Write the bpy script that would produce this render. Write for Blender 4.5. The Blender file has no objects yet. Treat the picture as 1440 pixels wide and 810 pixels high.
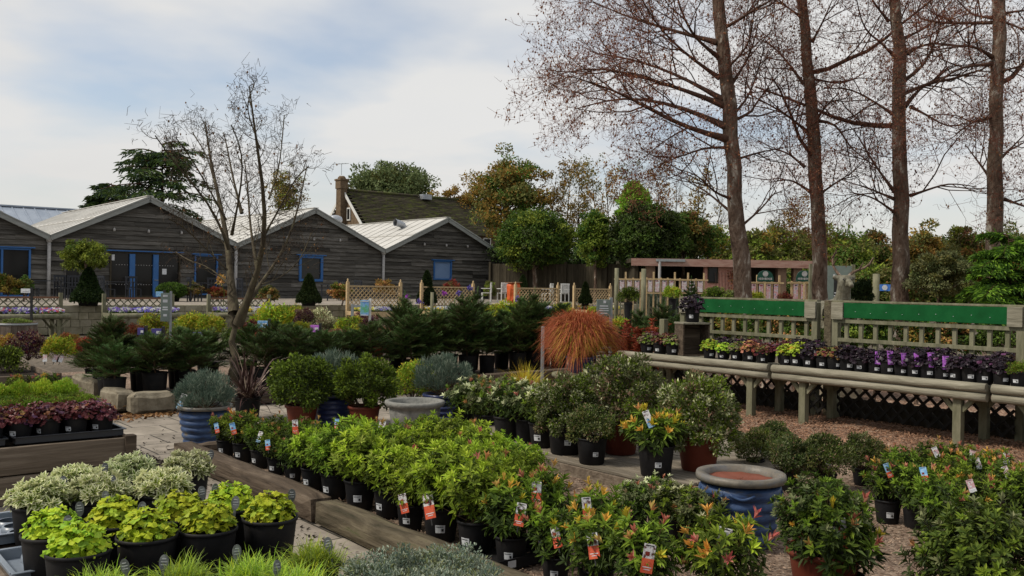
import bpy, math, random
import numpy as np
from mathutils import Vector, Matrix, noise as mnoise

C = bpy.context.scene.collection
PI = math.pi
RNG = np.random.default_rng(7)
random.seed(7)

# ------------------------------------------------------------------ camera model
FOC, EYE = 1294.0, 1.75                     # focal length in photo pixels, eye height in metres
ROLL, PITCH = math.radians(0.9), 5 / 1294.0
_r0 = np.array([1.0, 0, 0]); _f = np.array([0, math.cos(PITCH), -math.sin(PITCH)])
_u0 = np.array([0, math.sin(PITCH), math.cos(PITCH)])
CR = math.cos(ROLL) * _r0 + math.sin(ROLL) * _u0
CU = -math.sin(ROLL) * _r0 + math.cos(ROLL) * _u0

def ray(px, py):
    return _f + (px - 720) / FOC * CR + (405 - py) / FOC * CU

def at(px, py, z=0.0):
    """where the sight line through a photo pixel meets height z"""
    d = ray(px, py); t = (z - EYE) / d[2]
    return np.array([d[0] * t, d[1] * t, z])

def atd(px, py, depth):
    d = ray(px, py); t = depth / d[1]
    return np.array([d[0] * t, depth, EYE + d[2] * t])

# the garden centre is laid out on one grid, turned 39.3 degrees: a runs away to the right, b away to the left
ROT = math.radians(39.3)
VA = np.array([math.cos(ROT), math.sin(ROT), 0]); UB = np.array([-math.sin(ROT), math.cos(ROT), 0])

def g(a, b, z=0.0):
    p = a * VA + b * UB
    return np.array([p[0], p[1], z])

def ab(p):
    return float(np.dot(p, VA)), float(np.dot(p, UB))

def at_b(px, py, b):
    d = ray(px, py); t = b / np.dot(d, UB)
    return float(np.dot(d, VA) * t), EYE + d[2] * t

def at_a(px, py, a):
    d = ray(px, py); t = a / np.dot(d, VA)
    return float(np.dot(d, UB) * t), EYE + d[2] * t

# ------------------------------------------------------------------ mesh builder
def nrm(v):
    v = np.asarray(v, float)
    return v / np.maximum(np.linalg.norm(v, axis=-1, keepdims=True), 1e-9)

class MB:
    def __init__(s):
        s.v = []; s.n = 0; s.f = []
    def add(s, V, F, mat=0, smooth=False):
        V = np.asarray(V, float).reshape(-1, 3); s.v.append(V)
        if isinstance(F, list) and len({len(q) for q in F}) > 1:
            for q in F: s.f.append((np.asarray([q], int) + s.n, mat, smooth))
        else: s.f.append((np.asarray(F, int) + s.n, mat, smooth))
        s.n += len(V); return s
    def more(s, F, base, mat=0, smooth=False):
        s.f.append((np.asarray(F, int) + base, mat, smooth))
    def box(s, c, size, rz=0.0, mat=0, basis=None, taper=1.0):
        x, y, z = np.array(size) / 2.0
        V = np.array([[-x, -y, -z], [x, -y, -z], [x, y, -z], [-x, y, -z],
                      [-x * taper, -y * taper, z], [x * taper, -y * taper, z], [x * taper, y * taper, z], [-x * taper, y * taper, z]])
        if basis is not None: V = V @ np.asarray(basis)
        elif rz:
            cs, sn = math.cos(rz), math.sin(rz)
            V = np.stack([V[:, 0] * cs - V[:, 1] * sn, V[:, 0] * sn + V[:, 1] * cs, V[:, 2]], 1)
        s.add(V + np.array(c, float), [[0, 3, 2, 1], [4, 5, 6, 7], [0, 1, 5, 4], [1, 2, 6, 5], [2, 3, 7, 6], [3, 0, 4, 7]], mat)
        return s
    def bar(s, p0, p1, w, h, up=(0, 0, 1), mat=0):
        p0 = np.array(p0, float); p1 = np.array(p1, float)
        d = nrm(p1 - p0); up = np.array(up, float)
        if abs(np.dot(up, d)) > .98: up = np.array([0, 1.0, 0])
        sd = nrm(np.cross(d, up)); u = np.cross(sd, d)
        return s.box((p0 + p1) / 2, (np.linalg.norm(p1 - p0), w, h), mat=mat, basis=np.array([d, -sd, u]))
    def tubes(s, P, R, sides=5, mat=0, smooth=True, cap=False):
        """many tubes at once: P (n,k,3), R (n,k)"""
        P = np.asarray(P, float); R = np.asarray(R, float)
        if P.ndim == 2: P = P[None]
        if R.ndim == 1: R = np.broadcast_to(R[None], P.shape[:2])
        n, k, _ = P.shape
        T = np.empty_like(P)
        T[:, 1:-1] = P[:, 2:] - P[:, :-2]; T[:, 0] = P[:, 1] - P[:, 0]; T[:, -1] = P[:, -1] - P[:, -2]
        T = nrm(T)
        ref = np.where(np.abs(T[:, :1, 2:3]) > .9, np.array([1.0, 0, 0]), np.array([0, 0, 1.0]))
        A = nrm(np.cross(T, np.broadcast_to(ref, T.shape))); B = np.cross(T, A)
        th = np.arange(sides) * 2 * PI / sides
        ring = (A[:, :, None] * np.cos(th)[None, None, :, None] + B[:, :, None] * np.sin(th)[None, None, :, None]) * R[:, :, None, None]
        V = (P[:, :, None] + ring).reshape(-1, 3)
        i = np.arange(n)[:, None, None] * k * sides + np.arange(k - 1)[None, :, None] * sides
        j = np.arange(sides)[None, None, :]; j2 = (j + 1) % sides
        F = np.stack([i + j, i + j2, i + sides + j2, i + sides + j], -1).reshape(-1, 4)
        b = s.n
        s.add(V, F, mat, smooth)
        if cap:
            for q in range(n):
                s.more([[q * k * sides + t for t in range(sides)][::-1]], b, mat)
                s.more([[(q * k + k - 1) * sides + t for t in range(sides)]], b, mat)
        return s
    def lathe(s, prof, seg=24, c=(0, 0, 0), mat=0, smooth=True, closed=True):
        prof = np.asarray(prof, float); k = len(prof)
        th = np.arange(seg) * 2 * PI / seg
        V = np.stack([prof[:, None, 0] * np.cos(th), prof[:, None, 0] * np.sin(th), np.broadcast_to(prof[:, None, 1], (k, seg))], -1).reshape(-1, 3) + np.array(c, float)
        i = np.arange(k - 1)[:, None] * seg; j = np.arange(seg)[None]; j2 = (j + 1) % seg
        F = np.stack([i + j, i + j2, i + seg + j2, i + seg + j], -1).reshape(-1, 4)
        b = s.n
        s.add(V, F, mat, smooth)
        if closed:
            s.more([list(range(seg))[::-1]], b, mat); s.more([[(k - 1) * seg + t for t in range(seg)]], b, mat)
        return s
    def leaves(s, P, D, N, L, W, mat=0, k=1, fold=.3, curl=.15):
        P = np.asarray(P, float); n = len(P)
        if n == 0: return s
        D = nrm(D); N = np.asarray(N, float); S = nrm(np.cross(D, N)); N = np.cross(S, D)
        L = np.broadcast_to(np.asarray(L, float), (n,))[:, None]; W = np.broadcast_to(np.asarray(W, float), (n,))[:, None]
        if k == 1:
            tip = P + D * L - N * L * curl
            mid = P + D * L * .45 + N * W * fold * .5
            V = np.stack([P, mid + S * W / 2, tip, mid - S * W / 2], 1)
            q = np.arange(n)[:, None] * 4
            F = np.concatenate([q + np.array([0, 1, 2]), q + np.array([0, 2, 3])])
        else:
            tip = P + D * L - N * L * curl
            m1 = P + D * L * .30 + N * W * fold * .5; m2 = P + D * L * .66 + N * (W * fold * .5 - L * curl * .35)
            V = np.stack([P, m1 + S * W * .42, m2 + S * W * .46, tip, m2 - S * W * .46, m1 - S * W * .42], 1)
            q = np.arange(n)[:, None] * 6
            F = np.concatenate([q + np.array([0, 1, 2, 3]), q + np.array([0, 3, 4, 5])])
        s.add(V.reshape(-1, 3), F, mat)
        return s
    def lobed(s, P, D, N, R, mat=0, lobes=5, rng=RNG, wave=.18):
        """rounded lobed leaves: centre P, stalk side -D, normal N, radius R"""
        P = np.asarray(P, float); n = len(P)
        D = nrm(D); S = nrm(np.cross(D, N)); N = np.cross(S, D)
        m = lobes * 2 + 1
        th = np.linspace(-PI * .92, PI * .92, m)
        rad = np.where(np.arange(m) % 2 == 0, .84, 1.0) * (0.82 + .18 * np.cos(th))
        R = np.broadcast_to(np.asarray(R, float), (n,))[:, None, None]
        wv = rng.normal(0, wave, (n, m, 1)) + np.where(np.arange(m) % 2 == 0, -.10, .08)[None, :, None] - .12
        ring = P[:, None] + R * (D[:, None] * (np.cos(th) * rad)[None, :, None] + S[:, None] * (np.sin(th) * rad)[None, :, None] + N[:, None] * wv)
        V = np.concatenate([P[:, None], ring], 1)
        q = np.arange(n)[:, None] * (m + 1)
        F = np.concatenate([q + np.array([0, 1 + i, 2 + i]) for i in range(m - 1)])
        s.add(V.reshape(-1, 3), F, mat)
        return s
    def blades(s, P, D, L, W, droop=.6, seg=4, mat=0, rng=RNG):
        """arching strap leaves from P leaning along D (n,3)"""
        P = np.asarray(P, float); n = len(P); D = nrm(D)
        L = np.broadcast_to(np.asarray(L, float), (n,)); W = np.broadcast_to(np.asarray(W, float), (n,))
        droop = np.broadcast_to(np.asarray(droop, float), (n,))
        hz = D.copy(); hz[:, 2] = 0; hz = nrm(hz)
        S = np.stack([-hz[:, 1], hz[:, 0], np.zeros(n)], 1)
        pts = [P]; d = D.copy()
        for i in range(seg):
            pts.append(pts[-1] + d * (L / seg)[:, None])
            d = d.copy(); d[:, 2] -= droop * (i + 1) / seg; d = nrm(d)
        wid = [.7, 1.0, .85, .55, .06] if seg == 4 else list(np.linspace(1, .06, seg + 1))
        V = []
        for p, w in zip(pts, wid):
            V += [p + S * (W * w / 2)[:, None], p - S * (W * w / 2)[:, None]]
        V = np.stack(V, 1)
        q = np.arange(n)[:, None] * (2 * seg + 2)
        F = np.concatenate([q + np.array([2 * i, 2 * i + 1, 2 * i + 3, 2 * i + 2]) for i in range(seg)])
        s.add(V.reshape(-1, 3), F, mat)
        return s
    def octas(s, P, R, mat=0, stretch=1.3):
        P = np.asarray(P, float); n = len(P); R = np.broadcast_to(np.asarray(R, float), (n,))[:, None, None]
        O = np.array([[1, 0, 0], [0, 1, 0], [-1, 0, 0], [0, -1, 0], [0, 0, stretch], [0, 0, -stretch]])
        V = P[:, None] + O[None] * R
        q = np.arange(n)[:, None] * 6
        F = np.concatenate([q + np.array(t) for t in ([0, 1, 4], [1, 2, 4], [2, 3, 4], [3, 0, 4], [1, 0, 5], [2, 1, 5], [3, 2, 5], [0, 3, 5])])
        s.add(V.reshape(-1, 3), F, mat)
        return s
    def rough(s, c, size, rz=0, n=(6, 2, 2), amp=.01, freq=3.0, seed=0, mat=0, rnd=.02):
        """a weathered block: subdivided box with worn edges"""
        sx, sy, sz = size
        idx = {}; V = []; F = []
        def vid(i, j, k):
            if (i, j, k) in idx: return idx[(i, j, k)]
            x, y, z = (i / n[0] - .5) * sx, (j / n[1] - .5) * sy, (k / n[2] - .5) * sz
            e = (i in (0, n[0])) + (j in (0, n[1])) + (k in (0, n[2]))
            if e > 1:
                x -= math.copysign(rnd, x) if i in (0, n[0]) else 0
                y -= math.copysign(rnd, y) if j in (0, n[1]) else 0
                z -= math.copysign(rnd, z) if k in (0, n[2]) else 0
            d = mnoise.noise_vector(Vector((x * freq + seed * 7.3, y * freq + seed, z * freq)))
            idx[(i, j, k)] = len(V); V.append((x + d.x * amp, y + d.y * amp, z + d.z * amp)); return len(V) - 1
        a, b, cc = n
        for i in range(a):
            for j in range(b):
                F.append((vid(i, j, 0), vid(i, j + 1, 0), vid(i + 1, j + 1, 0), vid(i + 1, j, 0)))
                F.append((vid(i, j, cc), vid(i + 1, j, cc), vid(i + 1, j + 1, cc), vid(i, j + 1, cc)))
        for i in range(a):
            for k in range(cc):
                F.append((vid(i, 0, k), vid(i + 1, 0, k), vid(i + 1, 0, k + 1), vid(i, 0, k + 1)))
                F.append((vid(i, b, k), vid(i, b, k + 1), vid(i + 1, b, k + 1), vid(i + 1, b, k)))
        for j in range(b):
            for k in range(cc):
                F.append((vid(0, j, k), vid(0, j, k + 1), vid(0, j + 1, k + 1), vid(0, j + 1, k)))
                F.append((vid(a, j, k), vid(a, j + 1, k), vid(a, j + 1, k + 1), vid(a, j, k + 1)))
        V = np.array(V); cs, sn = math.cos(rz), math.sin(rz)
        V = np.stack([V[:, 0] * cs - V[:, 1] * sn, V[:, 0] * sn + V[:, 1] * cs, V[:, 2]], 1) + np.array(c, float)
        s.add(V, F, mat, False)
        return s
    def prism(s, poly, z0, z1, mat=0):
        """vertical extrusion of a plan polygon given as world xy points (counter-clockwise)"""
        n = len(poly); V = [(p[0], p[1], z0) for p in poly] + [(p[0], p[1], z1) for p in poly]
        b = s.n
        s.add(V, [list(range(n, 2 * n))], mat)
        s.more([list(range(n))[::-1]], b, mat)
        s.more([[i, (i + 1) % n, n + (i + 1) % n, n + i] for i in range(n)], b, mat)
        return s
    def mesh(s, name, mats):
        me = bpy.data.meshes.new(name)
        if not isinstance(mats, (list, tuple)): mats = [mats]
        for m in mats: me.materials.append(m)
        V = np.concatenate(s.v) if s.v else np.zeros((0, 3))
        me.vertices.add(len(V)); me.vertices.foreach_set('co', V.astype(np.float32).ravel())
        starts, loops, mi, sm = [], [], [], []; off = 0
        for F, m, smo in s.f:
            if F.ndim == 1: F = F[None]
            k = F.shape[1]; c = len(F)
            starts.append(off + np.arange(c) * k); loops.append(F.ravel()); off += c * k
            mi.append(np.broadcast_to(np.asarray(m, int), (c,))); sm.append(np.full(c, smo))
        if loops:
            loops = np.concatenate(loops); starts = np.concatenate(starts)
            me.loops.add(len(loops)); me.loops.foreach_set('vertex_index', loops.astype(np.int32))
            me.polygons.add(len(starts)); me.polygons.foreach_set('loop_start', starts.astype(np.int32))
            me.polygons.foreach_set('material_index', np.concatenate(mi).astype(np.int32))
            me.polygons.foreach_set('use_smooth', np.concatenate(sm))
        me.update(calc_edges=True); me.validate()
        return me

# ------------------------------------------------------------------ objects
def put(name, data, parent=None, loc=None, rz=0.0, scale=None):
    o = bpy.data.objects.new(name, data); C.objects.link(o)
    if parent is not None: o.parent = parent
    if loc is not None: o.location = [float(t) for t in loc]
    if rz: o.rotation_euler = (0, 0, rz)
    if scale is not None: o.scale = (scale,) * 3 if np.isscalar(scale) else scale
    return o

def obj(name, mb, mats, parent=None, loc=None, rz=0.0, bevel=0.0):
    o = put(name, mb.mesh(name, mats), parent, loc, rz)
    if bevel:
        m = o.modifiers.new('edge', 'BEVEL'); m.width = bevel; m.segments = 2; m.limit_method = 'ANGLE'; m.angle_limit = math.radians(50)
    return o

def tag(o, label, cat, group=None):
    o['label'] = label; o['category'] = cat
    if group: o['group'] = group
    return o

def thing(name, label, cat, loc, rz=0.0, group=None, scale=None):
    return tag(put(name, None, None, loc, rz, scale), label, cat, group)

def struct(name, mb, mats, kind='structure', **k):
    o = obj(name, mb, mats, **k); o['kind'] = kind
    return o

ORD = 'first second third fourth fifth sixth seventh eighth ninth tenth eleventh twelfth thirteenth fourteenth fifteenth sixteenth'.split()
# ------------------------------------------------------------------ materials
def newmat(name):
    m = bpy.data.materials.new(name); m.use_nodes = True
    nt = m.node_tree; nt.nodes.clear()
    out = nt.nodes.new('ShaderNodeOutputMaterial')
    return m, nt, out

def nd(nt, t, **k):
    n = nt.nodes.new(t)
    for a, v in k.items():
        if a in n.inputs: n.inputs[a].default_value = v
        else: setattr(n, a, v)
    return n

def ramp(nt, cols, pos=None, interp='LINEAR'):
    r = nt.nodes.new('ShaderNodeValToRGB'); e = r.color_ramp; e.interpolation = interp
    pos = pos or list(np.linspace(0, 1, len(cols)))
    while len(e.elements) < len(cols): e.elements.new(.5)
    for i, (c, p) in enumerate(zip(cols, pos)):
        e.elements[i].position = p; e.elements[i].color = (*c, 1)
    return r

def bsdf(nt, out, rough=.7, spec=.3, metal=0.0):
    b = nt.nodes.new('ShaderNodeBsdfPrincipled')
    b.inputs['Roughness'].default_value = rough; b.inputs['Specular IOR Level'].default_value = spec; b.inputs['Metallic'].default_value = metal
    nt.links.new(b.outputs[0], out.inputs[0])
    return b

def leafmat(name, cols, trans=.25, rough=.58, spec=.16):
    m, nt, out = newmat(name)
    geo = nd(nt, 'ShaderNodeNewGeometry'); r = ramp(nt, cols); oi = nd(nt, 'ShaderNodeObjectInfo')
    nt.links.new(geo.outputs['Random Per Island'], r.inputs[0])
    mr = nd(nt, 'ShaderNodeMapRange'); mr.inputs[3].default_value = .74; mr.inputs[4].default_value = 1.2
    nt.links.new(oi.outputs['Random'], mr.inputs[0])
    hs = nd(nt, 'ShaderNodeHueSaturation'); nt.links.new(r.outputs[0], hs.inputs['Color']); nt.links.new(mr.outputs[0], hs.inputs['Value'])
    m3 = nd(nt, 'ShaderNodeMath', operation='MULTIPLY'); m3.inputs[1].default_value = 7.13; fr = nd(nt, 'ShaderNodeMath', operation='FRACT'); nt.links.new(oi.outputs['Random'], m3.inputs[0]); nt.links.new(m3.outputs[0], fr.inputs[0])
    mh = nd(nt, 'ShaderNodeMapRange'); mh.inputs[3].default_value = .487; mh.inputs[4].default_value = .516; nt.links.new(fr.outputs[0], mh.inputs[0]); nt.links.new(mh.outputs[0], hs.inputs['Hue'])
    b = nd(nt, 'ShaderNodeBsdfPrincipled'); b.inputs['Roughness'].default_value = rough; b.inputs['Specular IOR Level'].default_value = spec
    nt.links.new(hs.outputs[0], b.inputs['Base Color'])
    t = nd(nt, 'ShaderNodeBsdfTranslucent'); nt.links.new(hs.outputs[0], t.inputs[0])
    mx = nd(nt, 'ShaderNodeMixShader'); mx.inputs[0].default_value = trans
    nt.links.new(b.outputs[0], mx.inputs[1]); nt.links.new(t.outputs[0], mx.inputs[2]); nt.links.new(mx.outputs[0], out.inputs[0])
    return m

def noisemat(name, cols, scale=8.0, rough=.7, spec=.25, bump=.2, stretch=(1, 1, 1), detail=6, metal=0.0, pos=None, island=.0, bscale=None, dist=0.0):
    """one noise-mottled surface; stretch < 1 along an axis draws the grain out along it"""
    m, nt, out = newmat(name); b = bsdf(nt, out, rough, spec, metal)
    tc = nd(nt, 'ShaderNodeTexCoord'); mp = nd(nt, 'ShaderNodeMapping'); mp.inputs['Scale'].default_value = stretch
    nt.links.new(tc.outputs['Object'], mp.inputs[0])
    oi = nd(nt, 'ShaderNodeObjectInfo'); ad = nd(nt, 'ShaderNodeVectorMath', operation='ADD')
    sc = nd(nt, 'ShaderNodeMath', operation='MULTIPLY'); sc.inputs[1].default_value = 37.0
    nt.links.new(oi.outputs['Random'], sc.inputs[0]); nt.links.new(mp.outputs[0], ad.inputs[0]); nt.links.new(sc.outputs[0], ad.inputs[1])
    vec = ad.outputs[0]
    if island:
        geo = nd(nt, 'ShaderNodeNewGeometry'); m2 = nd(nt, 'ShaderNodeMath', operation='MULTIPLY'); m2.inputs[1].default_value = 53.0
        nt.links.new(geo.outputs['Random Per Island'], m2.inputs[0])
        a2 = nd(nt, 'ShaderNodeVectorMath', operation='ADD'); nt.links.new(vec, a2.inputs[0]); nt.links.new(m2.outputs[0], a2.inputs[1]); vec = a2.outputs[0]
    n = nd(nt, 'ShaderNodeTexNoise'); n.inputs['Scale'].default_value = scale; n.inputs['Detail'].default_value = detail; n.inputs['Roughness'].default_value = .65; n.inputs['Distortion'].default_value = dist
    nt.links.new(vec, n.inputs['Vector'])
    r = ramp(nt, cols, pos or list(np.linspace(.3, .72, len(cols)))); nt.links.new(n.outputs['Fac'], r.inputs[0])
    col = r.outputs[0]
    if island:
        hs = nd(nt, 'ShaderNodeHueSaturation'); mr = nd(nt, 'ShaderNodeMapRange'); mr.inputs[3].default_value = 1 - island; mr.inputs[4].default_value = 1 + island
        nt.links.new(geo.outputs['Random Per Island'], mr.inputs[0]); nt.links.new(mr.outputs[0], hs.inputs['Value']); nt.links.new(col, hs.inputs['Color']); col = hs.outputs[0]
    nt.links.new(col, b.inputs['Base Color'])
    if bump:
        n2 = nd(nt, 'ShaderNodeTexNoise'); n2.inputs['Scale'].default_value = bscale or scale * 3; n2.inputs['Detail'].default_value = 4
        nt.links.new(vec, n2.inputs['Vector'])
        bp = nd(nt, 'ShaderNodeBump'); bp.inputs['Strength'].default_value = bump; bp.inputs['Distance'].default_value = .02 if bump < .95 else .06
        nt.links.new(n2.outputs['Fac'], bp.inputs['Height']); nt.links.new(bp.outputs[0], b.inputs['Normal'])
    return m

def plain(name, col, rough=.5, spec=.3, metal=0.0):
    m, nt, out = newmat(name); b = bsdf(nt, out, rough, spec, metal)
    n = nd(nt, 'ShaderNodeTexNoise'); n.inputs['Scale'].default_value = 14; n.inputs['Detail'].default_value = 3
    tc = nd(nt, 'ShaderNodeTexCoord'); nt.links.new(tc.outputs['Object'], n.inputs['Vector'])
    c = np.array(col); r = ramp(nt, [tuple(c * .8), tuple(np.minimum(c * 1.12, 1))], [.3, .7]); nt.links.new(n.outputs['Fac'], r.inputs[0])
    nt.links.new(r.outputs[0], b.inputs['Base Color'])
    return m

def chipmat(name, cols, scale, rough=.9, bump=.6, mott=1.2):
    """gravel or bark chips seen as one surface: voronoi cells each with their own colour"""
    m, nt, out = newmat(name); b = bsdf(nt, out, rough, .15)
    tc = nd(nt, 'ShaderNodeTexCoord')
    v = nd(nt, 'ShaderNodeTexVoronoi'); v.inputs['Scale'].default_value = scale; nt.links.new(tc.outputs['Object'], v.inputs['Vector'])
    sep = nd(nt, 'ShaderNodeSeparateColor'); nt.links.new(v.outputs['Color'], sep.inputs[0])
    r = ramp(nt, cols); nt.links.new(sep.outputs[0], r.inputs[0])
    n = nd(nt, 'ShaderNodeTexNoise'); n.inputs['Scale'].default_value = mott; n.inputs['Detail'].default_value = 5; nt.links.new(tc.outputs['Object'], n.inputs['Vector'])
    mr = nd(nt, 'ShaderNodeMapRange'); mr.inputs[1].default_value = .3; mr.inputs[2].default_value = .7; mr.inputs[3].default_value = .6; mr.inputs[4].default_value = 1.2
    nt.links.new(n.outputs['Fac'], mr.inputs[0])
    hs = nd(nt, 'ShaderNodeHueSaturation'); nt.links.new(r.outputs[0], hs.inputs['Color']); nt.links.new(mr.outputs[0], hs.inputs['Value'])
    nt.links.new(hs.outputs[0], b.inputs['Base Color'])
    bp = nd(nt, 'ShaderNodeBump'); bp.inputs['Strength'].default_value = bump; bp.inputs['Distance'].default_value = .02
    bp.invert = True
    nt.links.new(v.outputs['Distance'], bp.inputs['Height']); nt.links.new(bp.outputs[0], b.inputs['Normal'])
    return m

def pavemat(name):
    m, nt, out = newmat(name); b = bsdf(nt, out, .8, .2)
    tc = nd(nt, 'ShaderNodeTexCoord')
    br = nd(nt, 'ShaderNodeTexBrick'); br.offset = .5; br.inputs['Scale'].default_value = 1.0; br.inputs['Brick Width'].default_value = .62; br.inputs['Row Height'].default_value = .62
    br.inputs['Mortar Size'].default_value = .009; br.inputs['Color1'].default_value = (.31, .28, .24, 1); br.inputs['Color2'].default_value = (.245, .22, .19, 1); br.inputs['Mortar'].default_value = (.05, .047, .04, 1)
    nt.links.new(tc.outputs['Object'], br.inputs['Vector'])
    n = nd(nt, 'ShaderNodeTexNoise'); n.inputs['Scale'].default_value = 2.2; n.inputs['Detail'].default_value = 8; n.inputs['Roughness'].default_value = .7
    nt.links.new(tc.outputs['Object'], n.inputs['Vector'])
    r = ramp(nt, [(.5, .48, .44), (1.15, 1.12, 1.08)], [.32, .66]); nt.links.new(n.outputs['Fac'], r.inputs[0])
    mx = nd(nt, 'ShaderNodeMix', data_type='RGBA', blend_type='MULTIPLY'); mx.inputs[0].default_value = 1
    nt.links.new(br.outputs[0], mx.inputs[6]); nt.links.new(r.outputs[0], mx.inputs[7]); nt.links.new(mx.outputs[2], b.inputs['Base Color'])
    bp = nd(nt, 'ShaderNodeBump'); bp.inputs['Strength'].default_value = .5; bp.inputs['Distance'].default_value = .01; bp.invert = True
    nt.links.new(br.outputs['Fac'], bp.inputs['Height']); nt.links.new(bp.outputs[0], b.inputs['Normal'])
    return m

def glassmat(name, col, rough=.05):
    m, nt, out = newmat(name); b = bsdf(nt, out, rough, .2); b.inputs['Base Color'].default_value = (*col, 1)
    return m

M = {}
# foliage
M['lime'] = leafmat('lime_leaf', [(.23, .37, .025), (.31, .45, .035), (.4, .51, .055)])
M['limedk'] = leafmat('young_green_leaf', [(.1, .165, .015), (.155, .235, .022), (.21, .285, .03)])
M['green'] = leafmat('green_leaf', [(.05, .085, .014), (.08, .125, .018), (.125, .168, .026)])
M['dark'] = leafmat('dark_leaf', [(.024, .038, .011), (.04, .06, .015), (.058, .082, .019)], trans=.15)
M['orange'] = leafmat('orange_tip_leaf', [(.44, .17, .08), (.5, .27, .1), (.46, .36, .1)])
M['red'] = leafmat('red_tip_leaf', [(.38, .08, .07), (.48, .17, .12), (.5, .26, .17)])
M['yellow'] = leafmat('yellow_leaf', [(.42, .3, .025), (.5, .4, .04), (.4, .42, .05)])
M['cream'] = leafmat('cream_margin', [(.62, .64, .36), (.74, .75, .5), (.55, .6, .3)])
M['sage'] = leafmat('sage_leaf', [(.11, .135, .055), (.17, .195, .085), (.245, .255, .125)])
M['pinkish'] = leafmat('pinkish_leaf', [(.2, .12, .08), (.3, .2, .13), (.22, .2, .1)])
M['silver'] = leafmat('silver_leaf', [(.16, .2, .15), (.23, .27, .2), (.3, .33, .26)], trans=.12)
M['lav'] = leafmat('lavender_leaf', [(.07, .11, .08), (.11, .16, .115), (.16, .2, .15)], trans=.12)
M['fir'] = leafmat('fir_needle', [(.032, .062, .018), (.052, .092, .024), (.078, .125, .032)], trans=.15, rough=.6, spec=.1)
M['firnew'] = leafmat('fir_new_needle', [(.045, .09, .025), (.06, .115, .03), (.08, .14, .038)], trans=.1)
M['burg'] = leafmat('burgundy_leaf', [(.055, .012, .018), (.1, .02, .028), (.16, .05, .055)], trans=.18, rough=.4)
M['black'] = leafmat('black_purple_leaf', [(.012, .009, .013), (.02, .013, .02), (.035, .022, .03)], trans=.08, rough=.35)
M['purple'] = leafmat('purple_leaf', [(.05, .02, .05), (.1, .035, .09), (.06, .02, .035)], trans=.12, rough=.4)
M['bronze'] = leafmat('bronze_leaf', [(.16, .06, .03), (.25, .1, .04), (.12, .1, .035)])
M['rust'] = leafmat('rust_blade', [(.23, .05, .024), (.33, .085, .036), (.42, .16, .06)], trans=.3)
M['gold'] = leafmat('gold_blade', [(.42, .25, .035), (.5, .33, .05), (.38, .32, .05)], trans=.3)
M['crimson'] = leafmat('crimson_leaf', [(.22, .035, .025), (.32, .05, .035), (.2, .05, .03)])
M['limey'] = leafmat('yellow_lime_leaf', [(.3, .4, .018), (.4, .48, .025), (.5, .53, .04)], trans=.3)
M['grass'] = leafmat('grass_blade', [(.16, .24, .03), (.24, .33, .05), (.32, .38, .08)], trans=.3)
M['flax'] = leafmat('flax_blade', [(.035, .018, .018), (.06, .03, .026), (.11, .075, .06)], trans=.1)
M['flaxpale'] = leafmat('dry_flax_blade', [(.36, .28, .2), (.42, .34, .26)], trans=.1)
M['topiary'] = leafmat('topiary_leaf', [(.014, .03, .008), (.024, .045, .012), (.035, .06, .016)], trans=.1)
M['laurel'] = leafmat('laurel_leaf', [(.06, .09, .01), (.1, .14, .016), (.15, .18, .03)], trans=.2)
M['hedge'] = leafmat('hedge_leaf', [(.04, .09, .014), (.07, .135, .02), (.115, .19, .03)], trans=.25)
M['hedgelt'] = leafmat('light_hedge_leaf', [(.15, .21, .025), (.21, .27, .035), (.28, .33, .05)], trans=.25)
M['olive'] = leafmat('olive_leaf', [(.08, .095, .025), (.125, .135, .036), (.18, .165, .05)], trans=.25)
M['autumn'] = leafmat('autumn_leaf', [(.17, .1, .025), (.27, .14, .03), (.14, .12, .03), (.33, .2, .04)], trans=.25)
M['willow'] = leafmat('willow_leaf', [(.11, .16, .06), (.17, .22, .085), (.23, .28, .12)], trans=.25)
M['goldtree'] = leafmat('gold_tree_leaf', [(.3, .2, .03), (.36, .26, .05), (.2, .17, .04)], trans=.25)
M['brightcon'] = leafmat('bright_conifer_leaf', [(.15, .27, .02), (.21, .35, .03), (.27, .4, .05)], trans=.2)
M['deadleaf'] = leafmat('dead_leaf', [(.1, .035, .015), (.18, .07, .03), (.25, .13, .06)], trans=.1)
M['pv'] = leafmat('violet_petal', [(.11, .07, .34), (.19, .14, .5), (.3, .26, .6)], trans=.2)
M['pw'] = leafmat('white_petal', [(.5, .52, .5), (.62, .62, .6)], trans=.2)
M['pr'] = leafmat('red_petal', [(.5, .05, .08), (.6, .2, .25)], trans=.2)
M['py'] = leafmat('yellow_petal', [(.6, .48, .02), (.65, .55, .05)], trans=.2)
M['pm'] = leafmat('magenta_petal', [(.3, .05, .38), (.42, .1, .5)], trans=.2)
M['peach'] = leafmat('peach_petal', [(.6, .32, .05), (.62, .4, .1)], trans=.2)
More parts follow.
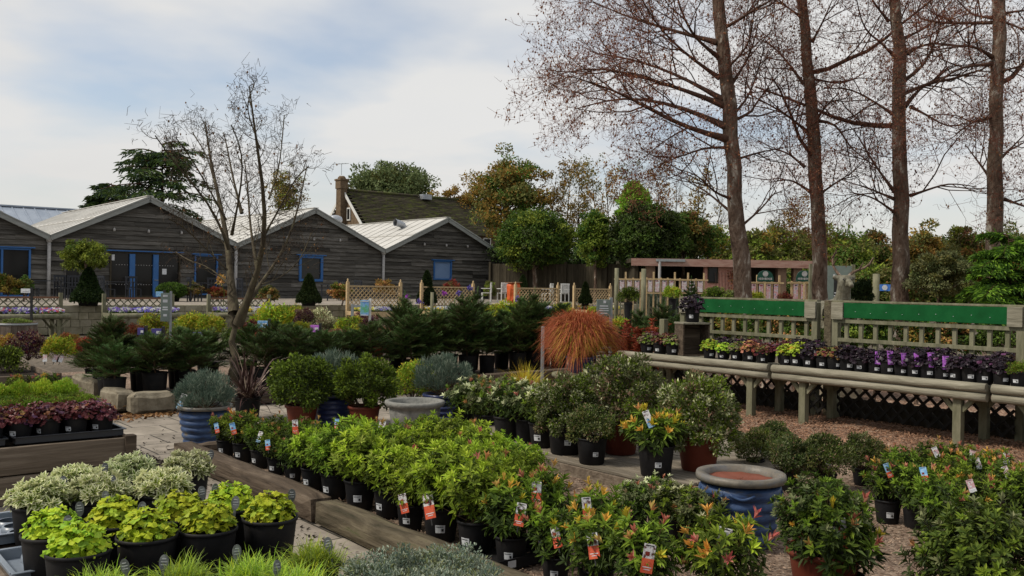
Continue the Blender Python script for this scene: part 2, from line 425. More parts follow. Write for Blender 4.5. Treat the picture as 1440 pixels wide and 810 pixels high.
# wood, bark
M['bark'] = noisemat('alder_bark', [(.045, .03, .022), (.13, .088, .064), (.17, .125, .095), (.4, .36, .3)], 6, .92, .1, 1.0, (1, 1, .4), pos=[.33, .47, .56, .64], detail=10, dist=.6, bscale=22)
M['twig'] = plain('dark_twig', (.085, .048, .034), .85, .1)
M['twigred'] = plain('reddish_twig', (.17, .062, .042), .85, .1)
M['bark2'] = noisemat('grey_green_bark', [(.035, .028, .02), (.08, .066, .045), (.12, .11, .065)], 11, .9, .1, .5, (1, 1, .5))
M['twigl'] = plain('grey_brown_twig', (.06, .044, .032), .85, .1)
M['stem'] = plain('brown_stem', (.08, .05, .03), .8, .1)
M['sleeper'] = noisemat('old_sleeper_oak', [(.035, .027, .02), (.085, .064, .046), (.155, .122, .09)], 5, .9, .12, .6, (.35, 3, 3), island=.12, dist=.6)
M['mossy'] = noisemat('mossy_sleeper', [(.035, .032, .02), (.075, .062, .042), (.125, .105, .07), (.06, .07, .028)], 5, .92, .1, .6, (.4, 2.5, 2.5), island=.1, dist=.4)
M['bedboard'] = noisemat('weathered_bed_board', [(.075, .058, .042), (.15, .118, .088), (.23, .19, .145)], 4, .85, .15, .4, (.25, 3, 4), island=.12, dist=.8)
M['deck'] = noisemat('grey_deck_board', [(.1, .085, .065), (.18, .155, .12), (.25, .22, .18)], 5, .85, .15, .4, (3, .3, 3), island=.18, dist=.5)
M['rail'] = noisemat('grey_half_round_rail', [(.14, .13, .095), (.22, .205, .155), (.31, .29, .23)], 6, .85, .15, .4, (3, .35, 3), island=.08, dist=.4)
M['trellis'] = noisemat('green_grey_trellis', [(.1, .1, .06), (.16, .155, .1), (.23, .215, .15)], 6, .85, .15, .3, (2, 2, .5), island=.15)
M['trellisnew'] = noisemat('pale_new_trellis', [(.33, .235, .125), (.45, .33, .18), (.55, .42, .26)], 6, .8, .15, .2, (2, 2, 2), island=.12)
M['trellisred'] = noisemat('russet_capping', [(.16, .085, .05), (.24, .13, .08)], 6, .8, .15, .2, (.4, 2, 2))
M['darkfence'] = noisemat('dark_close_board', [(.025, .021, .014), (.045, .038, .026), (.06, .052, .036)], 4, .9, .1, .3, (3, 3, .4), island=.25)
M['underboard'] = noisemat('dark_lattice', [(.02, .02, .018), (.035, .032, .028)], 6, .9, .1, .2)
M['cladding'] = noisemat('weatherboard', [(.04, .037, .033), (.082, .077, .069), (.14, .132, .12)], 3, .9, .1, .5, (.35, 3, 4), island=.55, dist=.6)
M['barge'] = noisemat('weathered_barge_board', [(.19, .2, .19), (.27, .28, .27)], 4, .75, .2, .2, (.4, 2, 2))
M['roof'] = noisemat('pale_metal_roof', [(.36, .35, .32), (.46, .45, .42), (.54, .53, .5)], 1.6, .6, .3, .1, (1, .2, 1), detail=8)
M['roofblue'] = noisemat('blue_grey_metal_roof', [(.2, .24, .3), (.3, .34, .4)], 1.2, .5, .4, .1)
M['tileroof'] = noisemat('mossy_tile', [(.022, .02, .015), (.05, .043, .03), (.055, .06, .02), (.075, .085, .02)], 1.1, .9, .1, .3, detail=9, pos=[.3, .48, .58, .72], island=.25)
M['stone'] = noisemat('rough_limestone', [(.1, .085, .06), (.19, .165, .12), (.27, .24, .18)], 6, .9, .12, .6, pos=[.28, .5, .72], island=.15)
M['wallstone'] = noisemat('terrace_wall_stone', [(.17, .155, .1), (.28, .255, .18), (.36, .33, .26)], 3, .9, .1, .5, island=.12)
M['housestone'] = noisemat('house_stone', [(.08, .055, .035), (.13, .092, .058), (.17, .13, .085)], 4, .9, .1, .4, island=.1)
M['pinkwall'] = noisemat('pink_brick', [(.4, .17, .13), (.5, .26, .2), (.54, .33, .26)], 9, .9, .1, .3)
M['sandwall'] = noisemat('sandy_render', [(.16, .1, .07), (.22, .15, .1)], 5, .9, .1, .2)
M['fascia'] = noisemat('faded_pink_fascia', [(.24, .13, .1), (.33, .2, .16), (.37, .26, .21)], 5, .9, .1, .2, (.4, 2, 2))
M['concrete'] = noisemat('stone_ware', [(.11, .115, .105), (.18, .18, .165), (.25, .245, .22)], 12, .85, .2, .3)
M['blue'] = noisemat('blue_glaze', [(.02, .022, .028), (.018, .042, .11), (.04, .075, .16), (.11, .095, .07)], 6, .5, .3, .1, (1, 1, 2.5))
M['bluerim'] = noisemat('worn_glaze_rim', [(.06, .062, .06), (.14, .122, .095), (.09, .1, .12)], 9, .5, .4, .2)
M['bluedk'] = noisemat('dark_blue_glaze', [(.012, .018, .06), (.022, .034, .11), (.05, .06, .12)], 7, .35, .5, .1)
M['terra'] = noisemat('terracotta_plastic', [(.09, .018, .009), (.125, .026, .013), (.15, .036, .018)], 5, .6, .3, .05)
M['pot'] = noisemat('black_pot_plastic', [(.006, .006, .007), (.011, .011, .012), (.016, .015, .015), (.03, .026, .021)], 7, .6, .18, .05, pos=[.3, .5, .62, .8], detail=9)
M['tray'] = noisemat('grey_blue_tray_plastic', [(.015, .017, .022), (.03, .034, .042)], 3, .35, .5, 0)
M['traylt'] = noisemat('pale_tray_plastic', [(.12, .15, .19), (.2, .23, .27)], 3, .35, .5, 0)
M['soil'] = noisemat('dark_compost', [(.012, .009, .007), (.03, .022, .016)], 30, .95, .1, .8)
M['white'] = plain('white_card', (.6, .62, .64), .5)
M['whitepaint'] = plain('white_paint', (.6, .6, .57), .5)
M['ink'] = plain('printed_black', (.02, .02, .02), .5)
M['tagred'] = noisemat('red_tag_card', [(.5, .05, .02), (.6, .14, .06)], 30, .5, .3, 0)
M['tagblue'] = noisemat('blue_tag_card', [(.06, .22, .5), (.2, .4, .62), (.5, .6, .66)], 26, .5, .3, 0)
M['tagphoto'] = noisemat('tag_photo', [(.08, .015, .015), (.5, .5, .5), (.62, .6, .6)], 42, .5, .3, 0, pos=[.4, .5, .6])
M['tagpurple'] = noisemat('purple_tag_photo', [(.14, .03, .3), (.42, .12, .55), (.55, .3, .6)], 55, .5, .3, 0)
M['slate'] = noisemat('grey_spade_label', [(.07, .075, .08), (.12, .125, .13), (.22, .23, .23)], 34, .45, .4, 0, pos=[.35, .52, .66])
M['signblue'] = noisemat('blue_sign_print', [(.05, .14, .5), (.2, .4, .65), (.08, .35, .1), (.6, .64, .6)], 7, .4, .4, 0, pos=[.3, .45, .6, .7])
M['signviolet'] = plain('violet_sign', (.06, .05, .2), .4)
M['signgrey'] = noisemat('grey_green_sign', [(.13, .17, .15), (.2, .24, .21)], 5, .5, .4, 0)
M['signgreen'] = plain('dark_green_sign', (.01, .06, .04), .4)
M['poster'] = noisemat('rose_poster', [(.5, .5, .48), (.5, .16, .2), (.55, .5, .48), (.2, .14, .3)], 11, .5, .3, 0, pos=[.36, .45, .54, .68])
M['posterlt'] = noisemat('pale_poster', [(.55, .55, .55), (.5, .25, .28), (.58, .57, .56)], 9, .5, .3, 0, pos=[.42, .5, .56])
M['greenboard'] = noisemat('green_painted_board', [(.003, .055, .013), (.004, .072, .018), (.008, .09, .024)], 3, .75, .12, .05, (.3, 2, 2))
M['bluepaint'] = noisemat('blue_paint', [(.02, .09, .26), (.03, .12, .32)], 3, .5, .35, .05)
M['bluepanel'] = noisemat('pale_blue_blind', [(.12, .2, .36), (.16, .25, .42)], 1.5, .4, .4, 0)
M['glass'] = glassmat('dark_glass', (.012, .012, .012), .08)
M['glasslt'] = glassmat('window_glass', (.03, .03, .028), .06)
M['zinc'] = noisemat('zinc_pipe', [(.28, .3, .33), (.42, .44, .47)], 5, .4, .5, 0, metal=.6)
M['galv'] = noisemat('galvanised_steel', [(.22, .24, .25), (.32, .34, .34)], 8, .5, .5, 0, metal=.3)
M['downpipe'] = plain('pale_downpipe', (.36, .35, .34), .5)
M['iron'] = plain('dark_iron', (.015, .018, .025), .5, .4)
M['orangep'] = plain('orange_plastic', (.5, .09, .02), .5)
M['bronzemetal'] = noisemat('verdigris_bronze', [(.06, .055, .04), (.14, .13, .09), (.2, .2, .16)], 14, .6, .4, .3)
M['barrel'] = noisemat('barrel_stave', [(.06, .04, .03), (.11, .085, .065), (.16, .135, .11)], 5, .85, .2, .3, (2, 2, .4), island=.2)
# ground
M['mulch'] = chipmat('bark_chips', [(.09, .045, .028), (.19, .105, .068), (.28, .17, .115), (.42, .31, .23), (.13, .075, .05)], 34)
M['gravel'] = chipmat('bed_gravel', [(.09, .06, .04), (.2, .14, .1), (.29, .22, .165), (.14, .09, .065)], 42)
M['ground'] = chipmat('yard_ground', [(.07, .058, .042), (.12, .098, .074), (.16, .135, .105)], 20, bump=.3, mott=.25)
M['chip'] = noisemat('chip', [(.14, .075, .045), (.28, .165, .105)], 6, .9, .1, 0, island=.6)
M['paving'] = pavemat('paving_slabs')
# ------------------------------------------------------------------ foliage makers (mesh data, origin at the soil line)
def dome_dirs(n, rng, lo=-.1):
    """even directions over a dome; lo = lowest sine of elevation"""
    i = np.arange(n) + .5
    z = 1 - (1 - lo) * i / n; ph = i * 2.39996 + rng.uniform(0, 6)
    r = np.sqrt(np.maximum(1 - z * z, 0))
    D = np.stack([r * np.cos(ph), r * np.sin(ph), z], 1) + rng.normal(0, .13, (n, 3))
    return nrm(D)

def whorl(mb, P, A, rng, n, L, W, lo, hi, mat, k=2, fold=.3, curl=.18):
    """n leaves round each shoot tip P with axis A, opening lo..hi radians from the axis"""
    m = len(P)
    if not m: return
    A = nrm(A); ref = np.where(np.abs(A[:, 2:3]) > .9, [[1.0, 0, 0]], [[0, 0, 1.0]])
    X = nrm(np.cross(A, ref)); Y = np.cross(A, X)
    ph = (np.arange(n) * 2 * PI / n)[None] + rng.uniform(0, 6, (m, 1)) + rng.normal(0, .25, (m, n))
    op = rng.uniform(lo, hi, (m, n))
    out = X[:, None] * np.cos(ph)[..., None] + Y[:, None] * np.sin(ph)[..., None]
    D = A[:, None] * np.cos(op)[..., None] + out * np.sin(op)[..., None]
    N = A[:, None] * np.sin(op)[..., None] - out * np.cos(op)[..., None]
    Pp = (P[:, None] + A[:, None] * rng.uniform(-.012, .012, (m, n, 1))).reshape(-1, 3)
    mb.leaves(Pp, D.reshape(-1, 3), N.reshape(-1, 3), (L * rng.uniform(.7, 1.2, (m, n))).ravel(), (W * rng.uniform(.8, 1.2, (m, n))).ravel(), mat, k, fold, curl)

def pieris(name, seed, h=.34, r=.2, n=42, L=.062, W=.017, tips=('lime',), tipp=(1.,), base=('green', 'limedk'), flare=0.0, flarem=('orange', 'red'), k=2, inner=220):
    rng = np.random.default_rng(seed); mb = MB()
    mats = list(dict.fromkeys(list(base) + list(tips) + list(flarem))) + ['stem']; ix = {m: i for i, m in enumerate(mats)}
    D = dome_dirs(n, rng, -.25); c = np.array([0, 0, h * .42])
    R = np.stack([np.full(n, r), np.full(n, r), np.full(n, h * .58)], 1) * rng.uniform(.68, 1.16, (n, 1))
    T = c + D * R; T[:, 2] = np.maximum(T[:, 2], .02)
    A = nrm(D * [1, 1, .6] + [0, 0, .75])
    B = np.stack([rng.normal(0, .012, n), rng.normal(0, .012, n), np.zeros(n)], 1)
    mid = B * .4 + T * .6 - A * r * .25; mid[:, 2] = np.maximum(mid[:, 2], .0)
    mb.tubes(np.stack([B, mid, T], 1), np.tile([.004, .0028, .0018], (n, 1)), 3, ix['stem'])
    fl = (rng.random(n) < flare) & (T[:, 2] > h * .4)
    tsel = rng.choice(len(tips), n, p=tipp)
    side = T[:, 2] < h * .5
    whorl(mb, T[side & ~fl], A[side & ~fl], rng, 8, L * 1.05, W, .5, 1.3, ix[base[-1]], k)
    for j, t in enumerate(tips):
        q = (tsel == j) & ~fl & ~side
        whorl(mb, T[q], A[q], rng, 9, L, W, .35, 1.15, ix[t], k)
        whorl(mb, T[q] - A[q] * .028, A[q], rng, 8, L * 1.12, W * 1.1, .8, 1.55, ix[t if j == 0 else base[-1]], k)
    if fl.any():
        which = rng.choice(len(flarem), n)
        for j, t in enumerate(flarem):
            q = fl & (which == j)
            Tq = T[q] + A[q] * .035
            whorl(mb, Tq, A[q], rng, 9, L * .92, W * .85, .08, .75, ix[t], k)
            whorl(mb, T[q], A[q], rng, 9, L * 1.15, W, .7, 1.4, ix[tips[0]], k)
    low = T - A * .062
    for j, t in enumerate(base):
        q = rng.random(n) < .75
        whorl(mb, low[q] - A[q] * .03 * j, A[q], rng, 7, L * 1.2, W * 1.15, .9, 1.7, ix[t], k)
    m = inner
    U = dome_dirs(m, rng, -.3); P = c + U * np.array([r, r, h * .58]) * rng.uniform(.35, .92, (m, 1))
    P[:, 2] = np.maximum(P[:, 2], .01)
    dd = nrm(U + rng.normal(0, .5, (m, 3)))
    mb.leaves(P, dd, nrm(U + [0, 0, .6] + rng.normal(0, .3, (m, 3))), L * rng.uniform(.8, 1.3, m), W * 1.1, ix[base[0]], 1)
    return mb.mesh(name, [M[m] for m in mats])

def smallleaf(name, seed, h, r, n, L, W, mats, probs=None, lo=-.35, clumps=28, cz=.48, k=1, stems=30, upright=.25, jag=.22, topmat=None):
    """dense small-leaved shrub: leaves gathered in clumps over an uneven dome, darker gaps between"""
    rng = np.random.default_rng(seed); mb = MB()
    c = np.array([0, 0, h * cz]); ax = np.array([r, r, h * (1 - cz)])
    CD = dome_dirs(clumps, rng, lo); CR_ = rng.uniform(1 - jag, 1.02, (clumps, 1)); lown = CD[:, 2] < -.1; CD[lown, :2] = nrm(CD[lown, :2]) * .93; CP = c + CD * ax * CR_
    ci = rng.integers(0, clumps, n); cr = 1.25 * r * math.sqrt(2.4 / clumps)
    off = rng.normal(0, 1, (n, 3)); off = nrm(off) * rng.uniform(.25, 1, (n, 1)) ** .6 * cr * rng.uniform(.6, 1.1, (clumps, 1))[ci]
    CI = (CP - c) * np.where(rng.random(clumps) < .22, .5, .93)[:, None] + c
    P = CI[ci] + off * [1, 1, .9]; P[:, 2] = np.maximum(P[:, 2], .005)
    out = nrm(nrm(off) * .7 + CD[ci] * .8 + [0, 0, upright])
    D = nrm(out + rng.normal(0, .55, (n, 3)) + [0, 0, upright])
    N = nrm(out + [0, 0, .5] + rng.normal(0, .35, (n, 3)))
    sel = rng.choice(len(mats), n, p=probs)
    cm = rng.choice(len(mats), clumps, p=probs)
    sel = np.where(rng.random(n) < .35, cm[ci], sel)
    names = list(mats)
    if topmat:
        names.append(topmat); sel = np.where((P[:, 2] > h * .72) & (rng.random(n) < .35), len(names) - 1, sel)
    for j in range(len(names)):
        q = sel == j
        mb.leaves(P[q], D[q], N[q], L * rng.uniform(.7, 1.3, q.sum()), W * rng.uniform(.8, 1.2, q.sum()), j, k)
    B = np.stack([rng.normal(0, .02 * r, stems), rng.normal(0, .02 * r, stems), np.zeros(stems)], 1)
    E = CP[rng.integers(0, clumps, stems)]; Mi = B * .5 + E * .5; Mi[:, 2] *= .8
    names.append('stem'); rr = max(.0025, r * .012)
    mb.tubes(np.stack([B, Mi, E], 1), np.tile([rr * 1.6, rr, rr * .5], (stems, 1)), 3, len(names) - 1)
    return mb.mesh(name, [M[m] for m in names])

def variegated(name, seed, h, r, n=60, L=.05, W=.02, inner='sage', outer='cream', k=2, per=8):
    """whorls of leaves with a pale margin round a green middle"""
    rng = np.random.default_rng(seed); mb = MB()
    D = dome_dirs(n, rng, -.15); T = np.array([0, 0, h * .35]) + D * np.array([r, r, h * .65]) * rng.uniform(.7, 1.08, (n, 1)); T[:, 2] = np.maximum(T[:, 2], .01)
    A = nrm(D + [0, 0, .6])
    for lev, (lo, hi, LL) in enumerate(((.25, .9, .85), (.8, 1.45, 1.1))):
        m = n; ref = np.where(np.abs(A[:, 2:3]) > .9, [[1.0, 0, 0]], [[0, 0, 1.0]])
        X = nrm(np.cross(A, ref)); Y = np.cross(A, X)
        ph = (np.arange(per) * 2 * PI / per)[None] + rng.uniform(0, 6, (m, 1)); op = rng.uniform(lo, hi, (m, per))
        out = X[:, None] * np.cos(ph)[..., None] + Y[:, None] * np.sin(ph)[..., None]
        Dd = (A[:, None] * np.cos(op)[..., None] + out * np.sin(op)[..., None]).reshape(-1, 3)
        N = (A[:, None] * np.sin(op)[..., None] - out * np.cos(op)[..., None]).reshape(-1, 3)
        P = np.repeat(T - A * .02 * lev, per, 0); Ls = L * LL * rng.uniform(.75, 1.2, m * per)
        mb.leaves(P, Dd, N, Ls, W, 0, k, .25, .2)
        mb.leaves(P + N * .0025 + Dd * .004, Dd, N, Ls * .78, W * .36, 1, k, .25, .2)
    m = n * 4; U = dome_dirs(m, rng, -.2); P = np.array([0, 0, h * .3]) + U * np.array([r, r, h * .6]) * rng.uniform(.3, .85, (m, 1)); P[:, 2] = np.maximum(P[:, 2], .005)
    mb.leaves(P, U + rng.normal(0, .4, (m, 3)), nrm(U + [0, 0, .5]), L, W, 2, 1)
    return mb.mesh(name, [M[outer], M[inner], M['green']])

def lobedplant(name, seed, h, r, n, R, mats, probs=None, lobes=5, stemmat='stem', stack=0.0):
    """heuchera-like mound of rounded lobed leaves on stalks"""
    rng = np.random.default_rng(seed); mb = MB()
    D = dome_dirs(n, rng, -.12); T = np.array([0, 0, h * .2]) + D * np.array([r, r, h * .8]) * (rng.uniform(.45, 1.05, (n, 1)) ** .7); T[:, 2] = np.maximum(T[:, 2], .008)
    hz = D.copy(); hz[:, 2] = 0; hz = nrm(hz + rng.normal(0, .3, (n, 3)) * [1, 1, 0])
    N = nrm(D * .75 + [0, 0, .8] + rng.normal(0, .28, (n, 3)))
    out = nrm(hz - N * (hz * N).sum(1, keepdims=True))
    sel = rng.choice(len(mats), n, p=probs)
    for j in range(len(mats)):
        q = sel == j
        if q.any(): mb.lobed(T[q], out[q], N[q], R * rng.uniform(.65, 1.15, q.sum()), j, lobes, rng)
    m = n // 2
    B = np.zeros((m, 3)) + rng.normal(0, .01, (m, 3)) * [1, 1, 0]; Mi = T[:m] * .6; Mi[:, 2] = T[:m, 2] * .75
    mb.tubes(np.stack([B, Mi, T[:m] - N[:m] * .004], 1), np.full((m, 3), .0018), 3, len(mats))
    return mb.mesh(name, [M[t] for t in mats] + [M[stemmat]])

def grassy(name, seed, n, L, W, mats, probs=None, lo=.25, droop=.5, spread=.03, seg=4):
    rng = np.random.default_rng(seed); mb = MB()
    D = dome_dirs(n, rng, lo); P = rng.normal(0, spread, (n, 3)) * [1, 1, 0]
    sel = rng.choice(len(mats), n, p=probs)
    for j in range(len(mats)):
        q = sel == j
        mb.blades(P[q], D[q], L * rng.uniform(.6, 1.15, q.sum()), W, droop * rng.uniform(.6, 1.3, q.sum()), seg, j, rng)
    return mb.mesh(name, [M[t] for t in mats])

def firtree(name, seed, h, r, tiers=9, per=6, step=.0155, nl=.032, nw=.011):
    rng = np.random.default_rng(seed); mb = MB()
    segs = []; rad = []; twig = []
    for t in range(tiers):
        f = t / (tiers - 1); z = h * (.1 + .83 * f ** .92) + rng.normal(0, .02 * h)
        L = r * (1 - f) ** .66 * rng.uniform(.85, 1.1) + .05 * r + .02
        for q in range(per if f < .8 else 4):
            a = q * 2 * PI / per + t * .9 + rng.normal(0, .18); el = .2 + .6 * f + rng.normal(0, .16)
            d = np.array([math.cos(a) * math.cos(el), math.sin(a) * math.cos(el), math.sin(el)]); Lq = L * rng.uniform(.82, 1.12)
            p0 = np.array([0, 0, z]); p1 = p0 + d * Lq + [0, 0, Lq * .06]
            twig.append((p0, p1)); segs.append((p0 + d * Lq * .12, p1, t))
            sd = nrm(np.cross(d, [0, 0, 1.0])); nb = max(2, int(Lq / .05))
            for b in range(nb):
                fb = .22 + .74 * b / nb; base = p0 + (p1 - p0) * fb; lb = (1 - fb * .75) * Lq * .55
                for sg in (-1, 1):
                    dd = nrm(d * .62 + sd * sg * .75 + [0, 0, rng.normal(.12, .22)])
                    segs.append((base, base + dd * lb * rng.uniform(.75, 1.15), t)); twig.append((base, segs[-1][1]))
    segs.append((np.array([0, 0, h * .9]), np.array([0, 0, h * 1.06]), tiers))
    P, D, N, new = [], [], [], []
    for p0, p1, t in segs:
        ln = np.linalg.norm(p1 - p0); m = max(2, int(ln / step)); d = (p1 - p0) / ln
        s = np.linspace(0, 1, m)[:, None]; sd = nrm(np.cross(d, [0.02, 0.01, 1.0])); up = np.cross(sd, d)
        for k, (ca, cb) in enumerate(((1, .25), (-1, .25), (.35, .9))):
            P.append(p0 + (p1 - p0) * s + d * step * .3 * k); D.append(np.tile(d * .75 + sd * ca * .75 + up * cb * .6, (m, 1)) + rng.normal(0, .12, (m, 3)))
            N.append(np.tile(up + sd * .1, (m, 1))); new.append((s[:, 0] > .72) & (rng.random(m) < .45))
    P = np.concatenate(P); D = np.concatenate(D); N = np.concatenate(N); new = np.concatenate(new); n = len(P)
    for j, q in enumerate((~new, new)):
        mb.leaves(P[q], D[q], N[q], nl * rng.uniform(.8, 1.2, q.sum()), nw, j, 1, .1, .05)
    tw = np.array(twig); mb.tubes(tw, np.tile([.004, .002], (len(tw), 1)), 3, 2)
    mb.tubes(np.array([[0, 0, -.02], [0, 0, h * .5], [0, 0, h]]), np.array([.014, .009, .003]), 6, 2)
    return mb.mesh(name, [M['fir'], M['firnew'], M['stem']])

# ------------------------------------------------------------------ pots, labels, tags
def pot_mesh(name, rt, rb, h, mat, wall=.004, lip=.012, seg=28, ribs=0, soil=None, rimmat=None, liph=.02):
    """a pot as a lathe: outside, rolled lip, inside wall and floor; origin at its base centre"""
    mb = MB()
    if ribs:
        prof = [(rb * .96, 0), (rb, .012)]
        zz = np.linspace(.06 * h, .80 * h, ribs * 6)
        for i, z in enumerate(zz): prof.append((rb + (rt - rb) * (z / h) ** .75 + .017 * abs(math.sin(i * PI / 6)), z))
        prof += [(rt * .965, h * .88), (rt * .97, h - liph * 1.4)]
    else:
        prof = [(rb * .95, 0), (rb, .006), (rb + (rt - rb) * .82, h * .82), (rt - .002, h - liph)]
    mb.lathe(prof, seg, mat=0, closed=False)
    mb.lathe([(rt - .002, h - liph), (rt + lip, h - liph * .95), (rt + lip * 1.25, h - liph * .5), (rt + lip, h - .001), (rt + lip * .2, h), (rt - wall, h - .004), (rt - wall - .004, h - liph)], seg, mat=1, closed=False)
    mb.lathe([(rt - wall - .004, h - liph), (rb - wall + (rt - rb) * .5, h * .45), (rb - wall, .015), (.001, .014)], seg, mat=0, closed=False)
    return mb.mesh(name, [mat, rimmat or mat])

def disc(name, r, z, mat, seg=20, bumpy=.006, seed=1):
    rng = np.random.default_rng(seed); mb = MB()
    rr = np.linspace(0.001, r, 5)
    th = np.arange(seg) * 2 * PI / seg
    V = np.stack([rr[:, None] * np.cos(th), rr[:, None] * np.sin(th), z + rng.normal(0, bumpy, (5, seg))], -1).reshape(-1, 3)
    i = np.arange(4)[:, None] * seg; j = np.arange(seg)[None]; j2 = (j + 1) % seg
    mb.add(V, np.stack([i + j, i + seg + j, i + seg + j2, i + j2], -1).reshape(-1, 4), 0, True)
    return mb.mesh(name, mat)

def patch(mb, rt, rb, h, z0, z1, ang, mat, a0=0.0, out=.0015):
    """a sticker wrapped on the side of a pot, centred on angle a0"""
    t = np.linspace(a0 - ang, a0 + ang, 5); V = []
    for z in (z0, z1):
        r = rb + (rt - rb) * z / h + out
        V += [(r * math.cos(x), r * math.sin(x), z) for x in t]
    mb.add(V, [[i, i + 1, i + 6, i + 5] for i in range(4)], mat)

def price_mesh(name, rt, rb, h, zc=.4, wide=.024, tall=.042):
    mb = MB(); r = rb + (rt - rb) * zc; w = wide / r
    patch(mb, rt, rb, h, h * zc - tall / 2, h * zc + tall / 2, w, 0)
    patch(mb, rt, rb, h, h * zc - tall * .3, h * zc + tall * .06, w * .24, 1, w * .5, .0024)
    patch(mb, rt, rb, h, h * zc + tall * .24, h * zc + tall * .34, w * .75, 1, -w * .1, .0024)
    return mb.mesh(name, [M['white'], M['ink']])

def card_mesh(name, w=.066, h=.152, top='tagphoto', bot='tagred', split=.5, stem=.04):
    """flat plant card on a thin stalk, origin at the stalk's foot, facing -y"""
    mb = MB(); t = .0016
    mb.box((0, 0, stem + h * split / 2), (w, t, h * split), mat=1)
    mb.box((0, 0, stem + h * split + h * (1 - split) / 2), (w, t * .9, h * (1 - split)), mat=0)
    mb.box((0, .0012, stem / 2 + .01), (.008, t, stem + .02), mat=3)
    mb.box((0, -.0012, stem + h * .94), (w * .7, .0012, h * .035), mat=3)
    mb.box((-w * .12, -.0012, stem + h * (split + .16)), (w * .34, .0012, h * .14), mat=4)
    mb.box((0, -.0012, stem + h * .2), (w * .74, .0012, h * .03), mat=2); mb.box((0, -.0012, stem + h * .12), (w * .5, .0012, h * .025), mat=2)
    return mb.mesh(name, [M[top], M[bot], M['white'], M['ink'], M['crimson' if bot == 'tagred' else bot]])

def spade_mesh(name):
    """grey spade-headed label on a stalk"""
    mb = MB(); th = np.linspace(0, 2 * PI, 18, endpoint=False); w, hh = .019, .034
    x = np.cos(th) * w * (1 + .12 * np.sin(th)); z = .115 + np.sin(th) * hh
    V = [(a, -.001, b) for a, b in zip(x, z)] + [(a, .001, b) for a, b in zip(x, z)]
    n = 18; mb.add(V, [list(range(n))], 0); mb.more([list(range(n, 2 * n))[::-1]], 0, 0); mb.more([[i, i + n, (i + 1) % n + n, (i + 1) % n] for i in range(n)], 0, 0)
    mb.box((0, 0, .035), (.012, .0018, .09), mat=0)
    for zz, ww in ((.132, .016), (.12, .024), (.108, .022)): mb.box((0, -.0017, zz), (ww, .001, .002), mat=1)
    return mb.mesh(name, [M['slate'], M['white']])

POTS = {
    'p5': dict(rt=.112, rb=.088, h=.205), 'p3': dict(rt=.095, rb=.074, h=.165), 'p1': dict(rt=.065, rb=.05, h=.115),
    'big': dict(rt=.165, rb=.135, h=.28), 'fir': dict(rt=.165, rb=.14, h=.36), 'wide': dict(rt=.128, rb=.108, h=.2),
}
PM = {k: pot_mesh('black_pot', mat=M['pot'], lip=.005, liph=.018, **v) for k, v in POTS.items()}
SM = {k: disc('compost', v['rt'] - .008, v['h'] - .022, M['soil'], seed=3) for k, v in POTS.items()}
LM = {k: price_mesh('price_label', zc=.42, wide=.026 if v['h'] < .18 else .029, tall=.036 if v['h'] < .18 else .048, **v) for k, v in POTS.items()}
CARD = card_mesh('plant_tag'); CARDB = card_mesh('plant_tag', .05, .125, 'tagphoto', 'tagblue', .3); CARDW = card_mesh('plant_tag', .055, .1, 'posterlt', 'white', .3)
CARDP = card_mesh('plant_tag', .07, .15, 'tagpurple', 'tagpurple', .3, .02); CARDBR = card_mesh('plant_tag', .055, .12, 'tagblue', 'tagred', .4)
SPADE = spade_mesh('spade_label')
FACE = math.atan2(-1, -.05)                 # the way a label turns to meet the path in front

def potted(name, label, cat, pos, kind, foliage, group=None, rz=None, scale=1.0, fz=None, price=True, card=None, cardpos=None, tilt=0.0, soil=True, fscale=1.0, fname='foliage', face=None, parts=True):
    rz = random.uniform(0, 6.28) if rz is None else rz
    t = thing(name, label, cat, pos, 0, group, scale)
    p = POTS[kind]
    pt = put('pot', PM[kind], t)
    if price:
        l = put('price_label', LM[kind], pt); l.rotation_euler = (0, 0, (face if face is not None else FACE) + random.uniform(-.5, .5))
    if soil: put('soil', SM[kind], t)
    fo = put(fname, foliage, t, (0, 0, p['h'] - .03 if fz is None else fz), rz, fscale); fo.rotation_euler = (random.uniform(-.09, .09), random.uniform(-.09, .09), rz)
    if card is not None:
        cp = cardpos or (random.uniform(-.05, .05), -p['rt'] * .7, p['h'] + .06)
        c = put('plant_tag', card, t, cp); c.rotation_euler = (random.uniform(-.45, -.1), tilt or random.uniform(-.35, .35), random.uniform(-.3, .3))
    return t

def copy_thing(root, loc, rz=None, label=None, scale=None, group=None):
    r = root.copy(); C.objects.link(r); r.location = [float(x) for x in loc]
    if rz is not None: r.rotation_euler = (0, 0, rz)
    if label: r['label'] = label
    if group: r['group'] = group
    if scale is not None: r.scale = (scale,) * 3
    for ch in list(root.children):
        c = ch.copy(); C.objects.link(c); c.parent = r
        for gch in list(ch.children):
            d = gch.copy(); C.objects.link(d); d.parent = c
    return r
# ------------------------------------------------------------------ ground and paths
def quad_ab(a0, a1, b0, b1, z, na=1, nb=1, amp=0.0, seed=0):
    mb = MB(); A = np.linspace(a0, a1, na + 1); B = np.linspace(b0, b1, nb + 1)
    V = [(a, b, z + (mnoise.noise(Vector((a * 1.7, b * 1.7, seed))) * amp if amp else 0)) for b in B for a in A]
    F = [[j * (na + 1) + i, j * (na + 1) + i + 1, (j + 1) * (na + 1) + i + 1, (j + 1) * (na + 1) + i] for j in range(nb) for i in range(na)]
    mb.add(V, F, 0, bool(amp)); return mb

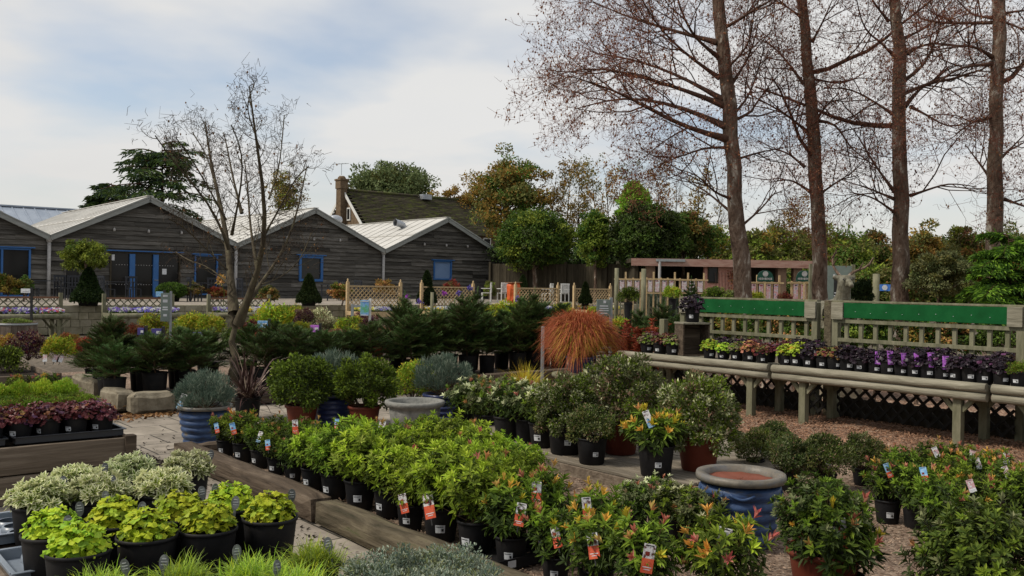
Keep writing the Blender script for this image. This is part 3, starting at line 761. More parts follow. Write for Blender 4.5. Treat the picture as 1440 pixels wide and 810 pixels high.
struct('ground', quad_ab(-700, 700, -700, 900, -.03), M['ground'], rz=ROT)
struct('paving', quad_ab(-8, 13.5, -4, 12.28, 0.0), M['paving'], rz=ROT)
struct('gravel_bed', quad_ab(3.2, 8.36, -1.5, 8.7, .075, 50, 90, .025, 3), M['gravel'], rz=ROT)
struct('bark_path', quad_ab(8.38, 16, -6, 13, .02, 60, 140, .03, 5), M['mulch'], rz=ROT)
struct('planting_bed_soil', quad_ab(2.6, 15, 12.32, 17.5, .07, 60, 30, .03, 8), M['gravel'], rz=ROT)
mb = MB(); mb.box((10, 56, .38), (60, 50.6, 1.0)); struct('terrace', mb, M['paving'], rz=ROT)

def chips(name, n, f, size, seed):
    rng = np.random.default_rng(seed); P = f(rng, n); n = len(P); mb = MB()
    th = rng.uniform(0, 6.28, n); s = size * rng.uniform(.5, 1.5, (n, 1)); tl = rng.normal(0, .35, n)
    X = np.stack([np.cos(th), np.sin(th), tl], 1) * s; Y = np.stack([-np.sin(th), np.cos(th), rng.normal(0, .3, n)], 1) * s * .5; Z = np.array([0, 0, 1.0]) * s * .3
    V = np.stack([P - X - Y, P + X - Y * .6, P + X * .8 + Y, P - X * .9 + Y * .8, P - X * .2 + Z, P + X * .3 + Z + Y * .2], 1)
    q = np.arange(n)[:, None] * 6
    F = np.concatenate([q + np.array(t) for t in ([0, 1, 5], [0, 5, 4], [1, 2, 5], [2, 3, 4], [2, 4, 5], [3, 0, 4])])
    mb.add(V.reshape(-1, 3), F); return mb

def area(a0, a1, b0, b1, z, dens=None):
    def f(rng, n):
        a = rng.uniform(a0, a1, n); b = rng.uniform(b0, b1, n); x = a[:, None] * VA + b[:, None] * UB; x[:, 2] = z + rng.uniform(0, .02, n); return x
    return f
struct('bark_chips', chips('c', 42000, area(8.5, 12.6, .6, 10.5, .03), .013, 4), M['chip'], kind='stuff')
struct('gravel_stones', chips('c', 24000, area(3.25, 8.2, .6, 8.6, .08), .009, 5), noisemat('gravel_stone', [(.14, .095, .065), (.3, .22, .16)], 6, .9, .15, 0, island=.6), kind='stuff')
def litter(rng, n):
    a = rng.uniform(2.1, 4.6, n); b = np.where(rng.random(n) < .5, rng.uniform(4, 12, n), 9 + rng.normal(0, .5, n)); a = np.where(rng.random(n) < .5, 3.02 - np.abs(rng.normal(0, .12, n)), a); x = a[:, None] * VA + b[:, None] * UB; x[:, 2] = .008; return x
struct('fallen_compost', chips('c', 1500, litter, .012, 19), M['soil'], kind='stuff')
def leaffall(rng, n):
    k = n // 2; a = np.concatenate([rng.normal(3.6, .5, k), rng.uniform(3, 8, n - k)]); b = np.concatenate([rng.normal(12.05, .14, k), rng.uniform(12.4, 13.6, n - k)])
    x = a[:, None] * VA + b[:, None] * UB; x[:, 2] = np.where(b > 12.3, .1, .012); return x
struct('fallen_leaves', chips('c', 900, leaffall, .028, 9), M['deadleaf'], kind='stuff')

# ------------------------------------------------------------------ timber edging, stones, deck, raised beds
def sleeper(a0, b0, a1, b1, z, w, h, mat, label, seed, group='sleepers edging the gravel bed'):
    p0, p1 = g(a0, b0), g(a1, b1); L = np.linalg.norm(p1 - p0); rz = math.atan2(p1[1] - p0[1], p1[0] - p0[0])
    mb = MB(); mb.rough((0, 0, 0), (L, w, h), 0, (max(4, int(L / .12)), 3, 3), .014, 2.2, seed, 0, .018)
    # end splits and a worn gouge
    o = obj('timber_sleeper', mb, M[mat], None, (*((p0 + p1) / 2)[:2], z + h / 2), rz)
    tag(o, label, 'sleeper', group); return o
sleeper(3.17, 8.86, 3.17, 6.0, 0, .2, .2, 'sleeper', 'brown split sleeper along the paved path, from the bed corner to the joint', 1)
sleeper(3.17, 5.97, 3.17, 3.3, 0, .2, .19, 'mossy', 'mossy grey sleeper along the path, continuing in front of the large lime shrubs', 2)
sleeper(3.17, 3.27, 3.17, .7, 0, .2, .19, 'mossy', 'mossy sleeper running out of view behind the silver leaved plants', 3)
sleeper(3.29, 8.8, 5.6, 8.8, 0, .17, .17, 'sleeper', 'short sleeper across the back of the bed beside the blue lavender pot', 4)
sleeper(5.63, 8.8, 8.3, 8.8, 0, .17, .16, 'sleeper', 'sleeper across the back of the bed behind the stone bowl', 5)
for i, (q0, q1) in enumerate(((8.7, 6.1), (6.05, 3.5), (3.45, .9))):
    sleeper(8.4, q0, 8.4, q1, 0, .14, .16, 'mossy', ('low grey sleeper between bark path and bed, beside the large variegated bushes', 'low grey sleeper between bark path and bed, behind the olive green bushes', 'low grey sleeper between bark path and bed, behind the white tagged shrubs')[i], 8 + i)
for i, (q0, q1) in enumerate(((4.25, 6.8), (6.85, 9.4), (9.45, 12))):
    sleeper(q0, 12.3, q1, 12.3, 0, .2, .24, 'sleeper', ('dark sleeper at the foot of the potted firs beside the bare tree', 'dark sleeper at the foot of the potted firs behind the lavender mounds', 'dark earthy sleeper in front of the taller firs, beside the yellow grass pot')[i], 14 + i, 'sleepers in front of the firs')

def stone(px, py, size, rz, label, seed, z=0.0):
    p = at(px, py, z); mb = MB(); mb.rough((0, 0, size[2] / 2), size, 0, (8, 5, 5), .03, 3.5, seed, 0, .03)
    o = obj('stone_block', mb, M['stone'], None, (p[0], p[1], z), rz); tag(o, label, 'stone', 'stones edging the fir bed'); return o
stone(213, 581, (.56, .3, .28), ROT + .02, 'squared pale stone block at the corner of the paving beside black fir pots', 21)
stone(165, 578, (.3, .62, .3), ROT + .06, 'rounded stone block with ochre stain next to the squared block', 22)
stone(128, 557, (.34, 1.0, .3), ROT + .04, 'long flat topped stone slab behind the purple leaved bed', 23)
stone(700, 560, (.95, .5, .2), ROT, 'low flat pale stone block on the paving left of the yellow grass', 24)
stone(662, 556, (.3, .35, .22), ROT + .1, 'small rough stone on the paving behind the pink tipped shrubs', 25)

t = thing('timber_deck', 'low grey slatted timber deck carrying the large potted shrubs', 'deck', (0, 0, 0), ROT)
mb = MB(); rng = np.random.default_rng(3)
for i in range(17):
    a = 5.53 + i * .128; mb.box((a + .06, 6.45, .19 + rng.uniform(-.002, .002)), (.118, 3.5, .026))
obj('deck_boards', mb, M['deck'], t, bevel=.004)
obj('fascia_board', MB().box((5.515, 6.45, .125), (.03, 3.5, .1)), M['bedboard'], t, bevel=.004)
obj('fascia_board', MB().box((6.6, 4.69, .125), (2.12, .03, .1)), M['bedboard'], t, bevel=.004)
mb = MB()
for b in (5.0, 6.0, 7.0, 7.9): mb.box((6.6, b, .118), (2.05, .07, .1))
obj('joist', mb, M['sleeper'], t)

def raised_bed(a0, a1, b0, b1, z, label, soilz=None, th=.05, name='raised_bed'):
    t = thing(name, label, 'raised bed', (0, 0, 0), ROT); h = z / 2
    for (x, y, sx, sy) in (((a0 + a1) / 2, b0, a1 - a0, th), ((a0 + a1) / 2, b1, a1 - a0, th), (a0, (b0 + b1) / 2, th, b1 - b0 - th), (a1, (b0 + b1) / 2, th, b1 - b0 - th)):
        mb = MB()
        for k in range(2): mb.rough((x, y, h * k + h / 2), (sx, sy, h - .006), 0, (8 if sx > sy else 2, 2 if sx > sy else 8, 3), .005, 2.5, int(x * 7 + y * 3 + k), 0, .006)
        obj('side_board', mb, M['bedboard'], t)
    for x in (a0, a1):
        for y in (b0, b1): obj('corner_post', MB().box((x, y, z / 2 + .005), (th + .04, th + .04, z + .012)), M['sleeper'], t, bevel=.006)
    obj('compost_surface', quad_ab(a0 + th / 2, a1 - th / 2, b0 + th / 2, b1 - th / 2, soilz or z - .06, 12, 12, .02, 2), M['soil'], t)
    return t
raised_bed(-2.6, 2.38, 7.86, 10.4, .45, 'raised timber bed with two plank sides holding purple and lime heucheras')
raised_bed(.86, 2.02, 1.6, 5.6, .43, 'nearest raised timber bed holding lime and white edged potted plants', soilz=.4)
raised_bed(-1.2, 3.3, 14.2, 17.6, .38, 'low dark raised bed with a yellow leaved plant, beyond the stone slab', soilz=.3)

# trays under the near pots
def tray(a, b, z, sx, sy, label, mat='tray', hh=.05):
    t = thing('plant_tray', label, 'tray', g(a, b, z), ROT, 'plastic carrying trays'); mb = MB()
    mb.box((0, 0, .004), (sx, sy, .006))
    for x, y, wx, wy in ((0, -sy / 2, sx, .006), (0, sy / 2, sx, .006), (-sx / 2, 0, .006, sy - .006), (sx / 2, 0, .006, sy - .006)): mb.box((x, y, hh / 2 + .002), (wx, wy, hh))
    obj('tray_base', mb, M[mat], t)
    r = MB()
    for x, y, wx, wy in ((0, -sy / 2 - .012, sx + .04, .024), (0, sy / 2 + .012, sx + .04, .024), (-sx / 2 - .012, 0, .024, sy), (sx / 2 + .012, 0, .024, sy)): r.box((x, y, hh + .004), (wx, wy, .006))
    obj('tray_rim', r, M[mat], t, bevel=.002)
    if mat == 'traylt':
        r = MB()
        for i in (-1, 0, 1): r.lathe([(.07, .004), (.065, .03), (.055, .03)], 16, (0, i * sy * .3, .004), closed=False)
        obj('pot_socket', r, M[mat], t)
    return t
p = at(22, 745, .42); a_, b_ = ab(p); tray(a_, b_, .41, .3, .45, 'blue grey empty plastic tray at the end of the nearest bed', 'traylt')
p = at(60, 795, .42); a_, b_ = ab(p); tray(a_, b_, .41, .3, .4, 'blue grey tray below the front lime pot at the bed corner', 'traylt')
for i, b in enumerate((8.16,)): tray(1.95, b, .45, .8, .46, 'black tray under the purple heuchera pots at the bed corner', 'tray')
tray(.95, 8.16, .45, 1.05, .46, 'black tray under the purple heuchera pots further along the bed', 'tray')

# ------------------------------------------------------------------ trellis helpers
def lattice(mb, o, ux, x0, x1, z0, z1, step=.12, w=.022, t=.012, mat=0, diag=True):
    """diagonal or square lattice in the upright plane through o along the horizontal direction ux"""
    o = np.array(o, float); ux = nrm(np.array(ux, float)); n = np.cross(ux, [0, 0, 1.0])
    W = x1 - x0; Hh = z1 - z0
    P = lambda x, z, k: o + ux * (x0 + x) + np.array([0, 0, z0 + z]) + n * k
    if diag:
        for c in np.arange(-Hh, W, step):
            xa, xb = max(c, 0), min(c + Hh, W)
            if xb - xa > .02:
                mb.bar(P(xa, xa - c, t * .5), P(xb, xb - c, t * .5), w, t, n, mat)
                mb.bar(P(W - xa, xa - c, -t * .52), P(W - xb, xb - c, -t * .52), w, t, n, mat)
    else:
        for x in np.arange(step / 2, W, step): mb.bar(P(x, 0, t * .5), P(x, Hh, t * .5), w, t, n, mat)
        for z in np.arange(step, Hh - .03, step): mb.bar(P(0, z, -t * .52), P(W, z, -t * .52), w, t, n, mat)

# ------------------------------------------------------------------ the long bench with the green topped fence
def bench(b0, b1, label):
    t = thing('display_bench', label, 'bench', (0, 0, 0), ROT, 'long timber display benches by the bark path'); af, ar, z = 10.32, 11.1, .75
    for zz, aa in ((z - .045, af - .01), (z - .145, af + .012)):
        mb = MB(); n = 12; bb = np.linspace(b0 + .015, b1 - .015, n)
        P = np.stack([af * 0 + aa + RNG.normal(0, .002, n), bb, zz + RNG.normal(0, .002, n)], 1)
        mb.tubes(P, np.full((1, n), .052), 12, cap=True); obj('half_round_rail', mb, M['rail'], t)
    mb = MB()
    for i in range(7): mb.box((af + .1 + i * .112, (b0 + b1) / 2, z - .06), (.105, b1 - b0 - .06, .024))
    obj('bench_slats', mb, M['rail'], t, bevel=.004)
    for b in (b0 + .36, b1 - .42):
        for a in (af + .09, ar - .04):
            mb = MB(); mb.box((a, b, .3), (.095, .095, .66))
            l = obj('leg', mb, M['trellis'], t, bevel=.006)
            mb = MB()
            for s in (-1, 1): mb.bar((a, b + s * .04, .42), (a, b + s * .2, .6), .05, .045, (1, 0, 0))
            obj('brace', mb, M['trellis'], l)
        obj('cross_rail', MB().box(((af + ar) / 2, b + .075, .6), (ar - af - .1, .05, .1)), M['trellis'], t)
    mb = MB(); lattice(mb, (ar + .02, b0, 0), (0, 1, 0), .05, b1 - b0 - .05, .08, .64, .17, .035, .014); obj('lattice_panel', mb, M['underboard'], t)
for i, (q0, q1) in enumerate(((1.62, 4.40), (4.43, 7.18), (7.21, 9.98))):
    bench(q0, q1, ('grey timber bench at the edge of view with black heuchera pots', 'grey timber bench of half round rails with purple tagged black heucheras', 'grey timber bench of half round rails with lime heucheras and a wooden crate')[i])

def green_fence(b0, b1, label):
    t = thing('trellis_fence', label, 'fence', (0, 0, 0), ROT, 'green topped trellis fence behind the benches'); a = 11.24
    obj('green_board', MB().box((a - .05, (b0 + b1) / 2, 1.475), (.03, b1 - b0 - .16, .2)), M['greenboard'], t, bevel=.004)
    mb = MB()
    for b in np.linspace(b0 + .16, b1 - .14, 11): mb.box((a - .052 - .018, b, 1.465 + random.uniform(-.02, .02)), (.005, .006, .006))
    obj('screw_heads', mb, M['white'], t)
    obj('cap_rail', MB().box((a - .01, (b0 + b1) / 2, 1.592), (.1, b1 - b0, .026)), M['trellis'], t, bevel=.004)
    for zz in (1.33, 1.08, .8): obj('rail', MB().box((a - .03, (b0 + b1) / 2, zz), (.03, b1 - b0, .05)), M['trellis'], t, bevel=.003)
    mb = MB()
    for i, b in enumerate(np.arange(b0 + .2, b1 - .1, .205)): mb.box((a + .008, b, 1.05), (.04, .05, .62))
    obj('upright_slats', mb, M['trellis'], t, bevel=.003)
    for b in (b0 + .045, b1 - .045):
        obj('post', MB().box((a - .005, b, .78), (.09, .09, 1.58)), M['trellis'], t, bevel=.006)
        obj('post_block', MB().box((a - .07, b + (.05 if b < (b0 + b1) / 2 else -.05), 1.465), (.035, .17, .23)), M['rail'], t, bevel=.005)
for q0, q1, w_ in ((1.7, 4.3, 'at the edge of view'), (4.45, 6.85, 'under the middle bench'), (7.1, 9.7, 'under the crate bench')):  # boards added to block light from behind, keeping the bench lattice dark
    mb = MB()
    for k in range(1): mb.rough((11.36, (q0 + q1) / 2, .15), (.04, q1 - q0, .29), 0, (2, 10, 2), .004, 2, k, 0, .004)
    o = obj('shade_board', mb, M['darkfence'], None, None, ROT); tag(o, 'added dark board keeping shade behind the bench lattice, ' + w_, 'board', 'added shade boards behind the bench lattice')
green_fence(4.42, 6.86, 'trellis fence with dark green top board behind the purple tagged heucheras')
green_fence(7.08, 9.5, 'trellis fence with dark green top board behind the dark plant on the crate')
green_fence(1.9, 4.36, 'trellis fence panel with dark green board at the edge of view')
obj_ = obj('fence_post', MB().box((0, 0, .8), (.11, .11, 1.6)), M['mossy'], None, g(11.32, 6.97), ROT, .006); tag(obj_, 'brown round shouldered post between the two green topped fence panels', 'post')
obj_ = obj('fence_post', MB().box((0, 0, .62), (.1, .1, 1.24)), M['trellis'], None, g(11.1, 9.75), ROT, .006); tag(obj_, 'short weathered post left of the green topped fence by purple leaves', 'post')

t = thing('wooden_crate', 'open fronted dark wooden crate standing on the bench under a black plant', 'crate', g(10.62, 8.78, .752), ROT - .45)
for x in (-.2, .2): obj('side_panel', MB().box((x, 0, .23), (.024, .3, .46)), M['sleeper'], t, bevel=.003)
obj('back_panel', MB().box((0, .14, .23), (.374, .02, .46)), M['sleeper'], t); obj('top_board', MB().box((0, -.01, .472), (.44, .34, .024)), M['rail'], t, bevel=.003); obj('base_board', MB().box((0, 0, .012), (.374, .27, .02)), M['sleeper'], t)
# ------------------------------------------------------------------ the weatherboarded shop (everything in a, b, z)
FB = 43.2; EZ, PZ = 3.48, 5.42; A0, GW = 9.6, 8.3; TZ = .88
shop = thing('timber_shop', 'long dark weatherboarded shop with four gables and pale metal roofs', 'building', (0, 0, 0), ROT)
def opening(px0, py0, px1, py1):
    a0, z1 = at_b(px0, py0, FB); a1, z0 = at_b(px1, py1, FB); return [a0, a1, max(z0, TZ + .02), z1]
OPEN = {'w1': opening(-60, 346, 42, 425), 'slit': opening(90, 351, 112, 425), 'door': opening(154, 353, 252, 425), 'w3': opening(273, 358, 305, 415),
        'w4': opening(420, 359, 453, 396), 'w5': opening(609, 366, 634, 394)}
rng = np.random.default_rng(11)
def roofz(a, k):
    c = A0 + (k + .5) * GW; return PZ - (PZ - EZ) * abs(a - c) / (GW / 2)
for k in range(-1, 3):
    c = A0 + (k + .5) * GW; lo, hi = A0 + k * GW, A0 + (k + 1) * GW
    mb = MB(); V = [(lo, FB + .02), (hi, FB + .02)]
    mb.add([(lo, FB + .02, TZ - .1), (hi, FB + .02, TZ - .1), (hi, FB + .02, EZ), (c, FB + .02, PZ - .02), (lo, FB + .02, EZ)], [[0, 1, 2, 3, 4]])
    z = TZ
    while z < PZ - .05:
        hc = .205 + rng.uniform(-.014, .014); z1 = min(z + hc, PZ - .03)
        def xr(zz): h = GW / 2 if zz <= EZ else GW / 2 * (PZ - zz) / (PZ - EZ); return c - h, c + h
        (l0, r0), (l1, r1) = xr(z), xr(z1)
        cuts = [l0]; x = l0 + rng.uniform(1.5, 3.8)
        while x < r0 - .6: cuts.append(x); x += rng.uniform(2.4, 4.2)
        cuts.append(r0); segs = []
        for s0, s1 in zip(cuts[:-1], cuts[1:]):
            pieces = [(s0, s1)]
            for (o0, o1, q0, q1) in OPEN.values():
                if z1 > q0 + .03 and z < q1 - .02:
                    nx = []
                    for p0, p1 in pieces:
                        if o1 <= p0 or o0 >= p1: nx.append((p0, p1))
                        else:
                            if o0 > p0: nx.append((p0, o0))
                            if o1 < p1: nx.append((o1, p1))
                    pieces = nx
            segs += pieces
        for s0, s1 in segs:
            if s1 - s0 < .05: continue
            n = max(2, int((s1 - s0) / .35)); xs = np.linspace(s0 + .003, s1 - .003, n + 1)
            sag = np.array([mnoise.noise(Vector((xx * .9, z * 5, k * 3))) for xx in xs]) * .022; lift = np.array([mnoise.noise(Vector((xx * 1.7, z * 9, 4.0))) for xx in xs]) * .012
            b0 = FB - .066 - lift; t0 = FB - .006
            bot = np.stack([xs, b0, z - .025 + sag], 1); xt = np.clip(xs, l1, r1); top = np.stack([xt, np.full(n + 1, t0), np.full(n + 1, z1) + sag * .3], 1); und = np.stack([xs, np.full(n + 1, FB + .01), z - .02 + sag], 1)
            i = np.arange(n)
            mb.add(np.concatenate([bot, top, und]), np.concatenate([np.stack([i, i + 1, n + 2 + i, n + 1 + i], 1), np.stack([2 * n + 2 + i, 2 * n + 3 + i, i + 1, i], 1)]))
        z = z1
    obj('gable_wall', mb, M['cladding'], shop)
    for s in (-1, 1):
        e = c + s * GW / 2; mb = MB(); f0, f1 = FB - .32, FB + 15
        nrmv = np.array([s * (PZ - EZ), 0, GW / 2]); nrmv /= np.linalg.norm(nrmv)
        def P(f, b, up): return np.array([c + (e - c) * f, b, PZ + (EZ - PZ) * f]) + nrmv * up
        for (q0, q1, u) in ((0, .56, .10), (.54, 1.0, .06)):
            V = [P(q0, f0, u), P(q1, f0, u), P(q1, f1, u), P(q0, f1, u), P(q0, f0, u - .035), P(q1, f0, u - .035), P(q1, f1, u - .035), P(q0, f1, u - .035)]
            Fq = [[0, 1, 2, 3], [7, 6, 5, 4], [0, 4, 5, 1], [1, 5, 6, 2], [2, 6, 7, 3], [3, 7, 4, 0]]
            mb.add(V, Fq if s < 0 else [q[::-1] for q in Fq])
            for b in np.arange(f0 + .9, f1, .98):
                mb.bar(P(q0 + .01, b, u + .014), P(q1 - .01, b, u + .014), .05, .022, nrmv)
        r = obj('roof_slope', mb, M['roof'], shop)
        mb = MB(); mb.bar(P(0, FB - .3, -.06), P(1.0, FB - .3, -.06), .05, .2, nrmv); mb.bar(P(0, FB - .335, .05), P(1.01, FB - .335, .05), .03, .05, nrmv)
        obj('barge_board', mb, M['barge'], shop)
    mb = MB(); mb.bar((c, FB - .34, PZ + .1), (c, FB + 15, PZ + .1), .3, .03); obj('ridge_cap', mb, M['roof'], shop)
    for q in range(5):
        a = c - 3.0 + q * 1.5; l = MB(); zz = at_b(200, 324, FB)[1]
        l.box((a, FB - .11, zz + .04), (.03, .14, .03)); l.lathe([(.02, .04), (.05, 0), (.055, -.09), (.02, -.1)], 10, (a, FB - .17, zz)); obj('wall_light', l, M['downpipe'], shop)
for k in range(0, 4):
    a = A0 + k * GW; mb = MB(); mb.tubes(np.array([(a, FB - .16, TZ), (a, FB - .16, 2), (a, FB - .16, EZ - .16)]), np.full((1, 3), .075), 10, cap=True)
    mb.lathe([(.11, 0), (.14, .22)], 12, (a, FB - .16, EZ - .22))
    obj('downpipe', mb, M['downpipe'], shop)
mb = MB(); mb.box((A0 + 3 * GW - .06, FB + 7.5, (TZ + EZ) / 2), (.1, 14.9, EZ - TZ)); obj('side_wall', mb, M['cladding'], shop)
mb = MB(); mb.box((A0 - GW + .06, FB + 7.5, (TZ + EZ) / 2), (.1, 14.9, EZ - TZ)); obj('side_wall', mb, M['cladding'], shop)

def window(key, mull=(), fw=.1, mat='bluepaint', glass='glass', name='window', thick=None, lintel=True):
    o0, o1, z0, z1 = OPEN[key]; mb = MB(); y = FB - .05
    mb.box(((o0 + o1) / 2, y, z1 - fw / 2), (o1 - o0, .12, fw)); mb.box(((o0 + o1) / 2, y, z0 + fw / 2), (o1 - o0, .12, fw))
    for x in (o0 + fw / 2, o1 - fw / 2): mb.box((x, y, (z0 + z1) / 2), (fw, .116, z1 - z0 - 2 * fw))
    for x, w in mull: mb.box((x, y - .01, (z0 + z1) / 2), (w, .13, z1 - z0 - 2 * fw))
    f = obj(name, mb, M[mat], shop, bevel=.008)
    obj('pane', MB().box(((o0 + o1) / 2, FB + .0, (z0 + z1) / 2), (o1 - o0 - .02, .012, z1 - z0 - .02)), M[glass], f)
    if lintel: obj('drip_board', MB().box(((o0 + o1) / 2, FB - .1, z1 + .03), (o1 - o0 + .3, .16, .05)), M['bluepaint'], f)
    return f
window('w1', [(at_b(2, 380, FB)[0], .08)], .08)
window('slit', fw=.07, mat='cladding', lintel=False)
d0, d1, dz0, dz1 = OPEN['door']
f = window('door', [], .07, mat='darkfence', name='glazed_entrance')
for px_ in (185, 218): obj('door_stile', MB().box((at_b(px_, 380, FB)[0], FB - .075, (dz0 + dz1) / 2 - .05), (.24, .12, dz1 - dz0 - .1)), M['bluepaint'], f, bevel=.01)
mb = MB(); a = at_b(231, 382, FB)[0]; zz = at_b(231, 382, FB)[1]; mb.box((a, FB - .012, zz), (.2, .006, .26)); obj('notice', mb, M['white'], f)
mb = MB(); a, zz = at_b(158, 362, FB); mb.box((a, FB - .012, zz), (.18, .006, .26)); obj('notice', mb, M['white'], f)
a, zz = at_b(219, 394, FB); mb = MB(); mb.tubes(np.array([(a - .1, FB - .13, zz), (a - .1, FB - .17, zz), (a + .06, FB - .17, zz)]), np.full((1, 3), .018), 6, cap=True); obj('handle', mb, M['galv'], f)
mb = MB()
for r_ in (.42, 1.05):
    for x in np.arange(d0 + .3, d1 - .2, .12): mb.box((x, FB - .009, dz0 + (dz1 - dz0) * (.28 + .43 * (r_ > .5))), (.03, .004, .03))
obj('glass_marking_dots', mb, M['downpipe'], f)
window('w3', fw=.07); window('w4', fw=.13, glass='glasslt'); window('w5', fw=.08, glass='bluepanel')
def cowl(px, py, depth_b, tilt, label=None, pipe=True):
    a, z = at_b(px, py, depth_b); mb = MB()
    k = [(0, 0, -.7), (0, 0, .05), (-.12, -.02, .22), (-.38, -.05, .3), (-.62, -.08, .34)] if pipe else [(0, 0, -.5), (0, 0, .02)]
    P = np.array(k) + [a, depth_b, z]; mb.tubes(P, np.full((1, len(k)), .2), 14, cap=False)
    if pipe:
        mb.tubes(np.array([P[-1], P[-1] + [-.04, 0, .0]]), np.full((1, 2), .225), 14, 0, cap=False); mb.tubes(np.array([P[-1] + [.1, .01, -.01], P[-1] + [.08, .01, -.01]]), np.full((1, 2), .19), 14, 1, cap=True)
        mb.tubes(np.array([P[0] + [0, 0, .1], P[0] + [0, 0, .3]]), np.full((1, 2), .26), 14)
    else: mb.lathe([(.1, 0), (.42, .02), (.46, .14), (.4, .3), (.2, .4), (.02, .42)], 18, (a, depth_b, z - .05))
    obj('roof_vent', mb, [M['zinc'], M['ink']], shop)
cowl(568, 322, FB + 2.6, 0)
cowl(471, 311, FB + 6.0, 0, pipe=False); cowl(368, 318, FB + 6.5, 0, pipe=False)

# blue-grey metal barn further back on the far side
bt = thing('metal_barn', 'blue grey ribbed metal roof of a low barn behind the shop', 'building', (0, 0, 0), ROT)
bb = FB + 17.5; a0 = at_b(-120, 291, bb)[0]; a1 = at_b(110, 293, bb)[0]; zr = at_b(40, 292, bb)[1]; mb = MB()
mb.add([(a0, bb - 5, zr - 2.2), (a1, bb - 5, zr - 2.2), (a1, bb, zr), (a0, bb, zr), (a1, bb + 5, zr - 2.2), (a0, bb + 5, zr - 2.2)], [[0, 1, 2, 3], [3, 2, 4, 5]])
for x in np.arange(a0, a1, .6): mb.bar((x, bb - 5, zr - 2.18), (x, bb, zr + .02), .06, .05)
obj('roof', mb, M['roofblue'], bt)
mb = MB(); mb.box(((a0 + a1) / 2, bb, (zr - 2.2) / 2 + .4), (a1 - a0 - .3, 9.4, zr - 3.0)); obj('wall', mb, M['cladding'], bt)
mb = MB(); mb.bar((a0, bb, zr + .05), (a1, bb, zr + .05), .3, .08); obj('ridge_cap', mb, M['roofblue'], bt)

# ------------------------------------------------------------------ stone house behind
ht = thing('stone_house', 'stone house with steep mossy tiled roof and gable chimney behind the shop', 'building', (0, 0, 0), ROT)
A_ = atd(485, 268, 90); ha, hb = ab(A_); hz = A_[2]; hl = 17.0; hw = 3.9; ez = hz - 3.7
mb = MB()
V = [(ha, hb - hw, 0), (ha, hb + hw, 0), (ha, hb + hw, ez), (ha, hb, hz - .1), (ha, hb - hw, ez)]
mb.add(V + [(x + hl, y, z) for x, y, z in V], [[0, 4, 3, 2, 1], [5, 6, 7, 8, 9], [0, 5, 9, 4], [1, 2, 7, 6]]); obj('wall', mb, M['housestone'], ht)
for s in (-1, 1):
    mb = MB(); n = 26
    for i in range(n):
        f0, f1 = i / n, (i + 1) / n
        def Q(x, f, u): return (x, hb + s * (hw + .3) * f, hz + (ez - hz - .25) * f + u)
        xs = np.arange(ha - .15, ha + hl + .2, .9); xs = xs + (.45 if i % 2 else 0)
        for x0, x1 in zip(xs[:-1], xs[1:]):
            w = RNG.uniform(-.012, .012); q = [Q(x0, f0, .02 + w), Q(x1, f0, .02 + w), Q(x1, f1, .085 + w), Q(x0, f1, .085 + w), Q(x0, f1, .0), Q(x1, f1, .0)]
            mb.add(q, [[0, 3, 2, 1] if s < 0 else [0, 1, 2, 3], [3, 4, 5, 2] if s < 0 else [2, 5, 4, 3]])
    obj('roof', mb, M['tileroof'], ht)
mb = MB(); mb.tubes(np.array([(ha - .1, hb, hz + .06), (ha + hl / 2, hb, hz + .06), (ha + hl, hb, hz + .06)]), np.full((1, 3), .16), 8, cap=True); obj('ridge_tiles', mb, M['tileroof'], ht)
for s in (-1, 1): obj('barge_board', MB().bar((ha - .2, hb, hz - .05), (ha - .2, hb + s * (hw + .3), ez - .3), .08, .28), M['whitepaint'], ht)
mb = MB(); mb.box((ha - .3, hb + .1, hz - 3), (.7, .95, 6.4)); mb.box((ha - .3, hb + .1, hz + .55), (.85, 1.05, .8)); mb.box((ha - .3, hb + .1, hz + 1.02), (1.0, 1.2, .18)); ch = obj('chimney', mb, M['housestone'], ht, bevel=.03)
obj('chimney_pot', MB().lathe([(.42, 0), (.38, .15), (.25, .3)], 12, (ha - .3, hb + .1, hz + 1.1)), M['housestone'], ch)
mb = MB(); mz = hz + 2.6; mb.tubes(np.array([(ha - .35, hb + .1, hz + 1.5), (ha - .35, hb + .1, mz)]), np.full((1, 2), .025), 5)
mb.bar((ha - .95, hb + .1, mz - .1), (ha + .45, hb + .1, mz + .1), .04, .04)
for q in (-.8, -.45, -.1, .25): mb.bar((ha - .35 + q, hb - .35, mz + q * .14), (ha - .35 + q, hb + .55, mz + q * .14), .03, .03)
obj('aerial', mb, M['galv'], ht)
wz = at_a(486, 290, ha)[1]
mb = MB(); wb = hb - .95
mb.box((ha - .06, wb, hz - 2.35), (.1, .62, 1.25)); w_ = obj('window', mb, M['whitepaint'], ht); obj('pane', MB().box((ha - .12, wb, hz - 2.35), (.02, .42, 1.0)), M['glass'], w_)
mb = MB(); xx = ha + 14.6; mb.box((xx, hb - hw - .03, ez - 1.0), (1.0, .1, 1.2)); w_ = obj('window', mb, M['whitepaint'], ht); obj('pane', MB().box((xx, hb - hw - .09, ez - 1.0), (.76, .02, .96)), M['glass'], w_)
q = atd(598, 279, 95); qa, qb = ab(q); mb = MB(); mb.box((ha + 9.2, hb - .4, hz + .0), (1.1, .7, .5)); obj('roof_light', mb, M['zinc'], ht)

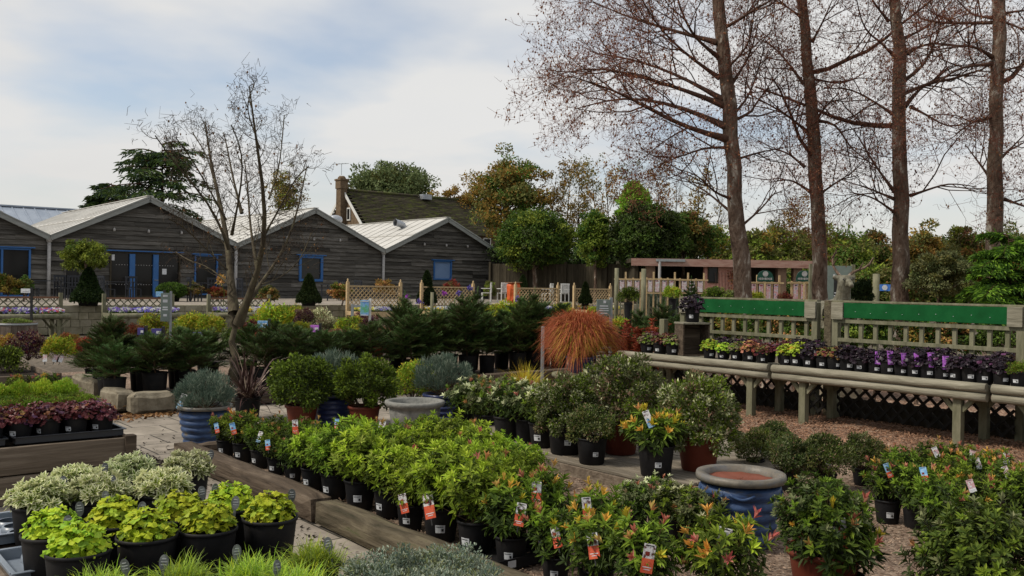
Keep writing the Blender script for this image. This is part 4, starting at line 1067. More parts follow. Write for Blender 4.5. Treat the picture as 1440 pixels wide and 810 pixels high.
# ------------------------------------------------------------------ stone terrace wall
mb = MB(); rng = np.random.default_rng(5)
for k in range(4):
    x = -16.0
    while x < 37:
        L = rng.uniform(.25, .6); mb.box((x + L / 2, 30.58 + rng.uniform(-.015, .015), .11 + k * .225), (L - .006, .3, .22)); x += L
mb.box((10.5, 30.64, .44), (53, .22, .86)); o = obj('stone_wall', mb, M['wallstone'], None, None, ROT, .015)
tag(o, 'low pale stone retaining wall of the terrace in front of the shop', 'wall')

# close boarded fence and pavilion
def board_fence(pA, pB, h, label, z0=0.0):
    p0, p1 = np.array(pA), np.array(pB); L = np.linalg.norm((p1 - p0)[:2]); rz = math.atan2(p1[1] - p0[1], p1[0] - p0[0]); rng = np.random.default_rng(int(L * 10))
    t = thing('board_fence', label, 'fence', (p0[0], p0[1], z0), rz); mb = MB()
    for x in np.arange(0, L, .15): mb.box((x + .07, rng.uniform(-.008, .008), h / 2), (.145, .02, h + rng.uniform(-.02, .02)))
    obj('boarding', mb, M['darkfence'], t)
    for x in np.arange(0, L + .1, 2.4): obj('post', MB().box((x, -.07, h / 2 + .05), (.12, .12, h + .1)), M['darkfence'], t)
pA = atd(690, 400, 52); pB = atd(915, 400, 47); board_fence((pA[0], pA[1]), (pB[0], pB[1]), 2.9, 'tall dark close boarded fence below the clipped trees')

def wbox(mb, px0, px1, py0, py1, depth, thick=.05, mat=0):
    """upright panel facing the camera side, sized from what the photograph shows at that distance"""
    p0, p1 = atd(px0, py1, depth), atd(px1, py0, depth)
    mb.box(((p0[0] + p1[0]) / 2, depth, (p0[2] + p1[2]) / 2), (p1[0] - p0[0], thick, p1[2] - p0[2]), mat=mat); return mb
PD = 45.0
pv = thing('garden_pavilion', 'low flat roofed pavilion with pink brick wall and dark open front', 'building', (0, 0, 0))
def pvz(py): return atd(1000, py, PD)[2]
x0, x1, xm, xe = (atd(p, 400, PD)[0] for p in (893, 1148, 990, 1046))
zt = pvz(368)
obj('flat_roof', MB().box(((x0 + x1) / 2, PD + 2.9, zt), (x1 - x0 + .5, 6.6, .2)), M['darkfence'], pv)
obj('roof_fascia', MB().box(((x0 + x1) / 2, PD - .43, zt - .08), (x1 - x0 + .5, .06, .36)), M['fascia'], pv)
obj('pink_wall', MB().box(((xm + xe) / 2, PD + .1, zt / 2), (xe - xm, .3, zt - .3)), M['pinkwall'], pv)
wx = atd(1002, 385, PD)[0]; f = obj('window', MB().box((wx, PD - .08, (pvz(375) + pvz(398)) / 2), (.5, .06, pvz(375) - pvz(398))), M['darkfence'], pv); obj('pane', MB().box((wx, PD - .12, (pvz(375) + pvz(398)) / 2), (.38, .02, pvz(377) - pvz(396))), M['glass'], f)
obj('back_wall', MB().box(((x0 + x1) / 2, PD + 5.8, zt / 2), (x1 - x0, .2, zt - .2)), M['darkfence'], pv)
obj('side_wall', MB().box((x0 + .1, PD + 3, zt / 2), (.2, 5.4, zt - .22)), M['darkfence'], pv)
for p in (914, 1098, 1120): xx = atd(p, 400, PD)[0]; obj('pillar', MB().box((xx, PD, zt / 2), (.42, .42, zt - .24)), M['sandwall'], pv, bevel=.01)
xx = atd(925, 400, PD)[0]; obj('gutter_pipe', MB().tubes(np.array([(xx, PD - .5, 0), (xx, PD - .5, zt)]), np.full((1, 2), .07), 8), M['downpipe'], pv)
xx = (atd(925, 400, PD)[0] + atd(955, 400, PD)[0]) / 2; obj('gutter', MB().box((xx, PD - .5, zt + .02), (1.4, .12, .12)), M['galv'], pv)
# ------------------------------------------------------------------ branching trees
class Skel:
    def __init__(s, rng): s.rng = rng; s.b = {}; s.tips = []
    def addline(s, P, R, lev): s.b.setdefault((len(P), lev), []).append((P, R))
    def grow(s, p, d, L, r, lev, spec):
        rng = s.rng; n = spec['n'][lev]; st = L / (n - 1); P = [np.array(p, float)]; d = nrm(np.array(d, float)); ds = [d]
        for i in range(n - 1):
            P.append(P[-1] + d * st); d = nrm(d + rng.normal(0, spec['wig'][lev], 3) + np.array([0, 0, spec['up'][lev]])); ds.append(d)
        R = r * np.linspace(1, spec['tap'][lev], n); s.addline(np.array(P), R, lev); s.kids(np.array(P), np.array(ds), R, L, lev, spec)
    def kids(s, P, ds, R, L, lev, spec, start=None):
        rng = s.rng; n = len(P)
        if lev + 1 >= len(spec['n']): s.tips.append(P[-1]); return
        m = spec['kids'][lev]; m = m if isinstance(m, int) else rng.integers(m[0], m[1] + 1)
        f0 = spec['from'][lev] if start is None else start
        for q in range(m):
            f = f0 + (1 - f0) * (q + rng.uniform(.1, .9)) / m; x = f * (n - 1); i = min(int(x), n - 2); u = x - i
            base = P[i] * (1 - u) + P[i + 1] * u; t = ds[i]
            perp = nrm(np.cross(t, rng.normal(0, 1, 3))); an = spec['ang'][lev] * rng.uniform(.7, 1.25)
            d = t * math.cos(an) + perp * math.sin(an)
            if spec.get('flat'): d = nrm(d * [1, 1, spec['flat']])
            ll = spec['len'][lev] * rng.uniform(.65, 1.25) * (1.15 - .55 * f) * (L if spec.get('rel') else 1)
            s.grow(base, d, ll, min(R[i] * .62, spec['r'][lev + 1]), lev + 1, spec)
    def build(s, mats, sides=(10, 7, 5, 4, 3, 3)):
        by = {}
        for (n, lev), L in s.b.items():
            mb = by.setdefault(0 if lev == 0 else 1, MB())
            mb.tubes(np.array([a for a, _ in L]), np.array([b for _, b in L]), sides[min(lev, 5)], 0 if lev < 2 else 1)
        return by

def resample(P, n):
    P = np.asarray(P, float); k = np.concatenate([[0], np.cumsum(np.linalg.norm(np.diff(P, axis=0), axis=1))]); t = np.linspace(0, k[-1], n)
    Q = np.stack([np.interp(t, k, P[:, i]) for i in range(3)], 1)
    for _ in range(2): Q[1:-1] = (Q[:-2] + 2 * Q[1:-1] + Q[2:]) / 4
    return Q

def alder(name, label, D, trunk_px, r0, prim, seed, extra=16, cones=5200, group='bare trees behind the green topped fence', ztop=14.5, spec=None, bark='bark', twigs=('twig', 'twigred'), zfrom=3.0, catkin=.0145, squeeze=.93, kk=2.5, limb=(.026, .0145), lexp=1.0, twign=4, twigl=.24, perbranch=None):
    """bare tree: trunk traced up the photo, main limbs as given plus more round the far sides, then twigs and small cones"""
    rng = np.random.default_rng(seed); sk = Skel(rng)
    T = [atd(x, y, D) for x, y in trunk_px]; base = T[0].copy(); base[2] = 0; T = [base] + [t for t in T if t[2] > .3]
    if T[-1][2] < ztop: T.append(T[-1] + (T[-1] - T[-2]) / np.linalg.norm(T[-1] - T[-2]) * (ztop - T[-1][2]))
    T = resample(T, 26); T[1:-1, :2] += rng.normal(0, .02, (24, 2))
    zz = T[:, 2] / ztop; R = r0 * (1 - zz * .86); R *= 1 + np.convolve(rng.normal(0, .07, 28), [.25, .5, .25], 'valid'); R[0] *= 1.4; R[1] *= 1.15
    sk.addline(T, R, 0)
    spec = spec or dict(n=[26, 8, 6, 5, 4], wig=[0, .14, .2, .25, .3], up=[0, .05, .05, .04, .03], tap=[0, .3, .3, .35, .4], kids=[0, 6, 4, 3, 0], len=[0, 1.5, .85, .45, 0], r=[0, .045, .016, .008, .0045], ang=[0, .7, .75, .8, 0], **{'from': [0, .18, .15, .2, 0]})
    for pts in prim:
        if squeeze != 1: pts = [(pts[0][0] + (x - pts[0][0]) * squeeze, pts[0][1] + (y - pts[0][1]) * squeeze) for x, y in pts]
        off = 0.0; side = rng.choice((-1, 1)); P = []
        for i, (x, y) in enumerate(pts): P.append(atd(x, y, D + side * off)); off += rng.uniform(.1, .5)
        P = resample(P, 9); ds = nrm(np.gradient(P, axis=0)); L = np.linalg.norm(np.diff(P, axis=0), axis=1).sum()
        Rb = np.linspace(max(limb[0], limb[1] * L ** lexp), .008, 9); Rb[0] *= 1.6; Rb[1] *= 1.15; sk.addline(P, Rb, 1); sk.kids(P, ds, Rb, L, 1, {**spec, 'kids': [0, int(3 + kk * L), spec['kids'][2], spec['kids'][3], 0]})
    for q in range(extra):
        z = zfrom + (ztop - zfrom) * (q + rng.uniform(0, 1)) / extra; i = int(np.searchsorted(T[:, 2], z)) - 1; p = T[i] + (T[i + 1] - T[i]) * .5
        an = rng.uniform(0, 2 * PI); e = rng.uniform(.1, .65)
        d = np.array([math.cos(an) * math.cos(e), math.sin(an) * math.cos(e), math.sin(e)]); L = rng.uniform(1.6, 3.4) * (1.15 - .6 * z / ztop)
        sk.grow(p, d, L, .02 + .011 * L, 1, spec)
    t = thing(name, label, 'tree', base, 0, group)
    loc = -base
    tb = MB(); 
    for (n, lev), Ls in sk.b.items():
        if lev == 0: tb.tubes(np.array([a for a, _ in Ls]) + loc, np.array([b for _, b in Ls]), 14, 0)
    obj('trunk', tb, M[bark], t)
    cb = MB()
    for (n, lev), Ls in sk.b.items():
        if lev == 1: cb.tubes(np.array([a for a, _ in Ls]) + loc, np.array([b for _, b in Ls]), 7, 0)
    for (n, lev), Ls in sk.b.items():
        if lev >= 2:
            cb.tubes(np.array([a for a, _ in Ls]) + loc, np.array([b for _, b in Ls]), 4 if lev == 2 else 3, 0 if rng.random() < .5 or lev < 4 else 1)
    ends = np.concatenate([np.array([a[-1] for a, _ in Ls]) for (n, lev), Ls in sk.b.items() if lev >= 3])
    # last fine twigs, all at once
    m = len(ends) * twign; S = np.repeat(ends, twign, 0) + rng.normal(0, .06, (m, 3)); dd = nrm(rng.normal(0, 1, (m, 3)) + [0, 0, .35]); l = twigl * rng.uniform(.35, 1.1, (m, 1))
    P = np.stack([S, S + dd * l * .5 + rng.normal(0, .03, (m, 3)), S + dd * l + rng.normal(0, .05, (m, 3))], 1)
    cb.tubes(P + loc, np.tile([.0034, .0028, .0018], (m, 1)), 3, 1)
    if cones:
        k = min(cones, m); q = rng.choice(m, k, replace=False); j = rng.integers(1, 3, k)
        cb.octas(P[q, j] + loc + rng.normal(0, .012, (k, 3)), catkin * rng.uniform(.6, 1.3, k), 2, 1.4)
    obj('crown', cb, [M[twigs[0]], M[twigs[1]], M['deadleaf']], t)
    return t

A1 = [[(1024, 196), (975, 184), (915, 160), (868, 128), (815, 106), (762, 92)], [(1026, 208), (985, 206), (940, 226), (905, 222)], [(1020, 178), (965, 150), (905, 135), (850, 128), (800, 142), (772, 150)],
      [(1016, 140), (960, 108), (905, 84), (850, 70), (800, 62)], [(1012, 110), (955, 70), (905, 20), (880, -30)], [(1010, 80), (965, 45), (940, -20), (930, -80)], [(1008, 60), (900, 30), (840, 10), (800, -10)], [(1022, 150), (970, 128), (880, 100), (790, 80), (755, 95)],
      [(1027, 165), (1055, 138), (1072, 90), (1085, 40)], [(1028, 120), (1060, 70), (1075, 10)], [(1033, 225), (1075, 212), (1110, 205)], [(1018, 100), (1060, 60), (1070, -20)], [(1030, 280), (1000, 270), (975, 240), (945, 232)], [(1030, 300), (985, 262), (960, 250)], [(1040, 320), (1075, 290), (1100, 260)]]
alder('alder_tree', 'bare alder with widest spreading limbs, trunk behind the black plant on the crate', 17.5, [(1050, 420), (1042, 360), (1034, 290), (1030, 200), (1020, 100), (1010, 0)], .195, A1, 41, extra=10, zfrom=5.0, squeeze=.86, kk=2.9, cones=7500)
A2 = [[(1135, 185), (1105, 160), (1070, 140), (1040, 125)], [(1130, 118), (1095, 70), (1070, 50), (1045, 45)], [(1150, 165), (1165, 145), (1182, 128)], [(1142, 60), (1160, 25), (1175, -10)], [(1128, 25), (1100, 5), (1080, -15)], [(1150, 170), (1180, 172), (1195, 210), (1240, 240)], [(1132, 235), (1105, 212), (1070, 205)], [(1140, 270), (1110, 250), (1080, 255)], [(1150, 275), (1185, 250), (1210, 245)], [(1138, 110), (1190, 120), (1225, 100)]]
alder('alder_tree', 'bare alder with reddish trunk rising behind the gap between the two green fence panels', 18.5, [(1156, 430), (1152, 350), (1147, 250), (1140, 140), (1130, 40), (1126, -30)], .175, A2, 42, extra=8, zfrom=4.2, cones=3600, twign=4)
A3 = [[(1258, 80), (1235, 55), (1210, 40), (1200, -10)], [(1270, 55), (1310, 35), (1345, -5)], [(1255, 160), (1225, 140), (1190, 120), (1150, 122)], [(1275, 75), (1300, 60), (1330, 60), (1370, 65)], [(1272, 150), (1300, 115), (1340, 100), (1395, 105)], [(1280, 150), (1310, 165), (1340, 185), (1380, 168)], [(1258, 270), (1225, 225), (1200, 180), (1190, 170)], [(1280, 275), (1310, 265), (1340, 255), (1380, 262)], [(1258, 280), (1215, 262), (1190, 255)], [(1260, 300), (1225, 275), (1190, 268)], [(1250, 30), (1225, 0), (1215, -30)], [(1262, 120), (1305, 90), (1325, 40), (1335, 0)]]
alder('alder_tree', 'bare alder with straight brown trunk behind the middle of the purple tagged bench', 17.8, [(1268, 440), (1268, 350), (1266, 250), (1265, 120), (1262, 20), (1260, -40)], .185, A3, 43, extra=8, zfrom=4.2, cones=3600, twign=4)
A4 = [[(1395, 80), (1370, 62), (1335, 65), (1300, 72)], [(1395, 25), (1365, 22), (1335, -10)], [(1408, 100), (1430, 95), (1460, 80)], [(1410, 20), (1430, 15), (1470, 14)], [(1408, 30), (1425, 35), (1470, 55)], [(1394, 165), (1365, 172), (1340, 190)], [(1405, 225), (1425, 205), (1450, 180)], [(1392, 250), (1370, 220), (1355, 200)], [(1395, 90), (1340, 95), (1300, 130), (1285, 145)], [(1412, 280), (1440, 290), (1470, 300)]]
alder('alder_tree', 'bare alder nearest the picture edge with dark trunk among feathery green branches', 16.8, [(1396, 440), (1397, 340), (1400, 220), (1402, 120), (1405, 30), (1408, -60)], .175, A4, 44, extra=7, zfrom=4.2, cones=3600, twign=4)

# young bare tree among the firs
MG = [[(329, 440), (322, 380), (321, 330), (310, 275), (295, 225), (287, 170), (285, 145)], [(322, 350), (300, 290), (262, 245), (228, 205), (208, 175)], [(318, 310), (280, 240), (255, 200), (240, 182)], [(335, 455), (362, 390), (380, 330), (377, 260), (365, 190), (358, 140), (352, 88)],
      [(326, 330), (340, 260), (345, 200), (325, 160)], [(345, 430), (375, 385), (405, 350), (425, 290), (440, 215)], [(372, 330), (395, 290), (420, 240), (440, 225)], [(378, 280), (395, 230), (402, 150)], [(366, 210), (345, 150), (350, 125)], [(320, 380), (285, 345), (250, 310), (228, 300)], [(322, 400), (290, 370), (262, 365), (240, 350)], [(368, 400), (400, 390), (430, 360), (445, 320)], [(340, 300), (325, 240), (318, 200), (312, 175)], [(300, 250), (290, 215), (268, 180)], [(362, 380), (350, 310), (348, 260), (342, 210)]]
sp = dict(n=[26, 8, 6, 5, 4], wig=[0, .06, .09, .14, .2], up=[0, .12, .22, .16, .1], tap=[0, .3, .3, .35, .4], kids=[0, 4, 3, 2, 0], len=[0, .42, .2, .11, 0], r=[0, .014, .008, .005, .0035], ang=[0, .75, .8, .8, 0], **{'from': [0, .12, .2, .2, 0]})
t_ = alder('young_tree', 'young bare tree with forked grey stems standing among the potted firs', 13.5, [(329, 540), (329, 480), (327, 430)], .085, MG, 51, extra=0, cones=160, group=None, ztop=1.75, spec=sp, bark='bark2', twigs=('bark2', 'twigl'), catkin=.014, twign=2, twigl=.1, squeeze=.91, kk=3.4, limb=(.009, .0062), lexp=1.65)

# ------------------------------------------------------------------ leafy trees
def crown_mesh(seed, axes, nclump, nleaf, leaf, mats, probs=None, jag=.3, fill=.55, lo=-.55, up=.15, hang=0.0, cs=.34, shape=1.0):
    """leaf clumps spread through the crown's volume with gaps between them; centre at the origin"""
    rng = np.random.default_rng(seed); ax = np.array(axes)
    D = nrm(rng.normal(0, 1, (nclump, 3)) + [0, 0, .25]); D = D[D[:, 2] > lo]; m = len(D)
    rad = np.where(rng.random(m) < fill, rng.uniform(.72, 1.05, m), rng.uniform(.25, .8, m)) * (1 + rng.normal(0, jag * .35, m))
    Cc = D * ax * rad[:, None]
    if shape != 1.0: Cc[:, :2] *= np.clip(1 - (Cc[:, 2:3] / ax[2] + .2) * .5 * shape, .12, 1.4)
    cr = cs * ax.mean() * rng.uniform(.55, 1.2, m); ci = rng.integers(0, m, nleaf)
    o = nrm(rng.normal(0, 1, (nleaf, 3))) * rng.uniform(.15, 1, (nleaf, 1)) ** .55 * cr[ci][:, None] * [1.1, 1.1, .75]
    P = Cc[ci] + o; P[:, 2] -= hang * np.linalg.norm(o[:, :2], axis=1)
    out = nrm(nrm(o) + D[ci] * .6 + [0, 0, up]); Dd = nrm(rng.normal(0, .7, (nleaf, 3)) + out * .7 - [0, 0, hang]); N = nrm(out + rng.normal(0, .4, (nleaf, 3)) + [0, 0, .4])
    cm = rng.choice(len(mats), m, p=probs); sel = np.where(rng.random(nleaf) < .7, cm[ci], rng.choice(len(mats), nleaf, p=probs)); mb = MB()
    for j in range(len(mats)):
        q = sel == j; mb.leaves(P[q], Dd[q], N[q], leaf * rng.uniform(.6, 1.35, q.sum()), leaf * .55 * rng.uniform(.7, 1.2, q.sum()), j, 1)
    return mb, Cc

def broadleaf(name, label, px, D, py_top, py_bot, pw, mats, probs=None, seed=1, nclump=70, nleaf=9000, leaf=.2, trunk=.25, group=None, z0=0.0, cat='tree', bark='bark', depth=None, **k):
    """tree or bush whose crown covers pw x (py_bot - py_top) photo pixels at distance D"""
    top, bot = atd(px, py_top, D), atd(px, py_bot, D); bot[2] = max(bot[2], z0 + .1); h = top[2] - bot[2]; w = pw / FOC * D / 2
    base = np.array([top[0], D, z0]); cz = (top[2] + bot[2]) / 2 - z0; t = thing(name, label, cat, base, 0, group)
    mb, Cc = crown_mesh(seed, (w * .84, (depth or w) * .84, h / 2 * .86), nclump, nleaf, leaf, mats, probs, **k)
    cr = obj('crown', mb, [M[m] for m in mats], t, (0, 0, cz))
    rng = np.random.default_rng(seed + 5); tb = MB(); hh = cz + h * .2
    tb.tubes(resample([(0, 0, 0), (rng.normal(0, .1), 0, hh * .4), (rng.normal(0, .15), rng.normal(0, .1), hh)], 8), trunk * np.linspace(1.15, .3, 8)[None], 9)
    q = rng.choice(len(Cc), min(14, len(Cc)), replace=False)
    for i in q:
        e = Cc[i] * .85 + [0, 0, cz]; s0 = np.array([0, 0, max(.2, min(e[2] - .3 * abs(e[0]) - h * .12, hh * .9))]); tb.tubes(resample([s0, (s0 + e) / 2 + [0, 0, -h * .03], e], 6), trunk * np.linspace(.35, .06, 6)[None], 5)
    obj('trunk', tb, M[bark], t)
    return t

def thinbare(name, label, px, D, py_top, seed, r=.12, leafm=None, nl=500, group='thin bare trees beyond the clipped trees', spread=1.6, z0=0.0, leaf=.16):
    """slender bare tree with upswept branches and, sometimes, its last leaves"""
    rng = np.random.default_rng(seed); base = atd(px, 400, D); base[2] = z0; H = atd(px, py_top, D)[2] - z0; sk = Skel(rng)
    T = resample([(0, 0, 0), (rng.normal(0, .2), rng.normal(0, .2), H * .5), (rng.normal(0, .4), 0, H)], 14); sk.addline(T, r * np.linspace(1, .12, 14), 0)
    spec = dict(n=[14, 6, 5, 4], wig=[0, .12, .18, .25], up=[0, .14, .1, .06], tap=[0, .3, .3, .4], kids=[26, 6, 5, 0], len=[spread, .95, .5, 0], r=[0, .05, .026, .017], ang=[.85, .7, .8, 0], **{'from': [.22, .15, .2, 0]})
    sk.kids(T, nrm(np.gradient(T, axis=0)), r * np.linspace(1, .12, 14), H, 0, spec); t = thing(name, label, 'tree', base, 0, group)
    tb, cb = MB(), MB()
    for (n, lev), L in sk.b.items():
        P, R = np.array([a for a, _ in L]), np.array([b for _, b in L]); (tb if lev == 0 else cb).tubes(P, R, 7 if lev == 0 else 3)
    obj('trunk', tb, M['twigl'], t); mats = [M['twigl']]
    if leafm:
        ends = np.concatenate([np.array([a[-1] for a, _ in L]) for (n, lev), L in sk.b.items() if lev >= 2]); P = ends[rng.integers(0, len(ends), nl)] + rng.normal(0, .12, (nl, 3))
        cb.leaves(P, rng.normal(0, 1, (nl, 3)) - [0, 0, .5], nrm(rng.normal(0, 1, (nl, 3)) + [0, 0, .5]), leaf * rng.uniform(.6, 1.3, nl), leaf * .6, 1); mats.append(M[leafm])
    obj('crown', cb, mats, t)
    return t

broadleaf('willow_tree', 'grey green rounded tree showing above the mossy house roof', 552, 125, 230, 300, 140, ['willow', 'olive'], [.8, .2], 3, 110, 15000, .45, .4, jag=.35, cs=.3, lo=-.9)
broadleaf('oak_tree', 'large oak turning orange brown beside the end of the house', 712, 84, 212, 345, 132, ['autumn', 'olive', 'hedge'], [.5, .35, .15], 4, 130, 16000, .3, .35, jag=.5, cs=.26, fill=.5, lo=-.9)
broadleaf('orange_tree', 'low orange leaved treetop between the house roof and the oak', 640, 100, 262, 320, 70, ['autumn', 'goldtree'], [.75, .25], 6, 45, 4200, .3, .2, jag=.5)
broadleaf('birch_tree', 'thin yellow leaved birch behind the young bare tree and shop roof', 404, 80, 230, 322, 58, ['goldtree', 'olive', 'hedgelt'], [.45, .35, .2], 7, 110, 4200, .2, .12, jag=.5, hang=.4, cs=.24, lo=-1.0)
for i, (px, D, pt, lf) in enumerate(((775, 82, 246, 'autumn'), (795, 90, 240, 'olive'), (815, 86, 243, 'autumn'), (838, 92, 238, 'olive'), (858, 84, 244, 'autumn'), (877, 94, 243, 'olive'), (925, 84, 246, 'autumn'), (950, 90, 250, None), (975, 78, 256, 'autumn'), (1000, 86, 268, None), (1090, 88, 296, None), (1120, 80, 300, 'autumn'), (1190, 92, 298, None))):
    thinbare('slender_tree', 'slender mostly bare tree with upswept twigs, %s from the oak along the skyline row' % ORD[i], px, D, pt, 60 + i, .13, lf, 1300 if lf else 0, spread=2.2, leaf=.24)
CT = 'clipped trees above the dark board fence'
broadleaf('clipped_tree', 'broad rounded clipped evergreen nearest the shop corner, above the dark fence', 752, 50, 295, 384, 122, ['hedge', 'dark', 'hedgelt'], [.68, .14, .18], 8, 230, 30000, .17, .16, CT, jag=.1, fill=.85, cs=.24, lo=-.95)
broadleaf('clipped_tree', 'narrow light green clipped tree between two broad dark ones', 838, 48, 294, 376, 52, ['hedgelt', 'hedge', 'olive'], [.6, .3, .1], 9, 140, 12000, .16, .1, CT, jag=.2, fill=.8, cs=.28, lo=-.95)
broadleaf('clipped_tree', 'darkest domed clipped evergreen left of the pink pavilion', 912, 47, 284, 384, 118, ['dark', 'hedge', 'topiary'], [.35, .55, .1], 10, 200, 26000, .16, .16, CT, jag=.12, fill=.85, cs=.24, lo=-.95)
broadleaf('rounded_tree', 'olive green rounded tree with reddish patches above the pavilion roof', 962, 50, 296, 372, 92, ['olive', 'hedge', 'autumn'], [.5, .35, .15], 11, 140, 17000, .16, .16, None, jag=.25, fill=.75, cs=.26, lo=-.95)
broadleaf('golden_shrub', 'bright yellow green bush behind the pavilion roof beside the widest alder', 994, 52, 312, 366, 50, ['hedgelt', 'goldtree', 'hedge'], [.5, .25, .25], 12, 70, 7000, .15, .1, None, jag=.3, lo=-.95)
broadleaf('conifer_tree', 'bright green pointed conifer rising above the domed clipped tree', 893, 58, 250, 330, 64, ['brightcon', 'hedgelt'], [.9, .1], 13, 120, 10000, .2, .15, None, jag=.12, fill=.9, cs=.2, up=.9, shape=1.1)
for i, (px, D, pt, pb, w, ms, pr, lb) in enumerate((
    (1058, 72, 318, 400, 70, ['olive', 'hedgelt', 'autumn'], [.5, .35, .15], 'olive green tree behind the flat pavilion roof, right of the widest alder trunk'),
    (1100, 76, 312, 395, 90, ['hedgelt', 'olive', 'goldtree'], [.45, .4, .15], 'mid green tree on the skyline above the arched green signs'),
    (1140, 80, 322, 395, 80, ['olive', 'autumn'], [.6, .4], 'brownish tree on the skyline just left of the second alder trunk'),
    (1185, 78, 312, 405, 90, ['hedge', 'olive', 'hedgelt'], [.35, .35, .3], 'green tree on the skyline above the stag statue'),
    (1228, 82, 318, 405, 80, ['olive', 'autumn', 'hedge'], [.5, .3, .2], 'dull olive tree on the skyline left of the third alder trunk'),
    (1296, 70, 318, 400, 74, ['goldtree', 'autumn', 'olive'], [.3, .4, .3], 'orange and yellow autumn tree right of the third alder trunk'),
    (1345, 88, 322, 400, 110, ['olive', 'hedge', 'autumn'], [.5, .3, .2], 'low olive skyline tree behind the grey leaved bush'),
    (1432, 80, 322, 400, 90, ['olive', 'hedge'], [.6, .4], 'olive skyline tree at the far picture edge'),
    (1400, 95, 326, 395, 90, ['willow', 'olive'], [.4, .6], 'greyish skyline tree behind the fourth alder trunk'))):
    broadleaf('skyline_tree', lb, px, D, pt, 432, w * 1.15, ms, pr, 20 + i, 110, 11000, .3, .2, 'trees along the far skyline', jag=.4, fill=.6, cs=.28, lo=-1.0)
NB = 'shrubs just behind the benches'
broadleaf('grey_bush', 'large grey green leaved bush behind the fence right of the third alder', 1326, 17.2, 345, 440, 92, ['sage', 'olive', 'willow'], [.45, .35, .2], 31, 90, 15000, .055, .05, None, jag=.3, cs=.24, cat='bush')
broadleaf('yellow_bush', 'tall yellow olive leaved bush rising behind the grey green one', 1362, 20.5, 318, 440, 96, ['hedgelt', 'olive', 'goldtree', 'autumn'], [.35, .4, .15, .1], 32, 100, 14000, .07, .06, None, jag=.35, cs=.24, cat='bush')
broadleaf('dark_bush', 'small dark conical evergreen between the stag and the third alder', 1212, 19, 388, 440, 34, ['topiary', 'dark'], None, 34, 50, 5000, .05, .05, None, cs=.26, cat='bush')
broadleaf('dark_bush', 'dark shrub low behind the fence at the picture edge', 1436, 15.5, 405, 460, 50, ['dark', 'hedge'], None, 35, 50, 5000, .06, .05, None, cs=.26, cat='bush')
for i, (px, py, w, ms, D) in enumerate(((990, 440, 40, ['hedge', 'dark'], 16.2), (1030, 442, 48, ['hedgelt', 'dark', 'autumn'], 16), (1075, 444, 46, ['hedge', 'olive'], 15.6), (1120, 446, 48, ['dark', 'hedge', 'orange'], 15.2), (1185, 450, 52, ['hedge', 'hedgelt', 'dark'], 14.6), (1230, 452, 50, ['hedgelt', 'hedge', 'dark'], 14.4), (1290, 456, 56, ['hedge', 'dark', 'autumn'], 14), (1345, 458, 56, ['dark', 'hedge', 'orange'], 13.8), (1400, 462, 56, ['dark', 'hedge'], 13.5))):
    broadleaf('low_shrub', 'low leafy shrub seen through the green topped trellis, %s from the crate end' % ORD[i], px, D, py - 22, py + 60, w * 1.25, ms, [.9, .1] if len(ms) == 2 and False else None, 70 + i, 40, 3600, .06, .03, NB, jag=.35, cat='shrub')

# cedars behind the shop
def cedar(label, px, D, py_top, py_bot, pw, seed, z0=.5, leaf=(.42, .13), mats=('fir', None), name='cedar_tree', group='dark cedars behind the shop', nb=60, dens=130, tr=.32, sag=.22):
    rng = np.random.default_rng(seed); top = atd(px, py_top, D); base = np.array([top[0], D, z0]); H = top[2] - z0; w = pw / FOC * D / 2; zl = atd(px, py_bot, D)[2] - z0
    t = thing(name, label, 'tree', base, 0, group); tb, cb = MB(), MB()
    tb.tubes(resample([(0, 0, 0), (.1, 0, H * .5), (0, 0, H * .98)], 8), (tr * np.linspace(1, .08, 8))[None], 8); P, D_, N_ = [], [], []
    for q in range(nb):
        f = rng.uniform(0, 1) ** .8; z = zl + (H - zl) * f; L = w * (1.2 - .72 * f) * rng.uniform(.55, 1.15); an = rng.uniform(0, 6.28); d = np.array([math.cos(an), math.sin(an), rng.uniform(.02, .3)])
        B = resample([(0, 0, z), np.array([0, 0, z]) + d * L * .5, np.array([0, 0, z]) + d * L + [0, 0, -sag * L]], 7); tb.tubes(B, (.22 * tr * np.linspace(1, .15, 7))[None], 4)
        n = int(dens * L / w) + dens // 3; x = rng.uniform(.15, 1, n); i = np.minimum((x * 6).astype(int), 5); u = (x * 6 - i)[:, None]; pp = B[i] * (1 - u) + B[i + 1] * u; sd = np.array([-d[1], d[0], 0]); o = rng.normal(0, .3 * L * .6, (n, 1)) * (1.1 - x[:, None] * .7)
        pp = pp + sd * o + [0, 0, .02]; pp[:, 2] -= np.abs(o[:, 0]) * .3 + rng.uniform(0, .05 * w, n); P.append(pp); D_.append(nrm(np.tile(d, (n, 1)) * .7 + sd * np.sign(o) * .8 + rng.normal(0, .3, (n, 3)) - [0, 0, .25])); N_.append(nrm(rng.normal(0, .4, (n, 3)) + [0, 0, 1]))
    P, D_, N_ = map(np.concatenate, (P, D_, N_)); n = len(P); s = rng.random(n) < .3
    for j, q in enumerate((~s, s)): cb.leaves(P[q], D_[q], N_[q], leaf[0] * rng.uniform(.6, 1.3, q.sum()), leaf[1], j, 1, .1, .3)
    obj('trunk', tb, M['twig'], t); obj('crown', cb, [M[mats[0]], M[mats[1]] if mats[1] else noise_fir], t)
noise_fir = leafmat('cedar_needle', [(.03, .055, .04), (.045, .075, .05), (.06, .09, .06)], trans=.08)
cedar('large dark layered cedar rising behind the shop roof beside the young bare tree', 228, 64, 203, 330, 185, 5)
cedar('small dark cedar top behind the pale shop roof, left of the large cedar', 157, 72, 254, 330, 84, 6)
